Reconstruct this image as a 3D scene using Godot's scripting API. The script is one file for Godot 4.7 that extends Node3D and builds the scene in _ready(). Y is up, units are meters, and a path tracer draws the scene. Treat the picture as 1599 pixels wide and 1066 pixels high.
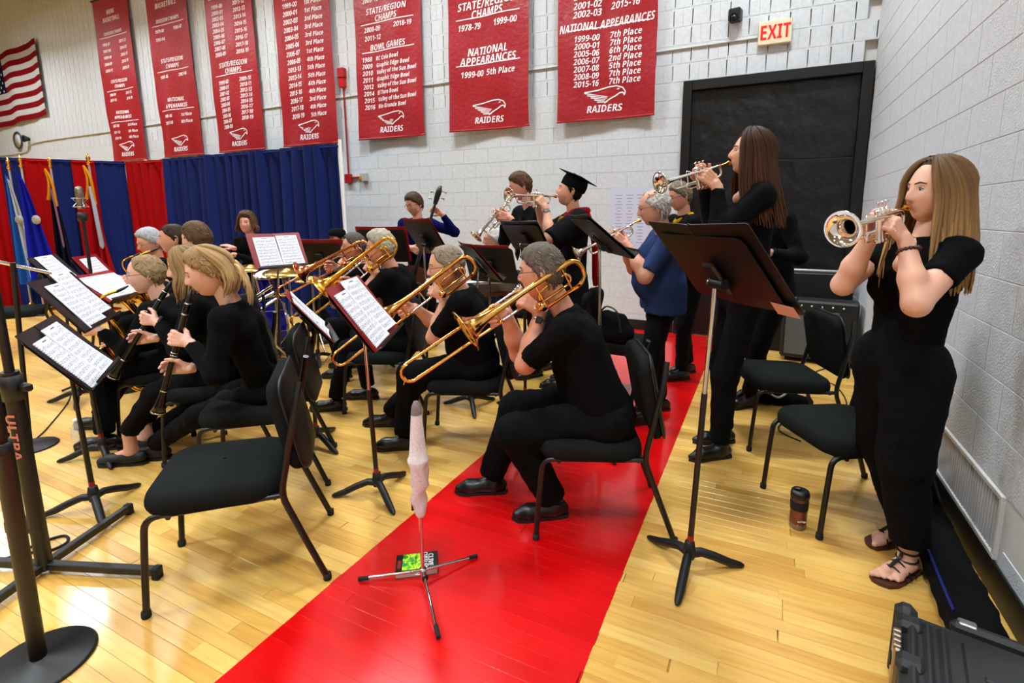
extends Node3D
# A school gym with a jazz band: block walls, championship banners, drapes, players with brass and reeds.

const WX := 0.912          # face of the right-hand block wall
const WZ := -6.43          # face of the banner wall
const YAW := 0.44086
var RT := Vector3(cos(YAW), 0, -sin(YAW))      # to the picture's right, level
var FH := Vector3(-sin(YAW), 0, -cos(YAW))     # into the picture, level
var eye := Vector3(0, 1.5, 0)
var cb := Basis.from_euler(Vector3(-0.160605, YAW, -0.003896))
var M := {}
var rng := RandomNumberGenerator.new()
var nz := FastNoiseLite.new()
var names := {}
var font: SystemFont
var fontb: SystemFont

func _ready():
	rng.seed = 7
	nz.seed = 3
	nz.frequency = 1.0
	font = SystemFont.new(); font.font_names = PackedStringArray(["Droid Sans"])
	fontb = SystemFont.new(); fontb.font_names = PackedStringArray(["Droid Sans"]); fontb.font_weight = 700
	camera_and_light()
	materials()
	room()
	wall_things()
	drapes_and_flags()
	chairs()
	stands()
	people()
	rhythm_section()
	floor_things()

func camera_and_light():
	var cam := Camera3D.new()
	cam.name = "camera"
	cam.basis = cb
	cam.position = eye
	cam.projection = Camera3D.PROJECTION_FRUSTUM
	cam.near = 0.05
	cam.far = 120.0
	cam.size = 0.05 * 1066.0 / 779.4
	cam.frustum_offset = Vector2((799.5 - 825.8) / 779.4, -(533.0 - 461.15) / 779.4) * 0.05
	add_child(cam)
	cam.current = true
	var we := WorldEnvironment.new()
	var e := Environment.new()
	e.background_mode = Environment.BG_COLOR
	e.background_color = Color(0.05, 0.05, 0.055)
	e.tonemap_mode = Environment.TONE_MAPPER_LINEAR
	e.tonemap_exposure = 1.0
	e.sdfgi_enabled = true
	e.ssao_enabled = true
	e.ssil_enabled = true
	we.environment = e
	add_child(we)
	# gym fittings hung from the ceiling in rows: a glowing panel in a housing, and an area light of the same size under it
	for ix in 5:
		for iz in 3:
			gym_lamp(Vector3(-0.3 - 3.9 * ix, 6.6, -4.4 + 5.3 * iz))

func gym_lamp(at: Vector3):
	var t := thing("gym_light", "white rectangular gym light fitting hanging from the ceiling", "ceiling light", at, 0, "gym lights in rows under the ceiling")
	var st := mb()
	box(st, Vector3(0, 0.06, 0), Vector3(1.3, 0.1, 0.7), Basis(), 0.01)
	for s in [-1, 1]:
		tube(st, [Vector3(0.5 * s, 0.1, 0), Vector3(0.5 * s, 2.54, 0)], 0.006, 5)
	obj("housing", st, flat(Color(0.8, 0.8, 0.8), 0.5), t)
	for s in [-1.0, 1.0]:                             # a deep skirt shields the walls from the glare
		st = mb()
		box(st, Vector3(0.655 * s, -0.16, 0), Vector3(0.012, 0.42, 0.72))
		box(st, Vector3(0, -0.16, 0.355 * s), Vector3(1.3, 0.42, 0.012))
		obj("skirt", st, flat(Color(0.5, 0.5, 0.5), 0.7), t)
	st = mb()
	box(st, Vector3(0, 0.004, 0), Vector3(1.22, 0.012, 0.62), Basis(), 0.0)
	obj("diffuser", st, M.glow if M.has("glow") else glow(), t)
	var l := AreaLight3D.new()
	l.name = "lamp"
	l.area_size = Vector2(1.2, 0.6)
	l.light_energy = 27.5
	l.light_color = Color(0.945, 0.975, 1.0)
	l.area_range = 40.0
	l.area_attenuation = 2.0
	l.shadow_enabled = true
	l.position = Vector3(0, -0.012, 0)
	l.rotation.x = -PI / 2
	t.add_child(l)

func glow():
	var m := StandardMaterial3D.new()
	m.albedo_color = Color(0.9, 0.9, 0.9)
	m.emission_enabled = true
	m.emission = Color(0.945, 0.975, 1.0)
	m.emission_energy_multiplier = 14.0
	M.glow = m
	return m

# ---------------------------------------------------------------- helpers
func P(x: float, y: float, d: float) -> Vector3:   # the point seen at pixel x, y at the level distance d
	var r := cb * Vector3((x - 825.795) / 779.4, -(y - 461.148) / 779.4, -1.0)
	return eye + r * (d / r.dot(FH))

func G(x: float, y: float, h := 0.0) -> Vector3:   # the point of the level plane y = h seen at a pixel
	var r := cb * Vector3((x - 825.795) / 779.4, -(y - 461.148) / 779.4, -1.0)
	return eye + r * ((h - eye.y) / r.y)

func fdir(a: float) -> Vector3:                     # level heading: 0 is to the picture's left, 90 towards the camera
	var r := deg_to_rad(a)
	return -RT * cos(r) - FH * sin(r)

func yaw_of(f: Vector3) -> float:                   # turn that brings -Z to f
	return atan2(-f.x, -f.z)

func numbered(n: String) -> String:
	if not names.has(n):
		names[n] = 0
		return n
	names[n] += 1
	return "%s_%03d" % [n, names[n]]

func thing(called: String, label: String, category: String, at := Vector3.ZERO, turn := 0.0, group := "") -> Node3D:
	var o := Node3D.new()
	o.name = numbered(called)
	add_child(o)
	o.position = at
	o.rotation.y = turn
	return tag(o, label, category, group)

func tag(o: Node3D, label: String, category: String, group := "") -> Node3D:
	o.set_meta("label", label)
	o.set_meta("category", category)
	if group != "":
		o.set_meta("group", group)
	return o

func struct(o: Node3D) -> Node3D:
	o.set_meta("kind", "structure")
	return o

func mb() -> SurfaceTool:
	var st := SurfaceTool.new()
	st.begin(Mesh.PRIMITIVE_TRIANGLES)
	st.set_smooth_group(0)
	return st

func obj(called: String, st, m: Material, parent: Node = null) -> MeshInstance3D:
	var o := MeshInstance3D.new()
	if st is SurfaceTool:
		st.generate_normals()
		o.mesh = st.commit()
	else:
		o.mesh = st
	o.material_override = m
	if parent == null:
		o.name = numbered(called)
		add_child(o)
	else:
		o.name = called
		parent.add_child(o, true)
	return o

func quad(st: SurfaceTool, a: Vector3, b: Vector3, c: Vector3, d: Vector3, flatshade := true, with_uv := false):   # a b c d clockwise seen from the front
	st.set_smooth_group(-1 if flatshade else 0)
	var uv := [Vector2(0, 0), Vector2(1, 0), Vector2(1, 1), Vector2(0, 1)]
	var v := [a, b, c, d]
	for i in [0, 1, 2, 0, 2, 3]:
		if with_uv: st.set_uv(uv[i])
		st.add_vertex(v[i])

func box(st: SurfaceTool, c: Vector3, s: Vector3, b := Basis(), bev := 0.0):
	# a box with chamfered edges: the eight corners each split in three
	st.set_smooth_group(-1)
	var h := s * 0.5
	if bev <= 0.0:
		for ax in 3:
			for sg in [-1.0, 1.0]:
				var n := Vector3.ZERO; n[ax] = sg
				var u := Vector3.ZERO; u[(ax + 1) % 3] = 1.0
				var w := Vector3.ZERO; w[(ax + 2) % 3] = 1.0
				var q := []
				for k in [[-1, -1], [1, -1], [1, 1], [-1, 1]]:
					q.append(c + b * ((n + u * k[0] + w * k[1]) * h))
				if sg > 0: q.reverse()
				quad(st, q[0], q[1], q[2], q[3])
		return
	bev = minf(bev, minf(h.x, minf(h.y, h.z)) * 0.9)
	for ax in 3:
		for sg in [-1.0, 1.0]:
			var q := []
			for k in [[-1, -1], [1, -1], [1, 1], [-1, 1]]:
				var p := Vector3.ZERO
				p[ax] = sg * h[ax]
				p[(ax + 1) % 3] = k[0] * (h[(ax + 1) % 3] - bev)
				p[(ax + 2) % 3] = k[1] * (h[(ax + 2) % 3] - bev)
				q.append(c + b * p)
			if sg > 0: q.reverse()
			quad(st, q[0], q[1], q[2], q[3])
	for ax in 3:                                   # edge strips along axis ax
		var a1 := (ax + 1) % 3
		var a2 := (ax + 2) % 3
		for s1 in [-1.0, 1.0]:
			for s2 in [-1.0, 1.0]:
				var q := []
				for k in [[0, -1], [0, 1], [1, 1], [1, -1]]:
					var p := Vector3.ZERO
					p[ax] = k[1] * (h[ax] - bev)
					p[a1] = s1 * (h[a1] - (bev if k[0] == 1 else 0.0))
					p[a2] = s2 * (h[a2] - (bev if k[0] == 0 else 0.0))
					q.append(c + b * p)
				if s1 * s2 < 0: q.reverse()
				quad(st, q[0], q[1], q[2], q[3])
	for sx in [-1.0, 1.0]:
		for sy in [-1.0, 1.0]:
			for sz in [-1.0, 1.0]:
				var s3 := Vector3(sx, sy, sz)
				var q := []
				for ax in 3:
					var p := s3 * (h - Vector3.ONE * bev)
					p[ax] = s3[ax] * h[ax]
					q.append(c + b * p)
				if sx * sy * sz > 0: q.reverse()
				for p in q: st.add_vertex(p)
	st.set_smooth_group(0)

func frame(t: Vector3) -> Array:
	var u := t.cross(Vector3.UP if absf(t.y) < 0.95 else Vector3.RIGHT).normalized()
	return [u, t.cross(u).normalized()]

func tube(st: SurfaceTool, pts: Array, r, seg := 8, caps := true, squash := 1.0):
	# sweep along pts; r is one radius or one per point; squash flattens the section
	var n := pts.size()
	var rings := []
	var t0: Vector3 = (pts[1] - pts[0]).normalized()
	var f := frame(t0)
	var u: Vector3 = f[0]
	for i in n:
		var t: Vector3 = ((pts[mini(i + 1, n - 1)] - pts[maxi(i - 1, 0)]) as Vector3).normalized()
		u = (u - t * u.dot(t)).normalized()
		var w := t.cross(u)
		var rr: float = r[i] if r is Array else r
		var ring := []
		for k in seg:
			var a := TAU * k / seg
			ring.append(pts[i] + (u * cos(a) + w * sin(a) * squash) * rr)
		rings.append(ring)
	st.set_smooth_group(0)
	for i in n - 1:
		for k in seg:
			var k2 := (k + 1) % seg
			for p in [rings[i][k], rings[i][k2], rings[i + 1][k2], rings[i][k], rings[i + 1][k2], rings[i + 1][k]]:
				st.add_vertex(p)
	if caps:
		st.set_smooth_group(-1)
		for k in range(1, seg - 1):
			for p in [rings[0][0], rings[0][k + 1], rings[0][k]]: st.add_vertex(p)
			for p in [rings[n - 1][0], rings[n - 1][k], rings[n - 1][k + 1]]: st.add_vertex(p)
		st.set_smooth_group(0)

func lathe(st: SurfaceTool, prof: Array, x := Transform3D(), seg := 20, sm := 0):
	# prof: [radius, height] pairs turned about the local Y axis, from low to high outside
	st.set_smooth_group(sm)
	for i in prof.size() - 1:
		for k in seg:
			var a := TAU * k / seg
			var b := TAU * (k + 1) / seg
			var p := []
			for q in [[i, a], [i, b], [i + 1, b], [i + 1, a]]:
				var r: float = prof[q[0]][0]
				p.append(x * Vector3(r * cos(q[1]), prof[q[0]][1], r * sin(q[1])))
			for j in ([0, 1, 2, 0, 2, 3]): st.add_vertex(p[j])
	st.set_smooth_group(0)

func along(a: Vector3, dir: Vector3) -> Transform3D:    # local +Y runs along dir
	var y := dir.normalized()
	var f := frame(y)
	return Transform3D(Basis(f[0], y, (f[0] as Vector3).cross(y)), a)

func bend(a: Vector3, b: Vector3, c: Vector3, n := 6) -> Array:   # quadratic curve
	var o := []
	for i in n + 1:
		var t := float(i) / n
		o.append(a.lerp(b, t).lerp(b.lerp(c, t), t))
	return o

func smooth_path(pts: Array, n := 4) -> Array:
	var cu := Curve3D.new()
	for i in pts.size():
		var d: Vector3 = (pts[mini(i + 1, pts.size() - 1)] - pts[maxi(i - 1, 0)]) / 6.0
		cu.add_point(pts[i], -d, d)
	var o := []
	for i in pts.size() - 1:
		for k in n:
			o.append(cu.sample(i, float(k) / n))
	o.append(pts[-1])
	return o

func slab(st: SurfaceTool, poly: PackedVector2Array, x: Transform3D, th: float):   # a polygon in local XY, thickened along local Z
	st.set_smooth_group(-1)
	var idx := Geometry2D.triangulate_polygon(poly)
	for sgn in [1, -1]:
		for i in range(0, idx.size(), 3):
			var tri := [poly[idx[i]], poly[idx[i + 1]], poly[idx[i + 2]]]
			var ccw: bool = (tri[1] - tri[0]).cross(tri[2] - tri[0]) > 0
			if ccw == (sgn > 0): tri.reverse()
			for p in tri: st.add_vertex(x * Vector3(p.x, p.y, th * 0.5 * sgn))
	var cw := Geometry2D.is_polygon_clockwise(poly)
	for i in poly.size():
		var a := poly[i]
		var b := poly[(i + 1) % poly.size()]
		if cw: var t := a; a = b; b = t
		quad(st, x * Vector3(a.x, a.y, th * 0.5), x * Vector3(a.x, a.y, -th * 0.5), x * Vector3(b.x, b.y, -th * 0.5), x * Vector3(b.x, b.y, th * 0.5))
	st.set_smooth_group(0)

func rrect(w: float, h: float, r: float, n := 4) -> PackedVector2Array:
	var o := PackedVector2Array()
	for c in [[1, 1, 0], [-1, 1, 1], [-1, -1, 2], [1, -1, 3]]:
		for k in n + 1:
			var a: float = PI / 2 * (c[2] + float(k) / n)
			o.append(Vector2(c[0] * (w / 2 - r), c[1] * (h / 2 - r)) + Vector2(cos(a), sin(a)) * r)
	return o

func cushion(st: SurfaceTool, w: float, h: float, th: float, r: float, x: Transform3D, dome := 0.012, curve := 0.0):
	# an upholstered pad: rounded rectangle in local XY, padded towards +Z; curve bows it about Y
	var ol := rrect(w, h, r, 5)
	var n := ol.size()
	var lev := [[0.012, -th * 0.5], [0.0, -th * 0.25], [0.0, 0.0], [0.005, th * 0.22], [0.016, th * 0.4], [0.034, th * 0.5], [0.5, th * 0.5 + dome * 0.6], [1.0, th * 0.5 + dome]]
	var rings := []
	for l in lev:
		var ring := []
		for p in ol:
			var q := p
			if l[0] >= 0.5: q = p * (1.0 - l[0] * 0.98) if l[0] > 0.9 else p * 0.55
			else: q = p - p.normalized() * l[0]
			ring.append(x * Vector3(q.x, q.y, l[1] - curve * (q.x * q.x) / (w * w) * 4.0))
		rings.append(ring)
	st.set_smooth_group(0)
	for i in rings.size() - 1:
		for k in n:
			var k2 := (k + 1) % n
			for p in [rings[i][k], rings[i + 1][k], rings[i + 1][k2], rings[i][k], rings[i + 1][k2], rings[i][k2]]: st.add_vertex(p)
	st.set_smooth_group(-1)
	for k in range(1, n - 1):
		for p in [rings[0][0], rings[0][k], rings[0][k + 1]]: st.add_vertex(p)
	st.set_smooth_group(0)

func text_into(st: SurfaceTool, s: String, size: float, at: Transform3D, bold := true, slant := 0.0, align := 0, wave = null, stretch := 1.0):
	# flat lettering; size is the capital height in metres; align -1 left, 0 centre, 1 right
	var tm := TextMesh.new()
	tm.font = fontb if bold else font
	tm.text = s
	tm.font_size = 32
	tm.pixel_size = size / 23.0
	tm.depth = 0.0012
	tm.curve_step = 2.0
	var arr := tm.get_mesh_arrays()
	var v: PackedVector3Array = arr[Mesh.ARRAY_VERTEX]
	var ix = arr[Mesh.ARRAY_INDEX]
	if v.is_empty(): return
	var lo := 1e9
	var hi := -1e9
	for p in v:
		lo = minf(lo, p.x); hi = maxf(hi, p.x)
	var off := -(lo + hi) / 2 if align == 0 else (-lo if align < 0 else -hi)
	st.set_smooth_group(-1)
	var num: int = ix.size() if ix != null and ix.size() > 0 else v.size()
	for i in num:
		var p: Vector3 = v[ix[i]] if ix != null and ix.size() > 0 else v[i]
		p.x = (p.x + off) * stretch + p.y * slant
		var q := at * p
		if wave != null: q = wave.call(q)
		st.add_vertex(q)
	st.set_smooth_group(0)

func flat(c: Color, rough := 0.6, metal := 0.0) -> StandardMaterial3D:
	var key := "f%s%.2f%.2f" % [c.to_html(), rough, metal]
	if not M.has(key):
		var m := StandardMaterial3D.new()
		m.albedo_color = c
		m.roughness = rough
		m.metallic = metal
		M[key] = m
	return M[key]

func ramp(cols: Array, offs: Array = []) -> Gradient:
	var g := Gradient.new()
	var o := PackedFloat32Array()
	for i in cols.size(): o.append(offs[i] if offs.size() else float(i) / (cols.size() - 1))
	g.offsets = o
	g.colors = PackedColorArray(cols)
	return g

func noise_tex(freq: float, cols: Array, px := 256, seedv := 1, normal := false, bump := 4.0, sz_y := 0) -> NoiseTexture2D:
	var t := NoiseTexture2D.new()
	t.width = px
	t.height = px if sz_y == 0 else sz_y
	t.seamless = true
	var n := FastNoiseLite.new()
	n.seed = seedv
	n.frequency = freq
	n.fractal_octaves = 4
	t.noise = n
	if normal:
		t.as_normal_map = true
		t.bump_strength = bump
	elif cols.size():
		t.color_ramp = ramp(cols)
	return t

func tri(m: StandardMaterial3D, sc: Vector3) -> StandardMaterial3D:
	m.uv1_triplanar = true
	m.uv1_world_triplanar = true
	m.uv1_scale = sc
	return m

func cloth(c: Color, rough := 0.9, weave := 0.25) -> StandardMaterial3D:
	var m := StandardMaterial3D.new()
	m.albedo_color = c
	m.roughness = rough
	m.albedo_texture = M.t_weave
	m.normal_enabled = true
	m.normal_texture = M.n_weave
	m.normal_scale = weave
	m.metallic_specular = 0.2
	return tri(m, Vector3(6, 6, 6))

func materials():
	M.t_weave = noise_tex(0.06, [Color(0.8, 0.8, 0.8), Color(1, 1, 1)], 256, 4)
	M.n_weave = noise_tex(0.12, [], 256, 5, true, 3.0)
	M.n_block = noise_tex(0.25, [], 256, 9, true, 2.5)
	M.t_block = noise_tex(0.05, [Color(0.93, 0.93, 0.93), Color(1, 1, 1)], 256, 11)
	M.t_grain = noise_tex(0.02, [Color(0.9, 0.87, 0.82), Color(0.97, 0.965, 0.95), Color(1, 1, 1)], 256, 21)
	M.block = StandardMaterial3D.new()
	M.block.albedo_color = Color(0.82, 0.835, 0.845)
	M.block.albedo_texture = M.t_block
	M.block.roughness = 0.55
	M.block.normal_enabled = true
	M.block.normal_texture = M.n_block
	M.block.normal_scale = 0.12
	tri(M.block, Vector3(1.3, 1.3, 1.3))
	M.block_side = M.block.duplicate()
	M.block_side.albedo_color = M.block.albedo_color
	M.block_side.normal_scale = 0.3
	M.planks = []
	var tones := [Color(0.86, 0.68, 0.35), Color(0.84, 0.65, 0.32), Color(0.88, 0.71, 0.38), Color(0.81, 0.61, 0.29), Color(0.865, 0.69, 0.35), Color(0.85, 0.67, 0.35), Color(0.89, 0.73, 0.41)]
	for i in tones.size():
		var m := StandardMaterial3D.new()
		m.albedo_color = tones[i]
		m.albedo_texture = M.t_grain
		m.roughness = 0.28
		m.clearcoat_enabled = true
		m.clearcoat = 0.35
		m.clearcoat_roughness = 0.12
		tri(m, Vector3(0.5, 1, 7.0))
		m.uv1_offset = Vector3(0.17 * i, 0, 0.31 * i)
		M.planks.append(m)
	M.reds = []
	for c in [Color(0.79, 0.025, 0.035), Color(0.77, 0.02, 0.03), Color(0.8, 0.03, 0.04)]:
		var m := StandardMaterial3D.new()
		m.albedo_color = c
		m.roughness = 0.25
		m.clearcoat_enabled = true
		m.clearcoat = 0.6
		m.clearcoat_roughness = 0.1
		M.reds.append(m)
	M.black_cloth = cloth(Color(0.06, 0.06, 0.066))
	M.black_knit = cloth(Color(0.05, 0.05, 0.054))
	M.uphol = cloth(Color(0.11, 0.12, 0.116), 0.95, 0.5)
	M.frame = flat(Color(0.035, 0.033, 0.034), 0.38)
	M.plastic = flat(Color(0.03, 0.03, 0.032), 0.45)
	M.rubber = flat(Color(0.02, 0.02, 0.02), 0.8)
	M.iron = flat(Color(0.09, 0.09, 0.095), 0.5, 0.3)
	M.chrome = flat(Color(0.82, 0.82, 0.83), 0.12, 1.0)
	M.silver = flat(Color(0.93, 0.9, 0.86), 0.1, 1.0)
	M.brass = flat(Color(0.93, 0.7, 0.36), 0.13, 1.0)
	M.brass_rose = flat(Color(0.9, 0.58, 0.36), 0.15, 1.0)
	M.gold = flat(Color(0.95, 0.7, 0.25), 0.18, 1.0)
	M.paper = flat(Color(0.92, 0.92, 0.93), 0.85)
	M.folder_red = flat(Color(0.52, 0.03, 0.05), 0.4)
	M.folder_black = flat(Color(0.045, 0.04, 0.042), 0.42)
	M.desk = flat(Color(0.055, 0.048, 0.05), 0.4)
	M.white = flat(Color(0.9, 0.9, 0.9), 0.6)
	M.ink = flat(Color(0.93, 0.9, 0.9), 0.7)
	# a page of printed music: staves of five lines with note heads and stems
	var im := Image.create(256, 340, true, Image.FORMAT_RGB8)
	im.fill(Color(0.9, 0.9, 0.92))
	var r := RandomNumberGenerator.new()
	r.seed = 5
	var ink := Color(0.35, 0.35, 0.38)
	im.fill_rect(Rect2i(96, 14, 64, 6), ink)
	im.fill_rect(Rect2i(186, 24, 44, 3), Color(0.6, 0.6, 0.62))
	for s in 9:
		var y0 := 40 + s * 33
		for l in 5: im.fill_rect(Rect2i(18, y0 + l * 4, 220, 1), Color(0.62, 0.62, 0.65))
		var x := 30
		while x < 228:
			var yy := y0 + r.randi_range(-2, 16)
			im.fill_rect(Rect2i(x, yy, 5, 4), ink)
			im.fill_rect(Rect2i(x + 4, yy - 11, 1, 12), ink)
			if r.randf() < 0.3: im.fill_rect(Rect2i(x + 4, yy - 12, 12, 2), ink)
			x += r.randi_range(8, 17)
		for b in 4: im.fill_rect(Rect2i(18 + b * 73, y0, 1, 17), ink)
	im.generate_mipmaps()
	var pm := StandardMaterial3D.new()
	pm.albedo_texture = ImageTexture.create_from_image(im)
	pm.roughness = 0.85
	M.sheet = pm

# ---------------------------------------------------------------- the room
func block_mesh(slots: bool, w := 0.4064) -> Mesh:
	# a painted block: its face stands 3 mm proud of the mortar joints round it
	var st := mb()
	if not slots:
		box(st, Vector3(0, 0, -0.0065), Vector3(w - 0.0022, 0.1994, 0.013), Basis(), 0.0016)
	else:
		# an acoustic block: two upright slots open into the hollow behind
		for q in [[-0.1525, 0.1014], [0.0, 0.1836], [0.1525, 0.1014]]:
			box(st, Vector3(q[0], 0, -0.0315), Vector3(q[1], 0.2032, 0.057))
			box(st, Vector3(q[0] + (0.001 if q[0] < 0 else (-0.001 if q[0] > 0 else 0.0)), 0, -0.01), Vector3(q[1] - 0.002, 0.1992, 0.02), Basis(), 0.0015)
		for s in [-1, 1]:
			for e in [-1, 1]:
				box(st, Vector3(0.0968 * s, 0.0908 * e, -0.0315), Vector3(0.0101, 0.0216, 0.057))
	st.generate_normals()
	return st.commit()

func room():
	var st := mb()
	# floor slab, ceiling and the four walls' cores
	box(st, Vector3(-11.5, -0.11, 4.6), Vector3(25.6, 0.2, 22.6))
	var fl := struct(obj("floor", st, M.planks[1]))
	st = mb()
	box(st, Vector3(-11.5, 9.3, 4.6), Vector3(25.6, 0.3, 22.6))
	struct(obj("ceiling", st, flat(Color(0.62, 0.62, 0.62), 0.8)))
	var plain := StandardMaterial3D.new()
	plain.albedo_color = Color(0.72, 0.715, 0.7)
	plain.roughness = 0.7
	st = mb()
	box(st, Vector3(-11.5, 4.6, WZ - 0.056 - 0.15), Vector3(26.0, 9.6, 0.3))
	box(st, Vector3(-12.54, 1.5, WZ - 0.004 - 0.03), Vector3(23.1, 3.096, 0.06))
	var back := struct(obj("wall_back", st, flat(Color(0.8, 0.795, 0.78), 0.7)))
	st = mb()
	box(st, Vector3(WX + 0.003 + 0.15, 4.6, 4.6), Vector3(0.3, 9.6, 22.6))
	var right := struct(obj("wall_right", st, flat(Color(0.8, 0.795, 0.78), 0.7)))
	st = mb()
	box(st, Vector3(-24.2, 4.6, 4.6), Vector3(0.3, 9.6, 22.6))
	struct(obj("wall_left", st, plain))
	st = mb()
	box(st, Vector3(-11.5, 4.6, 15.8), Vector3(25.6, 9.6, 0.3))
	struct(obj("wall_front", st, plain))

	# banner wall: painted blocks in running bond, slotted ones from the sixteenth course up
	var solid := block_mesh(false)
	var slotted := block_mesh(true)
	var L := 0.4064
	var H := 0.2032
	var many := mb()
	var half := block_mesh(false, 0.2436)
	for row in range(1, 15, 2):
		var o := MeshInstance3D.new()
		o.name = "block"
		o.mesh = half
		o.material_override = M.block
		o.position = Vector3(-1.1118, (row + 0.5) * H, WZ)
		back.add_child(o, true)
	for row in 45:
		var y := (row + 0.5) * H
		var cx := 0.7984 - (0.2032 if row % 2 == 1 else 0.0)
		while cx > -23.8:
			var hid := cx > -1.1 and row < 15                         # the door stands here
			if not hid:
				var me := slotted if row >= 15 else solid
				var x := Transform3D(Basis(), Vector3(cx, y, WZ))
				if cx > -5.0 and row < 24 and not hid:
					var o := MeshInstance3D.new()
					o.name = "block"
					o.mesh = me
					o.material_override = M.block
					o.transform = x
					back.add_child(o, true)
				else:
					many.append_from(me, 0, x)
			cx -= L
	var mm := MeshInstance3D.new()
	mm.name = "block_courses"
	mm.mesh = many.commit()
	mm.material_override = M.block
	mm.set_meta("kind", "stuff")
	back.add_child(mm, true)
	# side wall
	many = mb()
	var n := 0
	for row in 45:
		var y := (row + 0.5) * H
		var cz := WZ + 0.2 + (0.2032 if row % 2 == 1 else 0.0)
		while cz < 15.0:
			var vent := y < 0.41 and cz > -3.45 and cz < -2.2
			var x := Transform3D(Basis(Vector3.UP, -PI / 2), Vector3(WX, y, cz))
			if not vent:
				if cz < -0.6 and row < 17 and n < 300:
					n += 1
					var o := MeshInstance3D.new()
					o.name = "block"
					o.mesh = solid
					o.material_override = M.block_side
					o.transform = x
					right.add_child(o, true)
				else:
					many.append_from(solid, 0, x)
			cz += L
	mm = MeshInstance3D.new()
	mm.name = "block_courses"
	mm.mesh = many.commit()
	mm.material_override = M.block_side
	mm.set_meta("kind", "stuff")
	right.add_child(mm, true)
	# plain fill round the vent, and the black vinyl base along the wall
	st = mb()
	box(st, Vector3(WX + 0.03, 0.22, -3.43), Vector3(0.05, 0.4, 0.3))
	box(st, Vector3(WX + 0.03, 0.22, -2.2), Vector3(0.05, 0.4, 0.34))
	obj("patch", st, M.block_side, right)
	st = mb()
	box(st, Vector3(WX - 0.006, 0.066, 4.6), Vector3(0.012, 0.132, 22.0), Basis(), 0.003)
	struct(obj("baseboard_right", st, flat(Color(0.03, 0.03, 0.033), 0.45)))
	st = mb()
	box(st, Vector3(-12.6, 0.066, WZ + 0.006), Vector3(23.2, 0.132, 0.012), Basis(), 0.003)
	struct(obj("baseboard_back", st, flat(Color(0.03, 0.03, 0.033), 0.45)))

	# maple strip floor laid along the banner wall, a painted red lane across it
	var W := 0.0572
	var ml := {}
	var meshes := {}
	var bulk := []
	for i in M.planks.size() + M.reds.size(): bulk.append(mb())
	n = 0
	var cuts := [-1.53, -0.455]
	var z := WZ + 0.02
	var rr := RandomNumberGenerator.new()
	rr.seed = 11
	while z < 1.2:
		var x0 := -15.0 - rr.randf() * 0.8
		while x0 < WX - 0.002:
			var ln := rr.randf_range(0.45, 1.5)
			var x1 := minf(x0 + ln, WX - 0.001)
			var segs := [[x0, x1]]
			for c in cuts:
				var ns := []
				for s in segs:
					if s[0] < c - 0.001 and s[1] > c + 0.001: ns.append([s[0], c]); ns.append([c, s[1]])
					else: ns.append(s)
				segs = ns
			for s in segs:
				var mid: float = (s[0] + s[1]) / 2
				var red: bool = mid > cuts[0] and mid < cuts[1]
				var mi: int = rr.randi() % 3 if red else rr.randi() % M.planks.size()
				var size := Vector3(s[1] - s[0] - (0.0001 if red else 0.0008), 0.01, W - (0.0004 if red else 0.0011))
				var c := Vector3(mid, -0.005, z + W / 2)
				var near: bool = z > -3.0 and z < -0.75 and s[1] > -3.3 + 0.4 * (z + 0.75) and n < 300 and ln > 0.3
				if near:
					n += 1
					var key := "%.2f%s" % [size.x, red]
					if not meshes.has(key):
						var t := mb()
						box(t, Vector3.ZERO, size, Basis(), 0.0002 if red else 0.0007)
						t.generate_normals()
						meshes[key] = t.commit()
					var o := MeshInstance3D.new()
					o.name = "plank"
					o.mesh = meshes[key]
					o.material_override = M.reds[mi] if red else M.planks[mi]
					o.position = c
					fl.add_child(o, true)
				else:
					box(bulk[M.planks.size() + mi if red else mi], c, size)
			x0 = x1
		z += W
	for i in bulk.size():
		var o := obj("plank_field", bulk[i], M.planks[i] if i < M.planks.size() else M.reds[i - M.planks.size()], fl)
		o.set_meta("kind", "stuff")

	# black double door in a black steel frame
	var d := struct(Node3D.new())
	d.name = "door_1"
	add_child(d)
	var bl := flat(Color(0.025, 0.025, 0.027), 0.42)
	st = mb()
	box(st, Vector3(-0.94, 1.52, WZ - 0.02), Vector3(0.1, 3.04, 0.14), Basis(), 0.006)
	box(st, Vector3(0.85, 1.52, WZ - 0.02), Vector3(0.1, 3.04, 0.14), Basis(), 0.006)
	box(st, Vector3(-0.045, 2.985, WZ - 0.02), Vector3(1.69, 0.11, 0.139), Basis(), 0.006)
	obj("door_frame", st, bl, d)
	var dm := flat(Color(0.03, 0.03, 0.032), 0.4)
	dm = dm.duplicate()
	dm.normal_enabled = true
	dm.normal_texture = noise_tex(0.012, [], 256, 31, true, 5.0)
	dm.normal_scale = 0.5
	tri(dm, Vector3(0.7, 0.7, 0.7))
	for k in 2:
		st = mb()
		box(st, Vector3(-0.045, 1.05 if k == 0 else 2.515, WZ - 0.045), Vector3(1.69, 2.09 if k == 0 else 0.83, 0.04), Basis(), 0.004)
		obj("door_leaf" if k == 0 else "transom_panel", st, dm, d)

	# white louvred return-air grille set low in the side wall
	st = mb()
	var v := thing("wall_vent", "white louvred air grille set low in the grey block wall", "vent", Vector3(WX, 0.27, -2.83))
	for k in [[0.125, 0.0], [-0.125, 0.0]]: box(st, Vector3(-0.002, k[0], 0), Vector3(0.02, 0.022, 0.84), Basis(), 0.003)
	for k in [-0.41, 0.41]: box(st, Vector3(-0.002, 0, k), Vector3(0.02, 0.23, 0.022), Basis(), 0.003)
	obj("frame", st, flat(Color(0.78, 0.76, 0.74), 0.5), v)
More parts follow.
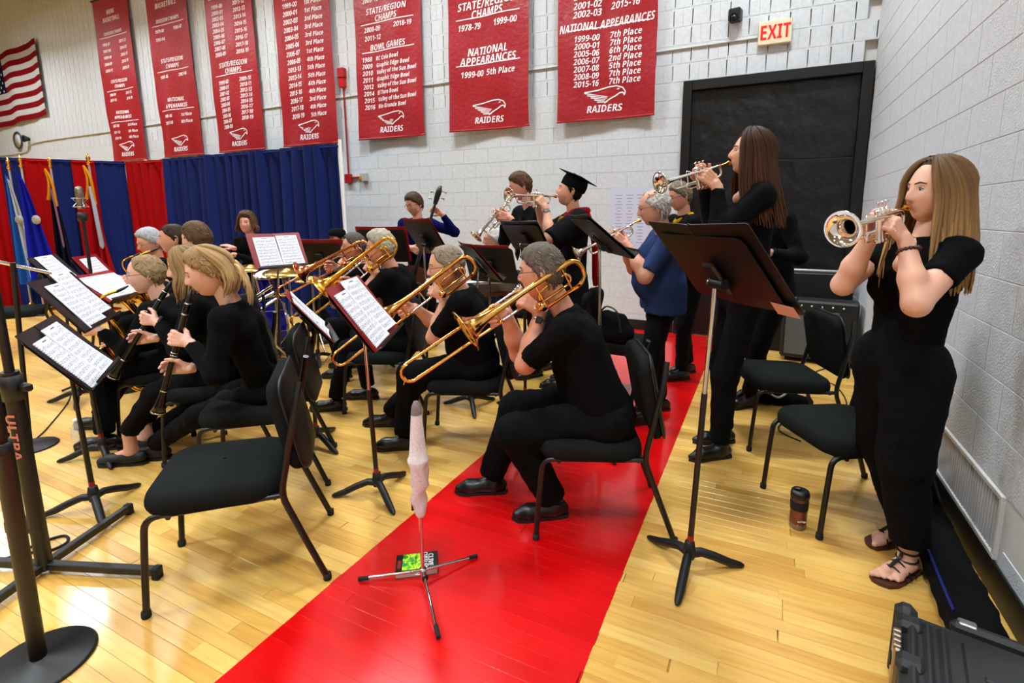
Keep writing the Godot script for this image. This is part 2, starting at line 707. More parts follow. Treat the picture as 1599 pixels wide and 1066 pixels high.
	st = mb()
	box(st, Vector3(0.03, 0, 0), Vector3(0.006, 0.23, 0.8))
	obj("duct_back", st, flat(Color(0.12, 0.12, 0.12), 0.9), v)
	for k in 30:
		st = mb()
		box(st, Vector3(0.003, 0, -0.39 + k * 0.02689), Vector3(0.016, 0.226, 0.011), Basis(Vector3.UP, 0.35))
		obj("slat", st, flat(Color(0.8, 0.8, 0.8), 0.45), v)

# ---------------------------------------------------------------- what hangs on the walls
func wall_things():
	var red := StandardMaterial3D.new()
	red.albedo_color = Color(0.68, 0.07, 0.115)
	red.roughness = 0.42
	red.albedo_texture = M.t_weave
	red.normal_enabled = true
	red.normal_texture = noise_tex(0.03, [], 256, 41, true, 4.0)
	red.normal_scale = 0.35
	tri(red, Vector3(1.5, 1.5, 1.5))
	var years := func(a: int, b: int, skip: Array) -> Array:
		var o := []
		for y in range(a, b + 1):
			if not y in skip: o.append("%d-%02d" % [y, (y + 1) % 100])
		return o
	# each banner: centre, label, rows of [x offset, height, capital height, text, align]
	var B := []
	B.append([-12.5, "red championship banner headed mens basketball, beside the national flag", [[0, 5.66, .085, "MENS", 0], [0, 5.52, .085, "BASKETBALL", 0], [0, 5.26, .06, "DIVISION CHAMPS", 0], "r5.19",
		[-.3, 5.06, .06, "1996-97", 0], [.3, 5.06, .06, "2011-12", 0], [-.3, 4.93, .06, "1997-98", 0], [.3, 4.93, .06, "2014-15", 0], [-.3, 4.8, .06, "1999-00", 0], [.3, 4.8, .06, "2016-17", 0], [-.3, 4.67, .06, "2008-09", 0], [.3, 4.67, .06, "2018-19", 0], [-.3, 4.54, .06, "2010-11", 0], [.3, 4.54, .06, "2019-20", 0],
		[0, 4.31, .065, "STATE/REGION", 0], [0, 4.21, .065, "CHAMPS", 0], "r4.13", [-.28, 4.05, .055, "1998-99", 0], [.28, 4.05, .055, "2011-12", 0], [-.28, 3.94, .055, "2017-18", 0], [.28, 3.94, .055, "2018-19", 0],
		[0, 3.68, .065, "NATIONAL", 0], [0, 3.58, .065, "APPEARANCES", 0], "r3.49", [-.28, 3.41, .055, "2007-08", 0], [.28, 3.41, .055, "8th Place", 0], [-.28, 3.28, .055, "2011-12", 0], [.28, 3.28, .055, "5th Place", 0], [-.28, 3.16, .055, "2018-19", 0], [.28, 3.16, .055, "4th Place", 0]]])
	B.append([-10.63, "red basketball banner with three short lists and wide gaps between them", [[0, 5.63, .09, "WOMENS", 0], [0, 5.49, .09, "BASKETBALL", 0], [0, 5.22, .065, "DIVISION CHAMPS", 0], "r5.14", [-.28, 5.04, .06, "1979-80", 0], [.28, 5.04, .06, "1986-87", 0], [-.28, 4.89, .06, "1993-94", 0],
		[0, 4.49, .075, "STATE/REGION", 0], [0, 4.38, .075, "CHAMPS", 0], "r4.30", [-.28, 4.2, .06, "1985-86", 0], [.28, 4.2, .06, "2007-08", 0], [0, 3.76, .075, "NATIONAL", 0], [0, 3.64, .075, "APPEARANCES", 0], "r3.57", [-.27, 3.46, .06, "1985-86", 0], [.27, 3.46, .06, "1st Place", 0], [-.27, 3.33, .06, "2007-08", 0], [.27, 3.33, .06, "8th Place", 0]]])
	var rows := [[0, 5.45, .08, "DIVISION CHAMPS", 0], "r5.33"]
	var l: Array = years.call(1999, 2008, [2001])
	for i in l.size(): rows.append([-.29, 5.19 - i * .1, .068, l[i], 0])
	l = years.call(2011, 2018, [])
	for i in l.size(): rows.append([.29, 5.18 - i * .1143, .068, l[i], 0])
	rows.append_array([[0, 4.2, .085, "STATE/REGION", 0], [0, 4.09, .085, "CHAMPS", 0], "r4.03"])
	l = years.call(1999, 2008, [2007])
	for i in l.size(): rows.append([-.29, 3.91 - i * .0975, .068, l[i], 0])
	l = years.call(2009, 2018, [2011, 2015])
	for i in l.size(): rows.append([.29, 3.92 - i * .096, .068, l[i], 0])
	B.append([-8.87, "red banner with two double columns of seasons under state region champs", rows])
	rows = []
	var yr := ["1998-99", "1999-00", "2000-01", "2002-03", "2003-04", "2004-05", "2005-06", "2006-07", "2008-09", "2012-13", "2013-14", "2014-15", "2015-16", "2016-17", "2017-18", "2018-19"]
	var pl := ["1st", "1st", "1st", "3rd", "3rd", "3rd", "3rd", "1st", "4th", "5th", "5th", "6th", "4th", "3rd", "4th", "5th"]
	rows.append([0, 5.25, .09, "NATIONAL APPEARANCES", 0, 0.75])
	rows.append("r5.15")
	for i in yr.size():
		rows.append([-.24, 5.035 - i * .1243, .075, yr[i], 0])
		rows.append([.27, 5.025 - i * .1243, .068, pl[i] + " Place", 0])
	B.append([-7.09, "red banner with one long list of places, beside the red alarm pull", rows])
	rows = [[-.28, 4.7, .07, "2009-10", 0], [0, 4.54, .085, "STATE/REGION", 0], [0, 4.43, .085, "CHAMPS", 0], "r4.37", [-.28, 4.29, .07, "2008-09", 0], [.31, 4.29, .07, "2018-19", 0], [-.28, 4.17, .07, "2011-12", 0], [0, 4.03, .085, "BOWL GAMES", 0], "r3.97"]
	yr = ["1988", "2009", "2010", "2011", "2012", "2014", "2015", "2016"]
	pl = ["RC Cola Bowl", "Graphic Edge Bowl", "Valley of the Sun Bowl", "Graphic Edge Bowl", "Valley of the Sun Bowl", "El Toro Bowl", "Valley of the Sun Bowl", "Rio Grande Bowl"]
	for i in 8:
		rows.append([-.5, 3.87 - i * .1, .068, yr[i], -1])
		rows.append([-.24, 3.87 - i * .1, .06, pl[i], -1, 0.86])
	B.append([-5.34, "red banner listing bowl games, between the alarm conduit and the next banner", rows])
	B.append([-3.61, "red banner with a single fifth place appearance and much bare cloth", [[0, 4.33, .1, "STATE/REGION", 0, 0.95], [0, 4.21, .1, "CHAMPS", 0], "r4.17", [-.29, 4.06, .08, "1978-79", 0], [.28, 4.06, .08, "1999-00", 0], [0, 3.73, .1, "NATIONAL", 0], [0, 3.61, .1, "APPEARANCES", 0, 0.92], "r3.56", [-.25, 3.44, .08, "1999-00", 0], [.2, 3.44, .08, "5th Place", 0]]])
	rows = [[-.24, 4.17, .08, "2000-01", 0], [-.24, 4.06, .08, "2001-02", 0], [-.24, 3.96, .08, "2002-03", 0], [.24, 4.0, .08, "2015-16", 0], [0, 3.81, .095, "NATIONAL APPEARANCES", 0, 0.75], "r3.78"]
	yr = ["1999-00", "2000-01", "2005-06", "2006-07", "2007-08", "2008-09", "2015-16"]
	pl = ["7th", "7th", "6th", "2nd", "5th", "7th", "7th"]
	for i in 7:
		rows.append([-.24, 3.67 - i * .09, .072, yr[i], 0])
		rows.append([.25, 3.67 - i * .09, .072, pl[i] + " Place", 0])
	B.append([-1.94, "red banner listing seven national appearances, next to the black door", rows])
	for b in B: banner(b[0], b[1], b[2], red)

	# national flag
	var t := thing("national_flag", "large striped national flag hung flat on the block wall", "flag", Vector3(-17.33, 3.9, WZ + 0.03))
	var fy := func(x: float, y: float) -> Vector3: return Vector3(x, y + 0.05 * (x - 1.6) + 0.012 * sin(x * 5.0), 0.02 + 0.018 * sin(x * 4.0 + y) + 0.01 * sin(x * 9.0))
	for s in 13:
		var st := mb()
		for k in 24:
			var xa := -1.55 + 3.15 * k / 24.0
			var xb := -1.55 + 3.15 * (k + 1) / 24.0
			if s >= 6 and xb < -0.26: continue
			if s >= 6: xa = maxf(xa, -0.27)
			var y0 := s * 0.1308
			quad(st, fy.call(xa, y0 + 0.1308), fy.call(xb, y0 + 0.1308), fy.call(xb, y0), fy.call(xa, y0), false)
		obj("stripe", st, cloth(Color(0.5, 0.03, 0.08) if s % 2 == 0 else Color(0.8, 0.79, 0.78)), t)
	var cs := mb()
	for k in 10:
		var xa := -1.55 + 1.285 * k / 10.0
		var xb := -1.55 + 1.285 * (k + 1) / 10.0
		quad(cs, fy.call(xa, 1.7), fy.call(xb, 1.7), fy.call(xb, 0.785), fy.call(xa, 0.785), false)
	obj("canton", cs, cloth(Color(0.05, 0.07, 0.2)), t)
	cs = mb()
	for i in 9:
		for j in (6 if i % 2 == 0 else 5):
			var c: Vector3 = fy.call(-1.45 + j * 0.215 + (0.1075 if i % 2 == 1 else 0.0), 0.84 + i * 0.1) + Vector3(0, 0, 0.003)
			var pg := PackedVector2Array()
			for k in 10: pg.append(Vector2(sin(TAU * k / 10), cos(TAU * k / 10)) * (0.036 if k % 2 == 0 else 0.015))
			slab(cs, pg, Transform3D(Basis(), c), 0.002)
	obj("stars", cs, M.white, t)

	# exit sign, wall camera, alarm pull with conduit, alarm boxes, conduit, notice, round gauge, small lamp
	t = thing("exit_sign", "lit exit sign with red letters above the black door", "exit sign", Vector3(-0.05, 3.44, WZ))
	var st := mb()
	box(st, Vector3(0, 0, 0.03), Vector3(0.33, 0.245, 0.06), Basis(), 0.008)
	obj("housing", st, flat(Color(0.86, 0.81, 0.68), 0.5), t)
	st = mb()
	text_into(st, "EXIT", 0.145, Transform3D(Basis(), Vector3(0.005, 0.0, 0.0615)), true, 0.0, 0, null, 0.72)
	var em := StandardMaterial3D.new()
	em.albedo_color = Color(0.9, 0.12, 0.1)
	em.emission_enabled = true
	em.emission = Color(1.0, 0.08, 0.06)
	em.emission_energy_multiplier = 0.6
	obj("lettering", st, em, t)
	var ol := OmniLight3D.new()
	ol.name = "sign_glow"
	ol.light_color = Color(1, 0.1, 0.08)
	ol.light_energy = 0.004
	ol.light_size = 0.1
	ol.omni_range = 30
	ol.omni_attenuation = 2
	ol.shadow_enabled = true
	ol.position = Vector3(0, 0, 0.1)
	t.add_child(ol)
	t = thing("wall_speaker", "small black box camera on the wall left of the exit sign", "camera", Vector3(-0.46, 3.66, WZ))
	st = mb()
	box(st, Vector3(0, 0.01, 0.06), Vector3(0.13, 0.13, 0.12), Basis(Vector3.UP, -0.2), 0.015)
	obj("housing", st, M.plastic, t)
	st = mb()
	lathe(st, [[0.0, 0.0], [0.04, 0.0], [0.045, 0.03], [0.0, 0.035]], Transform3D(Basis(Vector3.RIGHT, PI / 2), Vector3(-0.01, -0.03, 0.11)), 16)
	obj("lens", st, flat(Color(0.02, 0.02, 0.02), 0.2), t)
	var cm := flat(Color(0.75, 0.745, 0.73), 0.5)
	st = mb()
	tube(st, [Vector3(-11.9, 3.36, WZ + 0.015), Vector3(-0.22, 3.42, WZ + 0.015)], 0.011, 6)
	tube(st, smooth_path([Vector3(-18.6, 3.1, WZ + .015), Vector3(-17.15, 3.12, WZ + .015), Vector3(-16.65, 3.31, WZ + .015), Vector3(-13.2, 3.34, WZ + .015), Vector3(-11.9, 3.36, WZ + .015)]), 0.013, 6)
	tag(obj("conduit", st, cm), "thin painted conduit running along the banner wall", "conduit")
	t = thing("fire_alarm", "red fire alarm horn with a red conduit dropping down the wall", "fire alarm", Vector3(-6.32, 3.68, WZ))
	st = mb()
	box(st, Vector3(0, 0.07, 0.04), Vector3(0.14, 0.15, 0.08), Basis(), 0.01)
	obj("horn", st, flat(Color(0.65, 0.02, 0.03), 0.4), t)
	st = mb()
	box(st, Vector3(0, -0.08, 0.035), Vector3(0.12, 0.14, 0.07), Basis(), 0.01)
	obj("strobe", st, flat(Color(0.7, 0.08, 0.07), 0.3), t)
	st = mb()
	tube(st, [Vector3(0, -0.14, 0.02), Vector3(0.0, -1.5, 0.02)], 0.014, 8)
	obj("conduit", st, flat(Color(0.55, 0.03, 0.04), 0.45), t)
	t = thing("alarm_box", "red pull station at the foot of the red conduit", "fire alarm", Vector3(-6.32, 2.1, WZ))
	st = mb()
	box(st, Vector3(0, 0, 0.03), Vector3(0.13, 0.15, 0.06), Basis(), 0.008)
	obj("body", st, flat(Color(0.6, 0.03, 0.04), 0.4), t)
	st = mb()
	tube(st, [Vector3(0.06, 0.01, 0.02), Vector3(0.28, 0.02, 0.02)], 0.014, 8)
	obj("link_pipe", st, flat(Color(0.55, 0.03, 0.04), 0.45), t)
	t = thing("junction_box", "grey box with an amber lamp joined to the pull station", "box", Vector3(-5.98, 2.11, WZ))
	st = mb()
	box(st, Vector3(0, 0, 0.035), Vector3(0.13, 0.13, 0.07), Basis(), 0.008)
	obj("body", st, flat(Color(0.66, 0.65, 0.62), 0.5), t)
	st = mb()
	box(st, Vector3(-0.04, -0.01, 0.075), Vector3(0.04, 0.06, 0.02), Basis(), 0.006)
	obj("lamp_lens", st, flat(Color(0.8, 0.5, 0.1), 0.3), t)
	t = thing("wall_clock", "round dark ring on the wall below the national flag", "gauge", Vector3(-17.45, 3.42, WZ))
	st = mb()
	var ring := []
	for k in 25: ring.append(Vector3(cos(TAU * k / 24), sin(TAU * k / 24), 0) * 0.2 + Vector3(0, 0, 0.03))
	tube(st, ring, 0.018, 8, false)
	obj("ring", st, flat(Color(0.2, 0.2, 0.21), 0.5), t)
	st = mb()
	lathe(st, [[0, 0], [0.19, 0], [0.19, 0.02], [0, 0.02]], Transform3D(Basis(Vector3.RIGHT, PI / 2), Vector3.ZERO), 24)
	obj("face", st, flat(Color(0.8, 0.8, 0.8), 0.5), t)
	t = thing("floodlight", "small black spotlight fixed beside the round ring", "spotlight", Vector3(-16.9, 3.42, WZ))
	st = mb()
	lathe(st, [[0.0, 0.0], [0.04, 0.0], [0.05, 0.04], [0.075, 0.08], [0.085, 0.12], [0.07, 0.12], [0.0, 0.09]], Transform3D(Basis(Vector3.RIGHT, PI / 2), Vector3.ZERO), 16)
	obj("housing", st, M.plastic, t)
	t = thing("wall_notice", "pale printed notice sheet taped to the wall left of the door", "notice", Vector3(-1.6, 1.44, WZ))
	st = mb()
	box(st, Vector3(0, 0, 0.004), Vector3(0.5, 0.78, 0.004))
	obj("sheet", st, flat(Color(0.78, 0.79, 0.86), 0.7), t)
	st = mb()
	for k in 16:
		for j in 3: box(st, Vector3(-0.14 + j * 0.14, 0.3 - k * 0.04, 0.0065), Vector3(0.09 - 0.02 * ((k * 7 + j * 3) % 3), 0.008, 0.0006))
	obj("printed_lines", st, flat(Color(0.5, 0.5, 0.6), 0.7), t)

func banner(cx: float, label: String, rows: Array, red: Material):
	var t := thing("championship_banner", label, "banner", Vector3(cx, 0, WZ), 0.0, "championship banners on the wall")
	var ph := cx * 3.1
	var wave := func(p: Vector3) -> Vector3:
		var k := clampf((5.9 - p.y) / 3.0, 0.0, 1.0)
		return p + Vector3(0, 0, 0.075 + k * (0.02 * sin(p.x * 5.0 + p.y * 1.1 + ph) + 0.012 * sin(p.x * 11.0 - p.y * 2.0 + ph) + 0.008 * sin(p.y * 6.0 + p.x * 3.0)))
	var w := 0.63
	var st := mb()
	for i in 20:
		for j in 48:
			var q := []
			for c in [[0, 1], [1, 1], [1, 0], [0, 0]]:
				q.append(wave.call(Vector3(-w + 2 * w * (i + c[0]) / 20.0, 2.68 + 3.27 * (j + c[1]) / 48.0, 0)))
			quad(st, q[0], q[1], q[2], q[3], false)
	obj("cloth", st, red, t)
	st = mb()
	tube(st, [wave.call(Vector3(-w, 2.69, 0)), wave.call(Vector3(-w / 3, 2.69, 0)), wave.call(Vector3(w / 3, 2.69, 0)), wave.call(Vector3(w, 2.69, 0))], 0.014, 6)
	obj("bottom_hem", st, red, t)
	st = mb()
	tube(st, [Vector3(-w - 0.04, 5.95, 0.075), Vector3(w + 0.04, 5.95, 0.075)], 0.018, 6)
	obj("hanging_rod", st, M.iron, t)
	st = mb()
	for r in rows:
		if r is String:
			var y := float(r.substr(1))
			for k in 10:
				var xa := -0.5 + k * 0.1
				quad(st, wave.call(Vector3(xa, y + 0.007, 0.004)), wave.call(Vector3(xa + 0.1, y + 0.007, 0.004)), wave.call(Vector3(xa + 0.1, y - 0.007, 0.004)), wave.call(Vector3(xa, y - 0.007, 0.004)))
		else:
			text_into(st, r[3], r[2], Transform3D(Basis(), Vector3(r[0], r[1], 0.004)), true, 0.18, r[4], wave, r[5] if r.size() > 5 else 0.9)
	text_into(st, "RAIDERS", 0.085, Transform3D(Basis(), Vector3(0, 2.815, 0.004)), true, 0.15, 0, wave, 0.95)
	obj("lettering", st, M.ink, t)
	# the eagle head emblem: outlined crest with swept feathers
	st = mb()
	var outline := [[-.28, .07], [-.1, .085], [.06, .11], [.16, .115], [.24, .09], [.275, .04], [.26, .0], [.245, .035], [.2, .03], [.15, .0], [.1, -.02], [.05, -.045], [.0, -.075]]
	for i in outline.size() - 1:
		var a: Array = outline[i]
		var b: Array = outline[i + 1]
		var pa := Vector3(a[0] * 0.95, 2.955 + a[1], 0.005)
		var pb := Vector3(b[0] * 0.95, 2.955 + b[1], 0.005)
		var nn := (pb - pa).normalized().cross(Vector3.BACK) * 0.008
		quad(st, wave.call(pa - nn), wave.call(pb - nn), wave.call(pb + nn), wave.call(pa + nn))
	for f in [[-.28, .07, -.02, -.02], [-.24, .04, -.03, -.035], [-.19, .01, -.05, -.05], [-.14, -.02, -.06, -.065], [-.1, -.05, -.02, -.08]]:
		var pa := Vector3(f[0] * 0.95, 2.955 + f[1], 0.005)
		var pb := Vector3(f[2] * 0.95 + 0.06, 2.955 + f[3] + 0.01, 0.005)
		quad(st, wave.call(pa), wave.call(pb + Vector3(0, 0.009, 0)), wave.call(pb), wave.call(pa - Vector3(0, 0.014, 0)))
	quad(st, wave.call(Vector3(.15, 3.035, .005)), wave.call(Vector3(.19, 3.045, .005)), wave.call(Vector3(.185, 3.028, .005)), wave.call(Vector3(.16, 3.025, .005)))
	obj("eagle_emblem", st, M.ink, t)

func drape(called: String, label: String, a: Vector3, b: Vector3, m: Material, amp := 0.05, pitch := 0.16):
	var t := thing(called, label, "curtain", a, 0.0, "pipe and drape panels")
	var d := b - a
	var n := maxi(8, int(d.length() / pitch * 8))
	var nd := d.normalized().cross(Vector3.UP)
	var st := mb()
	var prev := []
	for i in n + 1:
		var u := float(i) / n
		var col := []
		for j in 9:
			var v := j / 8.0
			var s := u * d.length() / pitch * TAU
			var off := (1.6 * pow(absf(sin(s * 0.5 + 0.7 * sin(s * 0.11))), 0.7) - 1.0 + 0.5 * sin(s * 0.37 + 1.3)) * amp * (0.5 + 0.5 * v) * 0.75
			off += 0.02 * sin(s * 0.21 + v * 2.0)
			col.append(d * u + nd * off + Vector3(0, 2.44 * (1.0 - v) + 0.012 - 0.01 * v, 0) + d.normalized() * sin(s * 2.0 + 0.6) * 0.012 * v)
		if i > 0:
			for j in 8:
				quad(st, prev[j], col[j], col[j + 1], prev[j + 1], false)
		prev = col
	obj("cloth", st, m, t)
	st = mb()
	tube(st, [Vector3(0, 2.415, 0), d + Vector3(0, 2.415, 0)], 0.012, 6)
	obj("top_bar", st, m, t)

func drapes_and_flags():
	var blue := cloth(Color(0.1, 0.15, 0.39), 0.85)
	var red := cloth(Color(0.66, 0.03, 0.05), 0.85)
	var dk := blue
	drape("drape", "wide navy blue drape, the one behind the drums up to the white pole", Vector3(-9.33, 0, -5.25), Vector3(-5.28, 0, -5.19), blue, 0.11, 0.22)
	drape("drape", "red drape panel beside the wide blue one, at the bend of the row", Vector3(-10.45, 0, -5.24), Vector3(-9.3, 0, -5.24), red, 0.07, 0.24)
	var A := Vector3(-10.34, 0, -5.18)
	var D := Vector3(-0.61, 0, 0.79)
	var lens := [[0.42, dk, "navy drape panel just left of the bend of the row"], [0.3, red, "narrow red drape panel behind the red flag with white ribbon"], [0.27, dk, "narrow navy drape panel between two red ones, behind a flag pole"], [0.37, red, "red drape panel behind the royal blue flag"], [0.26, dk, "navy drape panel behind the pale blue flag"], [0.8, red, "red drape panel at the far end of the row"]]
	for l in lens:
		drape("drape", l[2], A, A + D * (l[0] + 0.015), l[1], 0.06, 0.18)
		A += D * l[0]
	for q in [[Vector3(-5.24, 0, -5.19), "white upright pole at the end of the wide blue drape"], [Vector3(-10.15, 0, -5.42), "white upright pole at the bend of the drapes"]]:
		var t := thing("drape_pole", q[1], "pole", q[0])
		var st := mb()
		tube(st, [Vector3(0, 0.01, 0), Vector3(0, 2.5, 0)], 0.022, 10)
		obj("pole", st, M.white, t)
		st = mb()
		box(st, Vector3(0, 0.006, 0), Vector3(0.4, 0.012, 0.4), Basis(), 0.004)
		obj("base_plate", st, M.iron, t)
	# standing flags in front of the drapes
	var F := [[12, 252, "pale blue and white state flag furled on a gilt topped pole", Color(0.16, 0.4, 0.75), Color(0.75, 0.76, 0.78)], [31, 249, "royal blue flag with a round white seal, furled on its pole", Color(0.06, 0.1, 0.62), Color(0.06, 0.1, 0.62)],
		[77, 250, "dark flag with a gold tassel and a thin hanging ribbon", Color(0.05, 0.06, 0.15), Color(0.05, 0.06, 0.15)], [137, 245, "red flag with gold fringe and a pale hanging ribbon", Color(0.6, 0.04, 0.06), Color(0.6, 0.04, 0.06)]]
	for i in 4:
		var f: Array = F[i]
		var top := P(f[0], f[1], 8.15 - 0.22 * (i % 2))
		var base := Vector3(top.x, 0, top.z)
		var t := thing("flag_on_pole", f[2], "flag", base)
		var st := mb()
		tube(st, [Vector3(0, 0.03, 0), Vector3(0, top.y - 0.1, 0)], 0.014, 8)
		obj("pole", st, flat(Color(0.6, 0.6, 0.58), 0.4), t)
		st = mb()
		lathe(st, [[0, 0], [0.02, 0], [0.03, 0.03], [0.012, 0.05], [0.03, 0.1], [0.0, 0.19]], Transform3D(Basis(), Vector3(0, top.y - 0.12, 0)), 12)
		obj("finial", st, M.gold, t)
		st = mb()
		lathe(st, [[0, 0], [0.16, 0], [0.16, 0.02], [0.05, 0.05], [0.02, 0.1]], Transform3D(), 18)
		obj("base", st, M.gold, t)
		var fr := Vector3.UP.cross(FH)
		for half in (2 if i == 0 else 1):
			st = mb()
			var prev := []
			var n := 18
			for k in n + 1:
				var u := float(k) / n
				if i == 0: u = (u + half) / 2.0
				var col := []
				for j in 14:
					var v := j / 13.0
					var wd: float = (0.07 + 0.5 * pow(v, 0.8)) * ([0.62, 0.85, 0.42, 0.42][i])
					var yy := top.y - 0.2 - v * (1.75 if i < 2 else 1.5) - u * 0.12
					col.append(-fr * (u * wd - 0.02) + Vector3(0, yy, 0) - FH * (0.05 + 0.05 * sin(u * 14.0 + v * 2.0) * (0.3 + v)))
				if k > 0:
					for j in 13: quad(st, prev[j], col[j], col[j + 1], prev[j + 1], false)
				prev = col
			obj("cloth", st, cloth(f[3] if half == 0 else f[4], 0.7), t)
		if i < 2:
			st = mb()
			lathe(st, [[0, 0], [0.07, 0.0], [0.07, 0.004], [0.0, 0.005]], along(-fr * (0.2 if i == 1 else 0.13) + Vector3(0, 1.45, 0) - FH * 0.098, -FH), 20)
			obj("seal", st, flat(Color(0.6, 0.58, 0.56), 0.7), t)
		else:
			st = mb()
			for s in 2:
				tube(st, smooth_path([Vector3(0, top.y - 0.14, 0) - FH * 0.1, Vector3(0, top.y - 0.35, 0) - fr * (0.06 + 0.05 * s) - FH * 0.13, Vector3(0, top.y - 0.62 - 0.1 * s, 0) - fr * (0.02 + 0.1 * s) - FH * 0.13]), [0.012, 0.016, 0.018, 0.018, 0.02, 0.02, 0.022, 0.026, 0.03], 6)
			obj("tassel_cord", st, cloth(Color(0.8, 0.52, 0.08)), t)
			st = mb()
			tube(st, [Vector3(0, top.y - 0.45, 0) - fr * 0.1 - FH * 0.16, Vector3(0, 1.7, 0) - fr * 0.13 - FH * 0.16, Vector3(0, 1.05, 0) - fr * 0.17 - FH * 0.16, Vector3(0, 1.0, 0) - fr * 0.17 - FH * 0.16], [0.02, 0.03, 0.035, 0.005] if i == 3 else [0.012, 0.016, 0.016, 0.003], 6, true, 0.3)
			obj("ribbon", st, cloth(Color(0.66, 0.67, 0.74) if i == 3 else Color(0.5, 0.35, 0.45)), t)

# ---------------------------------------------------------------- chairs
var chair0: Node3D

func make_chair() -> Node3D:
	# local: faces -Z, origin on the floor under the seat's middle
	var t := Node3D.new()
	var x := Transform3D(Basis(Vector3.RIGHT, -PI / 2) * Basis(Vector3.RIGHT, 0.03), Vector3(0, 0.435, -0.02))
	var st := mb()
	cushion(st, 0.48, 0.48, 0.085, 0.1, x, 0.014)
	obj("seat", st, M.uphol, t)
	st = mb()
	box(st, Vector3(0, 0.395, -0.02), Vector3(0.4, 0.012, 0.4), Basis(), 0.004)
	obj("seat_pan", st, M.plastic, t)
	var bx := Transform3D(Basis(Vector3.UP, PI) * Basis(Vector3.RIGHT, 0.2), Vector3(0, 0.67, 0.262))
	st = mb()
	cushion(st, 0.44, 0.4, 0.05, 0.075, bx, 0.01, -0.03)
	obj("backrest", st, M.uphol, t)
	st = mb()
	cushion(st, 0.45, 0.41, 0.016, 0.08, Transform3D(bx.basis * Basis(Vector3.UP, PI), bx.origin + Vector3(0, 0.004, 0.034)), 0.002, 0.03)
	obj("back_shell", st, M.plastic, t)
	for s in [-1.0, 1.0]:
		st = mb()
		var p := smooth_path([Vector3(0.222 * s, 0.015, -0.275), Vector3(0.22 * s, 0.2, -0.262), Vector3(0.218 * s, 0.34, -0.25)], 3)
		p.append_array(bend(Vector3(0.218 * s, 0.35, -0.249), Vector3(0.218 * s, 0.398, -0.245), Vector3(0.218 * s, 0.4, -0.19), 5))
		p.append(Vector3(0.22 * s, 0.398, 0.21))
		tube(st, p, 0.0125, 8)
		obj("leg", st, M.frame, t)
		st = mb()
		p = [Vector3(0.243 * s, 0.015, 0.36), Vector3(0.238 * s, 0.2, 0.29)]
		p.append_array(bend(Vector3(0.232 * s, 0.35, 0.235), Vector3(0.23 * s, 0.4, 0.215), Vector3(0.23 * s, 0.45, 0.225), 4))
		p.append_array([Vector3(0.228 * s, 0.6, 0.257), Vector3(0.222 * s, 0.76, 0.29), Vector3(0.19 * s, 0.85, 0.308)])
		tube(st, p, 0.0135, 8)
		obj("leg", st, M.frame, t)
		for q in [Vector3(0.222 * s, 0, -0.276), Vector3(0.243 * s, 0, 0.362)]:
			st = mb()
			lathe(st, [[0, 0], [0.015, 0], [0.017, 0.006], [0.016, 0.028], [0.0, 0.028]], Transform3D(Basis(), q), 10)
			obj("foot_cap", st, M.rubber, t)
	for q in [[0.19, 0.39], [-0.17, 0.385]]:
		st = mb()
		tube(st, [Vector3(-0.22, q[1], q[0]), Vector3(0.22, q[1], q[0])], 0.01, 6)
		obj("crossbar", st, M.frame, t)
	return t

func put_chair(at: Vector3, f: Vector3, label: String):
	var c: Node3D
	if chair0 == null:
		chair0 = make_chair()
		c = chair0
	else:
		c = chair0.duplicate()
	c.name = numbered("orchestra_chair")
	add_child(c)
	c.position = Vector3(at.x, 0, at.z)
	c.rotation.y = yaw_of(f)
	tag(c, label, "chair", "black padded band chairs")

func chairs():
	put_chair(Vector3(-1.99, 0, -1.245), Vector3(-0.705, 0, 0.71), "empty black padded chair beside the red lane, the one with nobody near it")
	put_chair(Vector3(-0.72, 0, -2.25), Vector3(-0.915, 0, 0.41), "black chair under the trombonist who sits on the red lane")
	put_chair(Vector3(-2.57, 0, -1.81), Vector3(-0.74, 0, 0.67), "black chair under the ponytailed clarinettist")
	put_chair(Vector3(-1.72, 0, -2.72), Vector3(-0.915, 0, 0.41), "black chair under the balding trombonist with a moustache")
	put_chair(Vector3(0.43, 0, -2.83), Vector3(-0.84, 0, 0.54), "black chair right behind the trumpeter in sandals, a mug by its leg")
	put_chair(Vector3(0.17, 0, -3.62), Vector3(-0.93, 0, 0.36), "empty black chair in front of the amplifier")
	put_chair(P(600, 500, 3.85), fdir(0), "black chair under the trombonist with long grey hair")
	put_chair(P(597, 500, 4.6), fdir(0), "black chair under the furthest trombonist")
	put_chair(P(335, 500, 3.1), fdir(14), "black chair under the long haired clarinettist")
	put_chair(P(262, 500, 3.42), fdir(14), "black chair under the saxophonist with glasses")
	put_chair(P(962, 500, 4.1), fdir(150), "black chair standing behind the man in the blue polo shirt")
	put_chair(P(18, 400, 5.6), fdir(40), "black chair by the flags, in front of the drapes")
	put_chair(P(245, 400, 5.03), fdir(50), "black chair under the white haired player behind the saxophonist")
	put_chair(P(285, 400, 4.53), fdir(30), "black chair under the balding player in the second reed row")
	put_chair(P(325, 400, 4.0), fdir(-5), "black chair under the brown haired player seen from behind")
	put_chair(P(785, 420, 5.5), fdir(25), "black chair at the electric piano")

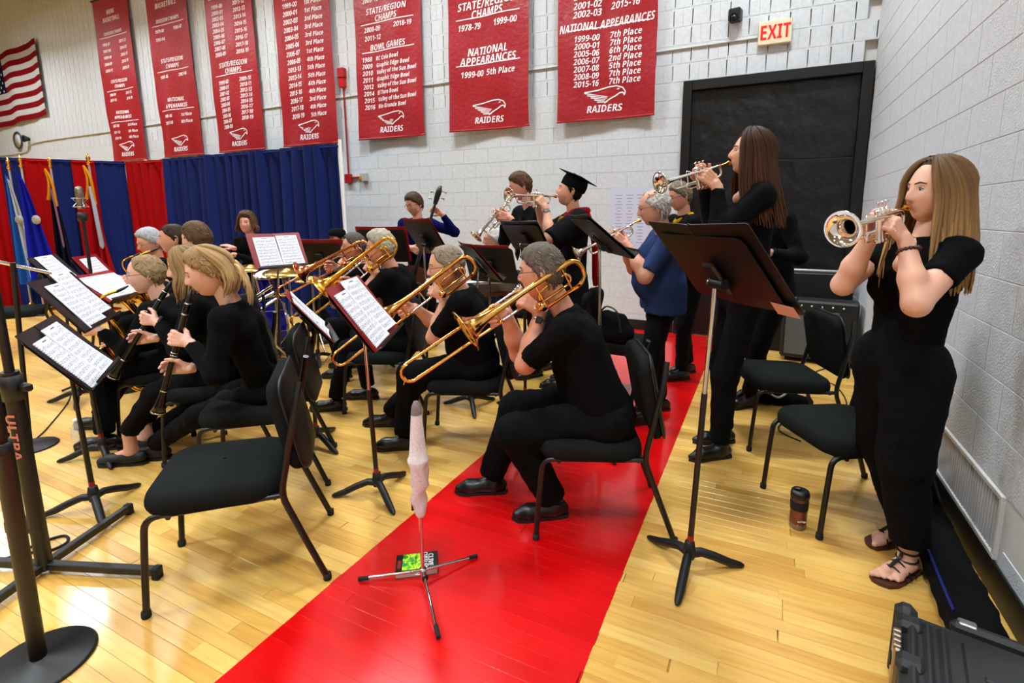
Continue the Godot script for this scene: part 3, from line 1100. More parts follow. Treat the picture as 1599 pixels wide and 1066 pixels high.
# ---------------------------------------------------------------- music stands, folders, sheets
func stand(base: Vector3, desk: Vector3, an: float, tilt: float, label: String, turn := 0.0, chrome := true, w := 0.5, h := 0.33) -> Transform3D:
	# desk: middle of the plate; an: heading its face looks to (0 picture right, 90 camera); returns the plate's frame: +Z out of its face, +Y up the plate
	var r := deg_to_rad(an)
	var n := (RT * cos(r) - FH * sin(r)).normalized()
	var t := thing("music_stand", label, "music stand", base, 0, "black orchestra music stands")
	var zt := (n * cos(deg_to_rad(tilt)) + Vector3.UP * sin(deg_to_rad(tilt))).normalized()
	var xa := Vector3.UP.cross(zt).normalized()
	var ya := zt.cross(xa).normalized()
	var x := Transform3D(Basis(xa, ya, zt), desk - base)
	var back := x * Vector3(0, -0.03, -0.035)
	var st := mb()
	var hub := Vector3(0, 0.085, 0)
	for k in 3:
		var a := turn + TAU * k / 3.0
		var d := Vector3(cos(a), 0, sin(a))
		st = mb()
		tube(st, [hub + d * 0.005 - Vector3(0, 0.01, 0), hub + d * 0.05 - Vector3(0, 0.006, 0), hub + d * 0.11 - Vector3(0, 0.028, 0), hub + d * 0.175 - Vector3(0, 0.058, 0), Vector3(0, 0.013, 0) + d * 0.225, Vector3(0, 0.01, 0) + d * 0.24], [0.02, 0.019, 0.019, 0.018, 0.013, 0.006], 8)
		obj("leg", st, M.iron, t)
	st = mb()
	lathe(st, [[0.0, 0.05], [0.022, 0.055], [0.026, 0.09], [0.02, 0.13], [0.014, 0.135], [0.0, 0.135]], Transform3D(), 12)
	obj("hub", st, M.iron, t)
	var top := back - Vector3(0, 0.03, 0)
	var mid := hub.lerp(top, 0.62 if chrome else 0.55)
	st = mb()
	tube(st, [hub, mid], 0.0125, 10)
	obj("pole", st, flat(Color(0.07, 0.045, 0.045), 0.4), t)
	st = mb()
	tube(st, [hub + (mid - hub).normalized() * 0.05, hub + (mid - hub).normalized() * 0.075], 0.0135, 10)
	obj("ring", st, flat(Color(0.55, 0.05, 0.04), 0.4), t)
	st = mb()
	tube(st, [mid, top], 0.0095, 10)
	obj("inner_tube", st, M.chrome if chrome else M.plastic, t)
	st = mb()
	box(st, x * Vector3(0, -0.03, -0.022), Vector3(0.07, 0.16, 0.022), x.basis, 0.008)
	tube(st, [x * Vector3(-0.04, -0.05, -0.03), x * Vector3(0.04, -0.05, -0.03)], 0.022, 10)
	obj("tilt_bracket", st, M.plastic, t)
	st = mb()
	lathe(st, [[0, 0], [0.016, 0], [0.019, 0.006], [0.016, 0.014], [0, 0.016]], along(x * Vector3(0.04, -0.05, -0.03), x.basis.x), 14)
	obj("knob", st, M.chrome, t)
	st = mb()
	slab(st, rrect(w, h, 0.03), x, 0.003)
	obj("desk", st, M.desk, t)
	st = mb()
	box(st, x * Vector3(0, -h / 2 + 0.001, 0.028), Vector3(w, 0.003, 0.055), x.basis, 0.0)
	box(st, x * Vector3(0, -h / 2 + 0.008, 0.055), Vector3(w, 0.016, 0.003), x.basis, 0.0)
	obj("ledge", st, M.desk, t)
	var g := Transform3D(x.basis, desk)
	return g

func folder(x: Transform3D, label: String, m: Material, sheets: Array, w := 0.52, h := 0.36, dz := 0.006, label_spot := false):
	# an open band folder lying on the desk frame x, its two covers joined at a spine, pockets along the foot
	var t := thing("music_folder", label, "folder", x.origin)
	t.basis = x.basis
	for s in [-1.0, 1.0]:
		var st := mb()
		slab(st, rrect(w / 2 - 0.003, h, 0.012), Transform3D(Basis(Vector3.UP, -0.05 * s), Vector3(w / 4 * s, 0.015, dz + 0.004)), 0.003)
		obj("cover", st, m, t)
		st = mb()
		slab(st, PackedVector2Array([Vector2(-w / 4 + 0.008, -h / 2), Vector2(w / 4 - 0.008, -h / 2), Vector2(w / 4 - 0.008, -h / 2 + 0.09 + 0.03 * s), Vector2(-w / 4 + 0.008, -h / 2 + 0.09 - 0.03 * s)]), Transform3D(Basis(Vector3.UP, -0.05 * s), Vector3(w / 4 * s, 0.015, dz + 0.0085)), 0.002)
		obj("pocket", st, m, t)
	var st2 := mb()
	box(st2, Vector3(0, 0.015, dz + 0.001), Vector3(0.014, h, 0.003))
	obj("spine", st2, m, t)
	if label_spot:
		st2 = mb()
		slab(st2, PackedVector2Array([Vector2(0, 0), Vector2(0.1, 0), Vector2(0.1, 0.055), Vector2(0.0, 0.06)]), Transform3D(Basis(Vector3.UP, PI), Vector3(-w / 2 + 0.105, -h / 2 + 0.02, dz - 0.011)), 0.001)
		obj("paper_label", st2, flat(Color(0.8, 0.6, 0.55), 0.8), t)
	for sh in sheets: sheet(x, sh[0], sh[1], sh[2], sh[3], dz + 0.012 + 0.002 * sh[4], sh[5], sh[6] if sh.size() > 6 else 0.0, sh.size() > 7)

func sheet(x: Transform3D, cx: float, cy: float, w: float, h: float, z: float, label: String, rot := 0.0, coil := false):
	# printed music resting on a desk: a thin block of pages with a lifted lower corner
	var t := thing("sheet_music", label, "sheet music", x * Vector3(cx, cy, z))
	t.basis = x.basis * Basis(Vector3.BACK, rot)
	var st := mb()
	var n := 6
	for i in n:
		for j in n:
			var q := []
			for c in [[0, 1], [1, 1], [1, 0], [0, 0]]:
				var u: float = float(i + c[0]) / n
				var v: float = float(j + c[1]) / n
				q.append([Vector3((u - 0.5) * w, (v - 0.5) * h, 0.004 + 0.016 * pow(u, 3.0) * pow(1.0 - v, 2.0)), Vector2(u, 1.0 - v)])
			st.set_smooth_group(0)
			for k in [0, 1, 2, 0, 2, 3]:
				st.set_uv(q[k][1])
				st.add_vertex(q[k][0])
	obj("top_page", st, M.sheet, t)
	st = mb()
	box(st, Vector3(0, 0, 0.0015), Vector3(w * 0.99, h * 0.99, 0.003))
	obj("under_pages", st, M.paper, t)
	if coil:
		st = mb()
		for k in 26:
			var yy := -h / 2 + 0.01 + (h - 0.02) * k / 25.0
			tube(st, [Vector3(-w / 2 + 0.006, yy, 0.006), Vector3(-w / 2 - 0.003, yy, 0.009), Vector3(-w / 2 - 0.006, yy, 0.003), Vector3(-w / 2 + 0.002, yy, -0.001)], 0.0012, 4, false)
		obj("coil", st, M.iron, t)

func stands():
	# trombone section
	var x := stand(G(590, 772), P(570, 491, 2.43), -3, 35, "music stand with red folder and open music beside the red lane", 0.5)
	folder(x, "red folder holding open music, on the stand by the red lane", M.folder_red, [[-0.115, 0.0, 0.225, 0.3, 0, "spiral bound music in the red folder by the red lane, under the loose page", 0.02, 1], [0.06, 0.03, 0.26, 0.32, 2, "loose top page of music clipped in the red folder by the red lane", -0.03]])
	x = stand(G(495, 694), P(482, 497, 3.08), -28, 38, "music stand seen almost edge on, with a fat red folder of sheets", 0.2)
	folder(x, "fat red folder seen edge on, full of sheets", M.folder_red, [[-0.1, 0.01, 0.22, 0.3, 0, "sheets sticking out of the edge on folder"], [0.12, 0.02, 0.22, 0.3, 3, "top sheets in the edge on folder, catching the light"]])
	x = stand(P(440, 600, 4.7) * Vector3(1, 0, 1), P(434, 394, 4.7), 38, 25, "music stand by the drums, its open music facing out", 0.1, true, 0.46, 0.32)
	folder(x, "red folder with two white pages, beside the drums", M.folder_red, [[-0.1, 0.0, 0.2, 0.3, 0, "first white page of music beside the drums"], [0.11, 0.01, 0.2, 0.3, 0, "second white page of music beside the drums"]], 0.5, 0.35)
	x = stand(P(500, 600, 5.0) * Vector3(1, 0, 1), P(500, 401, 5.1), -84, 24, "music stand behind the trombones, black plate towards the room", 0.7, true, 0.5, 0.3)
	folder(x, "wide red folder whose border shows round a black desk", M.folder_red, [], 0.56, 0.36)
	x = stand(P(668, 600, 4.35) * Vector3(1, 0, 1), P(664, 372, 4.35), -40, 32, "music stand in front of the bass player", 0.7)
	folder(x, "dark red folder on the bass player's stand", M.folder_red, [], 0.5, 0.36)
	x = stand(P(598, 600, 4.95) * Vector3(1, 0, 1), P(598, 384, 4.95), -80, 15, "music stand right behind the grey haired trombonist", 0.3)
	folder(x, "red folder whose top edge shows behind the grey haired trombonist", M.folder_red, [], 0.54, 0.36)
	x = stand(P(735, 600, 3.75) * Vector3(1, 0, 1), P(748, 410, 3.85), -20, 40, "music stand behind the balding trombonist", 0.9)
	folder(x, "dark red folder leaning behind the balding trombonist", M.folder_red, [[0.05, 0.0, 0.2, 0.28, 0, "sheet in the folder behind the balding trombonist"]], 0.5, 0.36)
	x = stand(P(768, 600, 4.3) * Vector3(1, 0, 1), P(766, 414, 4.3), -62, 20, "music stand at the electric piano", 0.9)
	folder(x, "bright red folder propped by the electric piano", M.folder_red, [[0.1, -0.06, 0.15, 0.2, 0, "loose page at the foot of the folder by the electric piano"]], 0.42, 0.34)
	x = stand(P(820, 600, 3.75) * Vector3(1, 0, 1), P(820, 371, 3.9), -54, 40, "all black music stand between the graduate and the man in a tie", 0.9, true, 0.34, 0.26)
	folder(x, "black folder on the stand between the graduate and the man in the tie", M.folder_black, [], 0.36, 0.29)
	x = stand(P(940, 600, 3.05) * Vector3(1, 0, 1), P(936, 371, 2.95), -7, 50, "black music stand on a chrome tube in front of the blue polo shirt", 0.9)
	folder(x, "black folder with white pages showing, in front of the blue polo shirt", M.folder_black, [[0.0, 0.02, 0.3, 0.3, 0, "white pages in the folder in front of the blue polo shirt"]], 0.5, 0.36)
	# trumpets' stand
	x = stand(G(1075, 888), P(1120, 420, 1.93), -18, 40.5, "tall music stand with a glossy dark folder, its iron foot beside the red lane", 1.62, true, 0.5, 0.34)
	folder(x, "glossy black folder with a small pink paper label, on the tall stand", M.folder_black, [[-0.02, 0.02, 0.5, 0.37, 0, "white pages edge on inside the glossy black folder"]], 0.6, 0.42, 0.006, true)
	# reeds
	x = stand(G(150, 796), P(110, 554, 2.37), -30, 37, "music stand with spiral bound music, the one beside the empty chair", 0.3, false)
	folder(x, "black folder under the spiral bound music", M.folder_black, [[-0.13, -0.02, 0.22, 0.3, 0, "spiral bound book of music on the stand beside the empty chair", 0.0, 1], [0.06, 0.0, 0.24, 0.32, 2, "loose printed page curling off the stand beside the empty chair"]], 0.56, 0.36)
	x = stand(G(163, 714), P(120, 475, 2.95), -24, 35, "second clarinet music stand with a thick sheaf of pages", 0.3, false)
	folder(x, "black folder under the thick sheaf of pages", M.folder_black, [[-0.06, -0.01, 0.24, 0.32, 0, "thick sheaf of printed music on the second clarinet stand"], [0.11, 0.05, 0.24, 0.32, 1, "pale page at the back of the second clarinet stand"]], 0.58, 0.37)
	x = stand(P(120, 600, 3.9) * Vector3(1, 0, 1), P(97, 432, 3.9), -25, 36, "music stand beyond the clarinets with a bundle of pages on top", 0.5, false)
	folder(x, "dark folder with bundled pages, beyond the clarinets", M.folder_black, [[0.0, 0.04, 0.3, 0.3, 0, "bundle of pages beyond the clarinets"]], 0.5, 0.36)
	x = stand(P(178, 600, 4.2) * Vector3(1, 0, 1), P(172, 450, 4.2), -8, 52, "low music stand by the saxophones with a red folder", 0.1, false)
	folder(x, "red folder lying open by the saxophones", M.folder_red, [[-0.08, 0.0, 0.24, 0.3, 0, "white music lying in the red folder by the saxophones"], [0.13, 0.0, 0.22, 0.3, 0, "further page in the red folder by the saxophones"]], 0.5, 0.36)
	x = stand(P(150, 600, 4.9) * Vector3(1, 0, 1), P(152, 424, 4.9), -18, 33, "music stand in front of the drapes with one slanting page", 0.1, false)
	folder(x, "red folder in front of the drapes", M.folder_red, [[0.0, 0.0, 0.3, 0.3, 0, "slanting white page in front of the drapes"]], 0.46, 0.34)

# ---------------------------------------------------------------- instruments, all pointing along local -Z from the mouthpiece rim at the origin
func trumpet(mouth: Vector3, dir: Vector3, label: String, m: Material, roll := 0.0) -> Transform3D:
	var t := thing("trumpet", label, "trumpet", mouth)
	t.basis = Basis.looking_at(dir.normalized(), Vector3.UP) * Basis(Vector3.BACK, roll)
	var st := mb()
	var back := Basis(Vector3.RIGHT, -PI / 2)            # +Y to -Z
	lathe(st, [[0.006, 0.012], [0.0115, 0.002], [0.0135, 0.0], [0.0138, 0.004], [0.0115, 0.016], [0.0075, 0.026], [0.005, 0.034], [0.0052, 0.075], [0.0, 0.08]], Transform3D(back, Vector3.ZERO), 16)
	obj("mouthpiece", st, M.gold if m == M.silver else m, t)
	st = mb()
	var p := [Vector3(0, 0, -0.06), Vector3(0, 0, -0.36)]
	p.append_array(bend(Vector3(0, 0, -0.37), Vector3(0, -0.002, -0.40), Vector3(0, -0.028, -0.40), 4))
	p.append_array(bend(Vector3(0, -0.03, -0.40), Vector3(0, -0.056, -0.40), Vector3(0, -0.056, -0.37), 4))
	p.append(Vector3(0, -0.056, -0.25))
	tube(st, p, 0.0062, 8)
	for z in [-0.30, -0.345]: tube(st, [Vector3(0, -0.001, z), Vector3(0, -0.055, z)], 0.0028, 6)
	lathe(st, [[0, 0], [0.0078, 0], [0.0078, 0.05], [0, 0.05]], Transform3D(back, Vector3(0, 0, -0.06)), 10)
	obj("leadpipe", st, m, t)
	st = mb()
	p = [Vector3(-0.022, -0.058, -0.19)]
	p.append_array(bend(Vector3(-0.022, -0.058, -0.12), Vector3(-0.022, -0.056, -0.085), Vector3(-0.022, -0.03, -0.085), 4))
	p.append_array(bend(Vector3(-0.022, -0.026, -0.085), Vector3(-0.022, 0.0, -0.085), Vector3(-0.022, 0.002, -0.12), 4))
	p.append(Vector3(-0.022, 0.002, -0.30))
	var rr := []
	for i in p.size(): rr.append(0.006 + 0.0022 * i / (p.size() - 1))
	tube(st, p, rr, 8)
	obj("bell_bow", st, m, t)
	st = mb()
	lathe(st, [[0.0082, 0.295], [0.0092, 0.35], [0.0115, 0.40], [0.0155, 0.435], [0.023, 0.462], [0.036, 0.482], [0.052, 0.493], [0.0615, 0.497], [0.0625, 0.499], [0.061, 0.5], [0.05, 0.4955], [0.035, 0.485], [0.022, 0.465], [0.0145, 0.437], [0.0105, 0.4], [0.0075, 0.35], [0.0, 0.345]], Transform3D(back, Vector3(-0.022, 0.002, 0)), 28)
	obj("bell", st, m, t)
	for k in 3:
		var z := -0.19 - 0.0265 * k
		st = mb()
		lathe(st, [[0, -0.098], [0.006, -0.096], [0.0125, -0.09], [0.0125, -0.082], [0.0108, -0.08], [0.0108, 0.012], [0.0125, 0.014], [0.0125, 0.024], [0.006, 0.03], [0.0028, 0.031], [0.0028, 0.05], [0.0075, 0.051], [0.0075, 0.055], [0.0, 0.056]], Transform3D(Basis(), Vector3(-0.011, 0, z)), 12)
		obj("valve", st, m, t)
	st = mb()
	tube(st, [Vector3(-0.011, -0.045, -0.245), Vector3(-0.011, -0.045, -0.31), Vector3(-0.011, -0.052, -0.322), Vector3(-0.011, -0.068, -0.322), Vector3(-0.011, -0.075, -0.31), Vector3(-0.011, -0.075, -0.245)], 0.0055, 7)
	tube(st, [Vector3(-0.011, -0.04, -0.18), Vector3(-0.011, -0.04, -0.145), Vector3(-0.011, -0.048, -0.138), Vector3(-0.011, -0.058, -0.145), Vector3(-0.011, -0.058, -0.18)], 0.0052, 7)
	tube(st, [Vector3(-0.022, -0.04, -0.217), Vector3(-0.05, -0.04, -0.217), Vector3(-0.055, -0.05, -0.217), Vector3(-0.05, -0.06, -0.217), Vector3(-0.022, -0.06, -0.217)], 0.005, 7)
	obj("valve_slides", st, m, t)
	st = mb()
	tube(st, [Vector3(-0.006, 0.006, -0.27), Vector3(-0.002, 0.018, -0.285), Vector3(0.0, 0.02, -0.3), Vector3(0.0, 0.008, -0.305)], 0.003, 6)
	obj("finger_hook", st, m, t)
	return t.transform

func trombone(mouth: Vector3, dir: Vector3, roll: float, ext: float, label: String, m: Material, up := Vector3.UP) -> Transform3D:
	var t := thing("trombone", label, "trombone", mouth)
	t.basis = Basis.looking_at(dir.normalized(), up) * Basis(Vector3.BACK, roll)
	var back := Basis(Vector3.RIGHT, -PI / 2)
	var bx := -0.145                                      # the bell section hangs to the player's left
	var st := mb()
	lathe(st, [[0.009, 0.016], [0.0175, 0.002], [0.0195, 0.0], [0.0198, 0.005], [0.017, 0.02], [0.011, 0.034], [0.0065, 0.044], [0.0065, 0.085], [0, 0.085]], Transform3D(back, Vector3.ZERO), 16)
	obj("mouthpiece", st, M.silver, t)
	st = mb()
	tube(st, [Vector3(0, 0, -0.06), Vector3(0, 0, -0.56)], 0.0068, 8)
	tube(st, [Vector3(0, -0.088, -0.07), Vector3(0, -0.088, -0.56)], 0.0068, 8)
	tube(st, [Vector3(0, 0, -0.1), Vector3(0, -0.088, -0.1)], 0.0055, 8)
	obj("inner_slide", st, M.chrome, t)
	st = mb()
	var z1 := -0.62 - ext
	var p := [Vector3(0, 0, -0.14 - ext), Vector3(0, 0, z1)]
	p.append_array(bend(Vector3(0, 0, z1), Vector3(0, -0.002, z1 - 0.045), Vector3(0, -0.044, z1 - 0.045), 4))
	p.append_array(bend(Vector3(0, -0.044, z1 - 0.045), Vector3(0, -0.086, z1 - 0.045), Vector3(0, -0.088, z1), 4))
	p.append(Vector3(0, -0.088, -0.14 - ext))
	tube(st, p, 0.0082, 8)
	for z in [-0.155 - ext]: tube(st, [Vector3(0, 0, z), Vector3(0, -0.088, z)], 0.0055, 8)
	lathe(st, [[0, 0], [0.01, 0], [0.011, 0.03], [0, 0.03]], Transform3D(back, Vector3(0, 0, -0.14 - ext)), 10)
	lathe(st, [[0, 0], [0.01, 0], [0.011, 0.03], [0, 0.03]], Transform3D(back, Vector3(0, -0.088, -0.14 - ext)), 10)
	tube(st, [Vector3(0, -0.06, z1 - 0.044), Vector3(0, -0.075, z1 - 0.06)], 0.004, 6)
	obj("outer_slide", st, m, t)
	st = mb()
	# lower branch back to the tuning slide, round it, and forward as the bell
	p = [Vector3(0, -0.088, -0.07), Vector3(0, -0.088, -0.045), Vector3(-0.03, -0.1, -0.025), Vector3(bx, -0.105, -0.0), Vector3(bx, -0.105, 0.2)]
	p.append_array(bend(Vector3(bx, -0.105, 0.2), Vector3(bx, -0.1, 0.262), Vector3(bx, -0.045, 0.262), 5))
	p.append_array(bend(Vector3(bx, -0.04, 0.262), Vector3(bx, 0.018, 0.262), Vector3(bx, 0.02, 0.2), 5))
	p.append(Vector3(bx, 0.02, -0.08))
	var rr := []
	for i in p.size(): rr.append(0.0075 + 0.0055 * float(i) / (p.size() - 1))
	tube(st, p, rr, 10)
	tube(st, [Vector3(bx, 0.02, 0.02), Vector3(bx, -0.105, 0.02)], 0.005, 6)
	tube(st, [Vector3(bx, 0.02, 0.17), Vector3(bx, -0.105, 0.17)], 0.004, 6)
	tube(st, [Vector3(bx, 0.012, -0.1), Vector3(0, -0.01, -0.1)], 0.005, 6)
	obj("tuning_section", st, m, t)
	st = mb()
	# valve tubing folded inside the tuning loop
	p = [Vector3(bx + 0.012, -0.075, 0.0), Vector3(bx + 0.012, -0.075, 0.17)]
	p.append_array(bend(Vector3(bx + 0.012, -0.075, 0.17), Vector3(bx + 0.012, -0.05, 0.215), Vector3(bx + 0.012, -0.022, 0.17), 5))
	p.append_array([Vector3(bx + 0.012, -0.022, 0.06), Vector3(bx + 0.012, -0.03, 0.02), Vector3(bx + 0.012, -0.06, 0.01)])
	tube(st, p, 0.0068, 8)
	lathe(st, [[0, 0], [0.02, 0], [0.02, 0.045], [0, 0.045]], Transform3D(Basis(Vector3.FORWARD, PI / 2), Vector3(bx - 0.02, -0.085, 0.0)), 14)
	obj("rotor_valve", st, m, t)
	st = mb()
	lathe(st, [[0.013, 0.06], [0.0145, 0.14], [0.0175, 0.2], [0.0235, 0.25], [0.034, 0.29], [0.052, 0.322], [0.078, 0.343], [0.1, 0.351], [0.1025, 0.354], [0.1, 0.356], [0.076, 0.347], [0.05, 0.326], [0.032, 0.293], [0.0215, 0.251], [0.0155, 0.2], [0.012, 0.14], [0, 0.13]], Transform3D(back, Vector3(bx, 0.02, 0)), 32)
	obj("bell", st, m, t)
	return t.transform

func clarinet(a: Vector3, b: Vector3, label: String):
	var t := thing("clarinet", label, "clarinet", a)
	var y := (b - a).normalized()
	t.transform = along(a, y)
	var L := 0.66
	var st := mb()
	lathe(st, [[0.0, -0.002], [0.006, 0.0], [0.011, 0.04], [0.0125, 0.07], [0.0, 0.071]], Transform3D(), 14)
	obj("mouthpiece", st, M.plastic, t)
	st = mb()
	lathe(st, [[0.0125, 0.066], [0.0155, 0.072], [0.0155, 0.125], [0.0135, 0.13], [0.0132, 0.33], [0.0142, 0.335], [0.0142, 0.345], [0.0134, 0.35], [0.0138, 0.53], [0.0155, 0.545], [0.018, 0.58], [0.024, 0.62], [0.034, L], [0.032, L], [0.02, 0.62], [0.0, 0.6]], Transform3D(), 18)
	obj("body", st, flat(Color(0.02, 0.02, 0.022), 0.25), t)
	for h in [0.071, 0.128, 0.333, 0.347, 0.54, 0.655]:
		st = mb()
		var r := 0.0165 if h < 0.5 else (0.0168 if h < 0.6 else 0.0335)
		lathe(st, [[r - 0.001, h - 0.003], [r, h - 0.002], [r, h + 0.002], [r - 0.001, h + 0.003]], Transform3D(), 18)
		obj("ring", st, M.chrome, t)
	for k in 13:
		var h := 0.16 + k * 0.028
		var a2 := 0.5 * sin(k * 2.1) + 0.2
		var dv := Vector3(cos(a2), 0, sin(a2))
		st = mb()
		lathe(st, [[0, 0], [0.0075, 0], [0.0075, 0.003], [0, 0.004]], along(Vector3(0, h, 0) + dv * 0.015, dv), 10)
		obj("key", st, M.chrome, t)
	st = mb()
	for a3 in [0.9, -0.5]:
		var dv := Vector3(cos(a3), 0, sin(a3)) * 0.0185
		tube(st, [dv + Vector3(0, 0.15, 0), dv + Vector3(0, 0.325, 0)], 0.0019, 5)
		tube(st, [dv + Vector3(0, 0.355, 0), dv + Vector3(0, 0.53, 0)], 0.0019, 5)
	obj("key_rods", st, M.chrome, t)

func saxophone(mouth: Vector3, dir: Vector3, label: String):
	# local: mouthpiece at the origin, neck running along -Z, body hanging down
	var t := thing("saxophone", label, "saxophone", mouth)
	t.basis = Basis.looking_at(Vector3(dir.x, 0, dir.z).normalized(), Vector3.UP) * Basis(Vector3.RIGHT, -0.38).scaled(Vector3.ONE * 0.86)
	var st := mb()
	tube(st, [Vector3(0, 0, 0), Vector3(0, -0.005, -0.04), Vector3(0, -0.008, -0.085)], [0.006, 0.011, 0.0125], 10)
	obj("mouthpiece", st, M.plastic, t)
	st = mb()
	tube(st, smooth_path([Vector3(0, -0.008, -0.07), Vector3(0, -0.002, -0.13), Vector3(0, -0.012, -0.19), Vector3(0, -0.06, -0.215), Vector3(0, -0.1, -0.218)]), 0.0115, 10)
	obj("neck", st, M.gold, t)
	st = mb()
	var p := smooth_path([Vector3(0, -0.1, -0.218), Vector3(0, -0.35, -0.2), Vector3(0, -0.66, -0.178), Vector3(0, -0.745, -0.2), Vector3(0, -0.775, -0.26), Vector3(0, -0.74, -0.32), Vector3(0, -0.62, -0.345), Vector3(0, -0.45, -0.37)], 4)
	var rr := []
	for i in p.size(): rr.append(0.012 + 0.03 * float(i) / (p.size() - 1))
	tube(st, p, rr, 14)
	obj("body", st, M.gold, t)
	st = mb()
	lathe(st, [[0.041, 0.0], [0.046, 0.04], [0.056, 0.08], [0.073, 0.105], [0.075, 0.108], [0.07, 0.107], [0.052, 0.082], [0.04, 0.04], [0.0, 0.02]], along(Vector3(0, -0.46, -0.368), Vector3(0, 0.99, -0.14)), 24)
	obj("bell", st, M.gold, t)
	for k in 9:
		st = mb()
		var yy := -0.17 - k * 0.055
		lathe(st, [[0, 0], [0.014 + 0.001 * k, 0], [0.014 + 0.001 * k, 0.006], [0, 0.008]], along(Vector3(0.016 + 0.0022 * k, yy, -0.212 + 0.003 * k), Vector3(0.8, 0, -0.6)), 12)
		obj("key_cup", st, M.gold, t)
	st = mb()
	for s in [-1.0, 1.0]: tube(st, [Vector3(0.03 * s, -0.14, -0.215), Vector3(0.035 * s, -0.66, -0.2)], 0.003, 5)
	obj("key_rods", st, M.gold, t)

# ---------------------------------------------------------------- bodies
func cap(a: Vector3, b: Vector3, ra: float, rb: float, cut := 0) -> Array:   # cut 1: flat end at b
	return [a, b, ra, rb, cut]

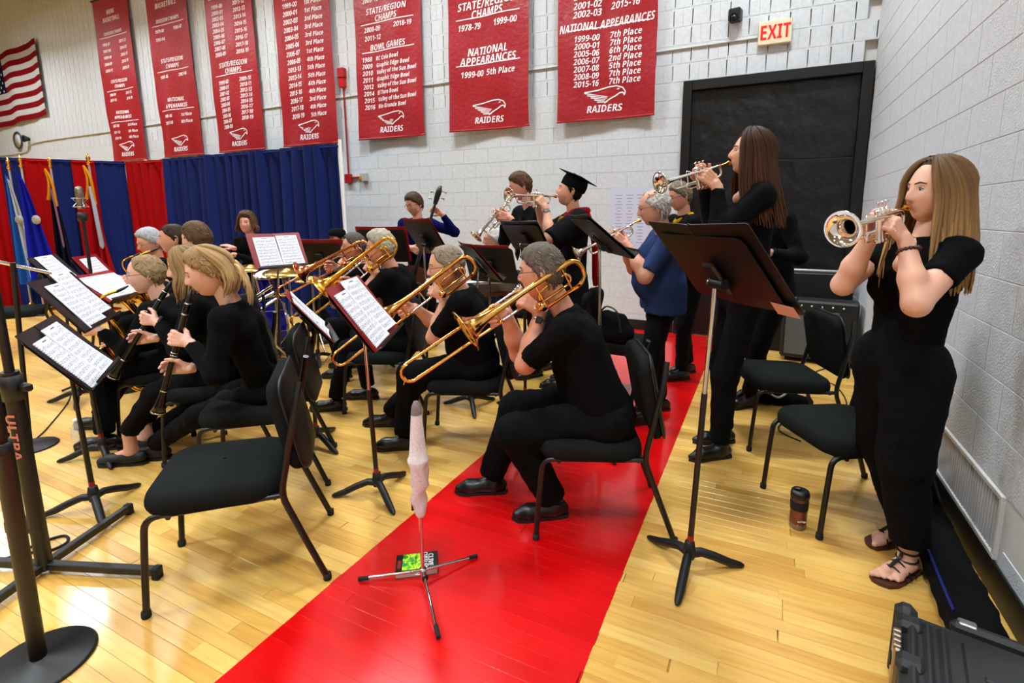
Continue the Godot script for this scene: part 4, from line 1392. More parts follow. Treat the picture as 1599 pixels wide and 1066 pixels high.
func field(st: SurfaceTool, bones: Array, cell: float, k: float, fold := 0.0, floor_y := -9.0):
	# tapered capsules joined with a smooth minimum, meshed as surface nets
	var lo := Vector3(1e9, 1e9, 1e9)
	var hi := -lo
	for b in bones:
		var r: float = maxf(b[2], b[3])
		lo = lo.min((b[0] as Vector3).min(b[1]) - Vector3.ONE * r)
		hi = hi.max((b[0] as Vector3).max(b[1]) + Vector3.ONE * r)
	lo -= Vector3.ONE * cell * 3.0
	hi += Vector3.ONE * cell * 3.0
	var nx := int((hi.x - lo.x) / cell) + 2
	var ny := int((hi.y - lo.y) / cell) + 2
	var nzz := int((hi.z - lo.z) / cell) + 2
	var g := PackedFloat32Array()
	g.resize(nx * ny * nzz)
	g.fill(1.0)
	var sxy := nx * ny
	for b in bones:
		var a: Vector3 = b[0]
		var e: Vector3 = b[1]
		var ra: float = b[2]
		var rb: float = b[3]
		var m := maxf(ra, rb) + maxf(k, cell * 2.0)
		var p0 := ((a.min(e) - Vector3.ONE * m - lo) / cell).floor()
		var p1 := ((a.max(e) + Vector3.ONE * m - lo) / cell).ceil()
		var ab := e - a
		var l2 := maxf(ab.length_squared(), 1e-9)
		var inv := 1.0 / l2
		var dn := ab.normalized()
		var ct: int = b[4]
		for z in range(maxi(int(p0.z), 0), mini(int(p1.z) + 1, nzz)):
			for y in range(maxi(int(p0.y), 0), mini(int(p1.y) + 1, ny)):
				var q := Vector3(lo.x - a.x, lo.y + y * cell - a.y, lo.z + z * cell - a.z)
				var i := z * sxy + y * nx
				for x in range(maxi(int(p0.x), 0), mini(int(p1.x) + 1, nx)):
					var v := Vector3(q.x + x * cell, q.y, q.z)
					var h := v.dot(ab) * inv
					var t := clampf(h, 0.0, 1.0)
					var d := (v - ab * t).length() - (ra + (rb - ra) * t)
					if ct == 1: d = maxf(d, (v - ab).dot(dn))
					var o := g[i + x]
					if absf(o - d) < k:
						var s := (k - absf(o - d)) / k
						g[i + x] = minf(o, d) - s * s * k * 0.25
					elif d < o:
						g[i + x] = d
	if floor_y > -5.0:
		for z in nzz:
			for y in ny:
				var f := floor_y - (lo.y + y * cell)
				if f > -cell * 3.0:
					var i := z * sxy + y * nx
					for x in nx: g[i + x] = maxf(g[i + x], f)
	# one vertex in each crossed cell
	var id := PackedInt32Array()
	id.resize(nx * ny * nzz)
	id.fill(-1)
	var vs := PackedVector3Array()
	var off := [0, 1, nx, nx + 1, sxy, sxy + 1, sxy + nx, sxy + nx + 1]
	var lim := cell * 1.8
	var ed := [[0, 1], [2, 3], [4, 5], [6, 7], [0, 2], [1, 3], [4, 6], [5, 7], [0, 4], [1, 5], [2, 6], [3, 7]]
	var cp := [Vector3(0, 0, 0), Vector3(1, 0, 0), Vector3(0, 1, 0), Vector3(1, 1, 0), Vector3(0, 0, 1), Vector3(1, 0, 1), Vector3(0, 1, 1), Vector3(1, 1, 1)]
	for z in nzz - 1:
		for y in ny - 1:
			var i0 := z * sxy + y * nx
			for x in nx - 1:
				var i := i0 + x
				var v0 := g[i]
				if absf(v0) > lim: continue
				var neg := 0
				var vals := [v0, g[i + 1], g[i + nx], g[i + nx + 1], g[i + sxy], g[i + sxy + 1], g[i + sxy + nx], g[i + sxy + nx + 1]]
				for c in 8:
					if vals[c] < 0.0: neg += 1
				if neg == 0 or neg == 8: continue
				var s := Vector3.ZERO
				var n := 0
				for e in ed:
					var fa: float = vals[e[0]]
					var fb: float = vals[e[1]]
					if (fa < 0.0) != (fb < 0.0):
						s += (cp[e[0]] as Vector3).lerp(cp[e[1]], fa / (fa - fb))
						n += 1
				var p := lo + (Vector3(x, y, z) + s / n) * cell
				if fold > 0.0:
					p += Vector3(nz.get_noise_3d(p.x * 14.0, p.y * 9.0, p.z * 14.0), nz.get_noise_3d(p.y * 9.0 + 50.0, p.x * 14.0, p.z * 14.0), nz.get_noise_3d(p.z * 14.0, p.x * 14.0 + 90.0, p.y * 9.0)) * fold
				id[i] = vs.size()
				vs.append(p)
	st.set_smooth_group(0)
	for z in range(1, nzz - 1):
		for y in range(1, ny - 1):
			var i0 := z * sxy + y * nx
			for x in range(1, nx - 1):
				var i := i0 + x
				var v0 := g[i]
				if absf(v0) > lim: continue
				var inside := v0 < 0.0
				for ax in 3:
					var step: int = [1, nx, sxy][ax]
					if inside == (g[i + step] < 0.0): continue
					var u: int = [nx, sxy, 1][ax]
					var w: int = [sxy, 1, nx][ax]
					var q := [id[i], id[i - u], id[i - u - w], id[i - w]]
					if q[0] < 0 or q[1] < 0 or q[2] < 0 or q[3] < 0: continue
					if not inside: q.reverse()
					for j in [0, 1, 2, 0, 2, 3]: st.add_vertex(vs[q[j]])

func sstep(a: float, b: float, x: float) -> float:
	var t := clampf((x - a) / (b - a), 0.0, 1.0)
	return t * t * (3.0 - 2.0 * t)

func gs(x: float, s: float) -> float:
	return exp(-x * x / (s * s))

func head_pt(th: float, ph: float, f := {}) -> Vector3:
	# a head in its own frame: y up, z out of the face, chin to crown about 23 cm
	var c := pow(maxf(cos(ph), 0.0), 0.86)
	var dx := sin(th) * c
	var dy := sin(ph)
	var dz := cos(th) * c
	var x := 0.075 * dx
	var y := 0.117 * dy
	var z := 0.097 * dz
	if dy < 0.0:
		var t := -dy
		x *= 1.0 - 0.2 * t * t
		z += 0.016 * t * t
		if dz < 0.0: z *= 1.0 - 0.42 * t
	else:
		if dz > 0.0: z *= 1.0 - 0.06 * dy
		if dz < 0.0: z *= 1.04
	if dz > 0.0:
		var w := sstep(0.25, 0.65, dz)
		var ax := absf(x)
		var nr := sstep(0.03, -0.016, y) * sstep(-0.036, -0.024, y)
		var ns: float = f.get("nose", 1.0)
		var o := 0.021 * ns * nr * gs(x, 0.0085 + 0.006 * sstep(0.0, -0.022, y))
		o += 0.004 * gs(ax - 0.014, 0.006) * gs(y + 0.026, 0.007)
		o -= 0.0085 * exp(-(pow(ax - 0.031, 2) + pow((y - 0.012) * 1.35, 2)) / 0.00019)
		o += 0.0045 * gs(y - 0.034, 0.009) * gs(ax - 0.028, 0.024)
		o += 0.0055 * gs(y + 0.054, 0.011) * gs(x, 0.024)
		o -= 0.0035 * gs(y + 0.0545, 0.0024) * gs(x, 0.021)
		o -= 0.003 * gs(y + 0.073, 0.007) * gs(x, 0.02)
		o += 0.006 * gs(y + 0.094, 0.014) * gs(x, 0.02)
		o += 0.004 * exp(-(pow(ax - 0.043, 2) + pow(y + 0.022, 2)) / 0.0005)
		z += o * w
	return Vector3(x, y, z)

func hairline(a: float, line: float) -> float:      # a: degrees from the face
	var tb := [[0.0, line], [38.0, line - 0.004], [58.0, 0.04], [76.0, 0.02], [90.0, -0.018], [104.0, -0.03], [120.0, -0.062], [180.0, -0.075]]
	for i in 7:
		if a <= tb[i + 1][0]: return lerpf(tb[i][1], tb[i + 1][1], (a - tb[i][0]) / (tb[i + 1][0] - tb[i][0]))
	return -0.075

func head_into(st: SurfaceTool, H: Transform3D, skin: Color, f := {}, nu := 56, nv := 40):
	var rows := []
	var lip := skin.lerp(Color(0.42, 0.1, 0.09), 0.5)
	var blush := skin.lerp(Color(0.55, 0.13, 0.1), 0.3)
	for j in nv + 1:
		var ph := -PI / 2 + PI * j / nv
		var row := []
		for i in nu + 1:
			var u := -PI + TAU * i / nu
			var p := head_pt(u - 0.5 * sin(u), ph, f)
			var col := skin
			if p.z > 0.03:
				col = col.lerp(lip, 0.85 * gs(p.y + 0.0545, 0.0075) * gs(p.x, 0.022))
				col = col.lerp(blush, 0.6 * (gs(p.y + 0.024, 0.018) * gs(absf(p.x) - 0.036, 0.02) + gs(p.x, 0.014) * gs(p.y + 0.018, 0.014)))
				if f.has("beard"): col = col.lerp(f.beard, 0.85 * sstep(-0.03, -0.045, p.y + 0.25 * (0.03 - absf(p.x)) * 0.0) * (1.0 - 0.8 * gs(p.y + 0.0545, 0.006) * gs(p.x, 0.022)))
				if f.has("stubble"): col = col.lerp(f.stubble, 0.35 * sstep(-0.03, -0.05, p.y))
			row.append([H * p, col])
		rows.append(row)
	st.set_smooth_group(0)
	for j in nv:
		for i in nu:
			for q in [rows[j][i], rows[j + 1][i], rows[j + 1][i + 1], rows[j][i], rows[j + 1][i + 1], rows[j][i + 1]]:
				st.set_color(q[1])
				st.add_vertex(q[0])
	st.set_color(skin.lerp(blush, 0.5))
	for s in [-1.0, 1.0]:                                # ears: a rim, a lobe and a hollow
		var c := Vector3(0.0735 * s, -0.002, -0.012)
		var pr := []
		for k in 9:
			var a := -2.3 + 4.2 * k / 8.0
			pr.append(H * (c + Vector3(s * (0.009 + 0.003 * sin(a)), 0.028 * sin(a), -0.004 - 0.014 * cos(a))))
		tube(st, pr, [0.003, 0.004, 0.0045, 0.0045, 0.0045, 0.0045, 0.0045, 0.004, 0.003], 6)
		tube(st, [H * (c + Vector3(0, 0.02, -0.004)), H * (c + Vector3(0.006 * s, 0.0, -0.007)), H * (c + Vector3(0.004 * s, -0.027, 0.003))], [0.008, 0.011, 0.006], 7)

func hair_shell(st: SurfaceTool, H: Transform3D, hs: Dictionary, nu := 60, nv := 40):
	var rows := []
	var base: Color = hs.col
	var thick: float = hs.get("thick", 0.012)
	var rough: float = hs.get("rough", 0.35)
	var bald: float = hs.get("bald", 0.0)
	var line: float = hs.get("line", 0.072)
	for j in nv + 1:
		var ph := -0.9 + (PI / 2 + 0.9) * j / nv
		var row := []
		for i in nu + 1:
			var th := -PI + TAU * i / nu
			var p := head_pt(th, ph)
			var a := absf(rad_to_deg(th))
			var m := sstep(-0.006, 0.02, p.y - hairline(a, line))
			var top := 1.0
			if bald > 0.0: top = 1.0 - minf(bald * 1.15, 1.0) * sstep(0.015, 0.085, p.y) * sstep(-0.11, 0.0, p.z)
			if bald > 0.6: m *= sstep(0.1, 0.45, top)
			var nn := nz.get_noise_3d(th * 9.0, ph * 3.0, base.r * 40.0 + base.g * 17.0)
			var n2 := nz.get_noise_3d(th * 26.0, ph * 5.0, 7.0)
			var t := thick * top * (1.0 + 0.5 * rough * nn + 0.5 * rough * n2 + 0.35 * sstep(0.05, 0.11, p.y))
			var n := Vector3(p.x, p.y * 0.8, p.z).normalized()
			row.append([H * (p + n * (t * m - 0.007 * (1.0 - m))), base * (0.82 + 0.4 * n2 + 0.2 * nn)])
		rows.append(row)
	st.set_smooth_group(0)
	for j in nv:
		for i in nu:
			for q in [rows[j][i], rows[j + 1][i], rows[j + 1][i + 1], rows[j][i], rows[j + 1][i + 1], rows[j][i + 1]]:
				st.set_color(q[1])
				st.add_vertex(q[0])

func tufts(st: SurfaceTool, H: Transform3D, hs: Dictionary, n: int):
	# short locks lying along the scalp, combed back and down
	var r := RandomNumberGenerator.new()
	r.seed = 17
	var thick: float = hs.get("thick", 0.012)
	var bald: float = hs.get("bald", 0.0)
	var line: float = hs.get("line", 0.072)
	var messy: float = hs.get("rough", 0.35)
	for i in n:
		var th := r.randf_range(-PI, PI)
		var ph := asin(r.randf_range(-0.6, 1.0))
		var p := head_pt(th, ph)
		if p.y < hairline(absf(rad_to_deg(th)), line) + 0.006: continue
		var top := 1.0
		if bald > 0.0: top = 1.0 - minf(bald * 1.15, 1.0) * sstep(0.015, 0.085, p.y) * sstep(-0.11, 0.0, p.z)
		if r.randf() > top + 0.05: continue
		var e := head_pt(th + signf(th) * r.randf_range(0.05, 0.3), ph - r.randf_range(0.1, 0.35) * (1.0 if p.z < 0.03 else -0.6))
		var l := thick * maxf(top, 0.25)
		var m := (p + e) * 0.5
		var jit := Vector3(r.randf() - 0.5, r.randf() - 0.5, r.randf() - 0.5) * 0.012 * messy
		st.set_color((hs.col as Color) * r.randf_range(0.6, 1.35))
		var w := r.randf_range(0.0025, 0.0045)
		tube(st, [H * (p + p.normalized() * l * 0.7), H * (m + m.normalized() * (l * 1.02 + 0.002) + jit * 0.5), H * (e + e.normalized() * (l * 0.95 + 0.001) + jit)], [w, w * 1.1, w * 0.3], 4, false)

func locks(st: SurfaceTool, H: Transform3D, hs: Dictionary, s: float):
	# long hair: tapering locks that leave the parting, follow the skull and hang
	var r := RandomNumberGenerator.new()
	r.seed = hs.get("seed", 1)
	var n: int = hs.get("n", 150)
	var base: Color = hs.col
	var tip: Color = hs.get("tip", base)
	var low: float = hs.low
	var a0: float = hs.get("from", 58.0)
	for i in n:
		var side := -1.0 if i % 2 == 0 else 1.0
		var a := deg_to_rad(r.randf_range(a0, 180.0)) * side
		var out: float = r.randf_range(0.006, 0.02) * hs.get("vol", 1.0)
		var pts := []
		for k in 5:
			var ph := lerpf(1.35, -0.1, k / 4.0)
			var th := a * lerpf(0.75, 1.0, k / 4.0)
			var p := head_pt(th, ph)
			pts.append(H * (p + p.normalized() * (out + 0.003 * k)))
		var q: Vector3 = pts[4]
		var c := H.origin
		var away := Vector3(q.x - c.x, 0, q.z - c.z).normalized()
		var ln := r.randf_range(0.8, 1.0) * (q.y - low)
		var dr: Vector3 = hs.get("drift", Vector3.ZERO)
		for k in 5:
			var t := (k + 1) / 5.0
			pts.append(q + Vector3(0, -ln * t, 0) + away * (0.012 * sin(t * 3.0) * 1.5 - hs.get("tuck", 0.02) * t * t) + dr * t * t + Vector3(r.randf() - 0.5, 0, r.randf() - 0.5) * 0.012 * t)
		var w := r.randf_range(0.008, 0.014) * s
		var tone := r.randf_range(0.7, 1.2)
		var sm := smooth_path(pts, 2)
		var rr := []
		for k in sm.size(): rr.append(w * (0.7 + 0.5 * sin(PI * minf(1.0, k / 12.0))) * (1.0 - 0.75 * pow(float(k) / (sm.size() - 1), 4.0)))
		# colour runs down the lock
		var t0 := frame((sm[1] - sm[0]).normalized())
		var u: Vector3 = t0[0]
		var prev := []
		for k in sm.size():
			var tt: Vector3 = ((sm[mini(k + 1, sm.size() - 1)] - sm[maxi(k - 1, 0)]) as Vector3).normalized()
			u = (u - tt * u.dot(tt)).normalized()
			var wv := tt.cross(u)
			var ring := []
			for e in 5: ring.append(sm[k] + (u * cos(TAU * e / 5) + wv * sin(TAU * e / 5) * 0.8) * rr[k])
			if k > 0:
				var ca := base.lerp(tip, float(k - 1) / sm.size()) * tone
				var cb2 := base.lerp(tip, float(k) / sm.size()) * tone
				for e in 5:
					var e2 := (e + 1) % 5
					for v in [[prev[e], ca], [prev[e2], ca], [ring[e2], cb2], [prev[e], ca], [ring[e2], cb2], [ring[e], cb2]]:
						st.set_color(v[1])
						st.add_vertex(v[0])
			prev = ring

func hand_bones(right: bool, h: Dictionary, s: float) -> Array:
	# palm and five fingers of unequal length, knuckles bent by the curl
	var w: Vector3 = h.w
	var y: Vector3 = (h.dir as Vector3).normalized()
	var z: Vector3 = (h.palm - y * (h.palm as Vector3).dot(y)).normalized()
	var x := y.cross(z)
	if not right: x = -x
	var b := []
	var cu: float = h.get("curl", 0.6)
	var lens := [0.07, 0.079, 0.073, 0.057]
	for i in 4:
		var kx := (0.029 - 0.0195 * i) * s
		var kn := w + x * kx + y * ((0.092 - 0.004 * absf(i - 1.0)) * s)
		b.append(cap(w + x * kx * 0.55 + y * 0.012 * s, kn, 0.0135 * s, 0.0115 * s))
		var c: float = cu * (1.0 if not h.has("fan") else (1.0 - h.fan * (0.5 if i == 3 else 0.25 * i)))
		var ang := 0.0
		var p := kn
		var L: float = lens[i] * s
		var sp := x * (0.06 * (1.5 - i))
		for k in 3:
			ang += c * [1.05, 1.4, 0.9][k]
			var q: Vector3 = p + ((y + sp) * cos(ang) + z * sin(ang)).normalized() * L * [0.46, 0.3, 0.24][k]
			b.append(cap(p, q, (0.0096 - 0.0009 * k) * s, (0.0088 - 0.0009 * k) * s))
			p = q
	var tb := w + x * 0.018 * s + y * 0.02 * s + z * 0.006 * s
	var t1 := tb + (x * 0.75 + y * 0.75 + z * (0.25 + 0.4 * cu)).normalized() * 0.042 * s
	var t2 := t1 + (x * 0.35 + y * 0.9 + z * (0.2 + 0.6 * cu)).normalized() * 0.032 * s
	var t3 := t2 + (x * 0.05 + y * 0.9 + z * (0.1 + 0.5 * cu)).normalized() * 0.026 * s
	b.append(cap(tb, t1, 0.015 * s, 0.0115 * s))
	b.append(cap(t1, t2, 0.0112 * s, 0.0095 * s))
	b.append(cap(t2, t3, 0.0095 * s, 0.0078 * s))
	return b

func ik(a: Vector3, c: Vector3, l1: float, l2: float, pole: Vector3) -> Vector3:
	var d := (c - a).length()
	var k := 1.0
	if d > (l1 + l2) * 0.995: k = d / ((l1 + l2) * 0.995)
	l1 *= k; l2 *= k
	var n := (c - a) / d
	var x := (l1 * l1 - l2 * l2 + d * d) / (2.0 * d)
	var h := sqrt(maxf(l1 * l1 - x * x, 0.0))
	var q := (pole - n * pole.dot(n)).normalized()
	return a + n * x + q * h

func skin_mat() -> StandardMaterial3D:
	if not M.has("skin"):
		var m := StandardMaterial3D.new()
		m.vertex_color_use_as_albedo = true
		m.roughness = 0.48
		m.subsurf_scatter_enabled = true
		m.subsurf_scatter_strength = 0.08
		M.skin = m
		m = StandardMaterial3D.new()
		m.vertex_color_use_as_albedo = true
		m.roughness = 0.6
		m.metallic_specular = 0.3
		M.hair = m
	return M.skin

func shoe(parent: Node3D, ankle: Vector3, toe: Vector3, kind: String, s: float):
	var t := Vector3(toe.x, 0, toe.z).normalized()
	var f := Vector3(ankle.x, 0, ankle.z)
	var sd := t.cross(Vector3.UP)
	var st := mb()
	var tall := 0.085 if kind == "shoe" else (0.14 if kind == "boot" else 0.045)
	var w := 0.04 if kind != "flat" else 0.034
	var up := Vector3.UP
	var by := ankle.y - 0.085
	f.y = by
	var bn := [cap(f - t * 0.05 + up * 0.045, f + t * 0.02 + up * 0.05, 0.034, 0.038), cap(f + up * 0.045, f + t * 0.12 + up * 0.036, 0.04, w), cap(f + t * 0.12 + up * 0.035, f + t * (0.175 if kind != "boot" else 0.19) + up * 0.026, w, 0.026 if kind != "boot" else 0.018)]
	if kind != "flat": bn.append(cap(f - t * 0.012 + up * 0.05, f - t * 0.018 + up * tall, 0.042, 0.042, 1))
	field(st, bn, 0.008, 0.02, 0.0, by + 0.016)
	obj("shoe", st, flat(Color(0.025, 0.024, 0.025), 0.35 if kind != "flat" else 0.6), parent)
	st = mb()
	var pg := PackedVector2Array()
	for q in [[-0.088, 0.0], [-0.075, 0.028], [-0.02, 0.034], [0.06, 0.036], [0.13, 0.044], [0.175, 0.034], [0.205, 0.0], [0.175, -0.034], [0.13, -0.042], [0.06, -0.034], [-0.02, -0.034], [-0.075, -0.028]]: pg.append(Vector2(q[0], q[1]))
	slab(st, pg, Transform3D(Basis(t, sd, up), f + up * 0.009), 0.018)
	obj("sole", st, flat(Color(0.035, 0.035, 0.037), 0.6), parent)

func person(d: Dictionary) -> Node3D:
	var t := Node3D.new()
	t.name = numbered("person")
	add_child(t)
	tag(t, d.label, "person")
	skin_mat()
	var s: float = d.get("s", 1.0)
	var gi: float = d.get("girth", 1.0)
	var cell: float = d.get("cell", 0.016)
	var near: bool = cell < 0.0155
	var hip: Vector3 = d.hip
	var neck: Vector3 = d.neck
	var fwd: Vector3 = d.fwd
	var right := fwd.cross(Vector3.UP).normalized()
	var su := (neck - hip).normalized()
	var fs := (fwd - su * fwd.dot(su)).normalized()
	var sw: float = 0.175 * s * d.get("broad", 1.0)
	var skinc: Color = (d.skin as Color).srgb_to_linear()
	var sh := []
	var el := []
	var wr := []
	for i in 2:                                           # 0 left, 1 right
		var sg := -1.0 if i == 0 else 1.0
		var S: Vector3 = neck - su * 0.055 * s + right * sg * sw + fs * d.get("hunch", 0.02)
		sh.append(S)
		var h = d.hands[i]
		if h == null:
			wr.append(S - Vector3(0, 0.5 * s, 0) + fwd * 0.1)
		else: wr.append(h.w)
		var pole: Vector3 = d.poles[i] if d.has("poles") else (Vector3(0, -1, 0) + right * sg * 0.45 - fwd * 0.25)
		el.append(ik(S, wr[i], 0.29 * s, 0.25 * s, pole))
	# top
	var st := mb()
	var B := []
	var belly: float = d.get("belly", 0.0)
	for sg in [-1.0, 1.0]:
		B.append(cap(neck - su * 0.15 * s + right * sg * 0.085 * s * gi, hip + su * 0.06 + right * sg * 0.075 * s * gi, 0.1 * s * gi, (0.105 if not d.get("slim", false) else 0.088) * s * gi))
	B.append(cap(neck - su * 0.13 * s - right * 0.1 * s + fs * 0.01, neck - su * 0.13 * s + right * 0.1 * s + fs * 0.01, 0.095 * s * gi, 0.095 * s * gi))
	if d.get("bust", false):
		for sg in [-1.0, 1.0]: B.append(cap(neck - su * 0.2 * s + right * sg * 0.07 + fs * 0.05, neck - su * 0.22 * s + right * sg * 0.075 + fs * 0.075, 0.06, 0.055))
	if belly > 0.0: B.append(cap(hip.lerp(neck, 0.25) + fs * 0.05, hip.lerp(neck, 0.5) + fs * 0.05, 0.1 + belly, 0.09 + belly))
	B.append(cap(neck - su * 0.1 * s, neck + su * 0.0, 0.07 * s, 0.058 * s, 1))
	if d.has("hem"): for sg in [-1.0, 1.0]: B.append(cap(hip + su * 0.08 + right * sg * 0.08 * gi, hip - su * d.hem + right * sg * 0.085 * gi, 0.128 * gi, 0.136 * gi, 1))
	var long: bool = d.get("sleeve", "short") == "long"
	for i in 2:
		B.append(cap(neck - su * 0.05 * s, sh[i], 0.055 * s, 0.062 * s))
		if long:
			B.append(cap(sh[i], el[i], 0.062 * s, 0.05 * s))
			B.append(cap(el[i], (el[i] as Vector3).lerp(wr[i], 0.93), 0.049 * s, 0.037 * s, 1))
		else:
			B.append(cap(sh[i], (sh[i] as Vector3).lerp(el[i], d.get("sleeve_len", 0.72)), 0.064 * s, 0.06 * s, 1))
	if d.has("robe"):
		for i in 2: B.append(cap(sh[i], (sh[i] as Vector3).lerp(el[i], 0.95) - Vector3(0, 0.03, 0), 0.075, 0.1, 1))
		for sg in [-1.0, 1.0]: B.append(cap(hip + right * sg * 0.08, Vector3(hip.x, 0.3, hip.z) + right * sg * 0.13, 0.13, 0.19, 1))
	field(st, B, cell, 0.035, 0.007)
	obj("shirt" if not d.has("robe") else "gown", st, d.shirt, t)
	# trousers
	st = mb()
	B = [cap(hip - right * 0.08 * s * gi, hip + right * 0.08 * s * gi, 0.115 * s * gi, 0.115 * s * gi)]
	B.append(cap(hip, hip + su * 0.08, 0.115 * s * gi, 0.11 * s * gi))
	var wide: float = d.get("wide", 1.0)
	for i in 2:
		var sg := -1.0 if i == 0 else 1.0
		var J := hip + right * sg * 0.085 * s
		var an: Vector3 = d.feet[i][0]
		var kp: Vector3 = fwd + Vector3(0, 0.6, 0) + right * sg * d.get("knee_out", 0.12)
		var K := ik(J, an, 0.43 * s, 0.42 * s, kp)
		if d.has("loose"): B.append(cap(J - Vector3(0, 0.05, 0), K + Vector3(0, 0.05, 0), 0.118, 0.098))
		B.append(cap(J, K, 0.092 * s * gi, 0.07 * s * wide))
		B.append(cap(K, an + Vector3(0, d.get("cuff", 0.02), 0), 0.069 * s * wide, 0.056 * s * wide, 1))
	field(st, B, cell, 0.03, 0.008)
	obj("trousers", st, d.trousers, t)
	# skin: neck, arms, hands and head in one mesh
	st = mb()
	st.set_color(skinc)
	var hc: Vector3 = d.head
	var face: Vector3 = (d.face as Vector3).normalized()
	var hup: Vector3 = d.get("hup", Vector3.UP)
	var hx := hup.cross(face).normalized()
	hup = face.cross(hx).normalized()
	var hsz: float = d.get("hs", 1.0)
	var H := Transform3D(Basis(hx, hup, face) * hsz, hc)
	B = [cap(neck - su * 0.07 * s + fs * 0.005, H * Vector3(0, -0.045, -0.018), 0.056 * s, 0.051 * s)]
	if d.get("open_neck", 0.0) > 0.0: B.append(cap(neck - su * 0.05 + fs * 0.03, neck - su * d.open_neck + fs * 0.075, 0.05, 0.035))
	for i in 2:
		if long:
			B.append(cap((el[i] as Vector3).lerp(wr[i], 0.75), wr[i], 0.031 * s, 0.026 * s))
		else:
			B.append(cap((sh[i] as Vector3).lerp(el[i], 0.35), el[i], 0.047 * s * d.get("arm", 1.0), 0.041 * s * d.get("arm", 1.0)))
			B.append(cap(el[i], (el[i] as Vector3).lerp(wr[i], 0.4), 0.042 * s * d.get("arm", 1.0), 0.041 * s * d.get("arm", 1.0)))
			B.append(cap((el[i] as Vector3).lerp(wr[i], 0.4), wr[i], 0.041 * s * d.get("arm", 1.0), 0.027 * s))
	field(st, B, maxf(cell * 0.75, 0.009), 0.022)
	for i in 2:
		if d.hands[i] != null:
			st.set_color(skinc.lerp(Color(0.5, 0.12, 0.09), 0.08))
			var hb := hand_bones(i == 1, d.hands[i], s * d.get("hand", 1.0))
			hb.append(cap((el[i] as Vector3).lerp(wr[i], 0.85), wr[i] + (d.hands[i].dir as Vector3).normalized() * 0.02, 0.028 * s, 0.025 * s))
			field(st, hb, 0.0042 if near else 0.0062, 0.007)
	head_into(st, H, skinc, d.get("facef", {}), 64 if near else 44, 46 if near else 32)
	obj("body", st, M.skin, t)
	# hair
	var hs: Dictionary = d.hair
	hs.col = (hs.col as Color).srgb_to_linear()
	if hs.has("tip"): hs.tip = (hs.tip as Color).srgb_to_linear()
	st = mb()
	hair_shell(st, H, hs)
	tufts(st, H, hs, 700 if near else 380)
	if hs.has("low"): locks(st, H, hs, hsz)
	if hs.has("tail"): tail(st, H, hs)
	obj("hair", st, M.hair, t)
	# eyes and brows
	for sg in [-1.0, 1.0]:
		var e := head_pt(0.36 * sg, 0.105)
		if d.get("eyes", false):
			st = mb()
			var sp := SphereMesh.new()
			sp.radius = 0.0118; sp.height = 0.0236; sp.radial_segments = 14; sp.rings = 8
			var o := obj("eye", sp, flat(Color(0.85, 0.83, 0.8), 0.25), t)
			o.transform = H * Transform3D(Basis(), e + Vector3(0, 0, -0.0088))
			lathe(st, [[0, 0], [0.0052, 0], [0.003, 0.0018], [0, 0.0022]], H * along(e + Vector3(0, -0.002, 0.0012), Vector3(0, -0.25, 1)), 12)
			obj("iris", st, flat(Color(0.06, 0.045, 0.04), 0.2), t)
			st = mb()
			tube(st, [H * (e + Vector3(-0.013, 0.0005, -0.001)), H * (e + Vector3(-0.005, 0.0055, 0.0034)), H * (e + Vector3(0.005, 0.0055, 0.0034)), H * (e + Vector3(0.013, 0.0005, -0.001))], 0.0016, 5)
		else:
			st = mb()
			tube(st, [H * (e + Vector3(-0.013, 0, -0.001)), H * (e + Vector3(-0.005, -0.003, 0.0022)), H * (e + Vector3(0.005, -0.003, 0.0022)), H * (e + Vector3(0.013, 0, -0.001))], 0.0019, 5)
		obj("lashes", st, flat(Color(0.1, 0.07, 0.06), 0.6), t)
		st = mb()
		var bc: Color = (hs.col as Color).linear_to_srgb()
		var b0 := head_pt(0.17 * sg, 0.28)
		var b1 := head_pt(0.42 * sg, 0.33)
		var b2 := head_pt(0.68 * sg, 0.27)
		tube(st, [H * (b0 + Vector3(0, 0, 0.001)), H * (b1 + Vector3(0, 0, 0.001)), H * (b2 + Vector3(0, 0, 0.001))], [0.0028, 0.0032, 0.0015], 5)
		obj("eyebrow", st, flat(Color(bc.r * 0.7, bc.g * 0.65, bc.b * 0.6), 0.8), t)
	if d.get("glasses", false):
		st = mb()
		for sg in [-1.0, 1.0]:
			var ring := []
			for k in 17: ring.append(H * (Vector3(0.032 * sg, 0.008, 0.098) + Vector3(cos(TAU * k / 16) * 0.024, sin(TAU * k / 16) * 0.018, -absf(cos(TAU * k / 16 + (0.0 if sg > 0 else PI)) + 0.2) * 0.004)))
			tube(st, ring, 0.0013, 5, false)
			tube(st, [H * Vector3(0.056 * sg, 0.012, 0.094), H * Vector3(0.078 * sg, 0.012, 0.05), H * Vector3(0.08 * sg, 0.008, -0.015), H * Vector3(0.079 * sg, -0.01, -0.028)], 0.0016, 5)
		tube(st, [H * Vector3(-0.009, 0.01, 0.1), H * Vector3(0, 0.014, 0.103), H * Vector3(0.009, 0.01, 0.1)], 0.0015, 5)
		obj("glasses", st, flat(Color(0.12, 0.1, 0.1), 0.3, 0.5), t)
	if d.get("moustache", false):
		st = mb()
		tube(st, [H * Vector3(-0.028, -0.05, 0.088), H * Vector3(-0.012, -0.041, 0.103), H * Vector3(0.012, -0.041, 0.103), H * Vector3(0.028, -0.05, 0.088)], [0.003, 0.007, 0.007, 0.003], 7)
		obj("moustache", st, flat(Color(0.5, 0.46, 0.42), 0.8), t)
	# shoes
	var kind: String = d.get("shoes", "shoe")
	if kind != "none":
		for i in 2: shoe(t, d.feet[i][0], d.feet[i][1], kind, s)
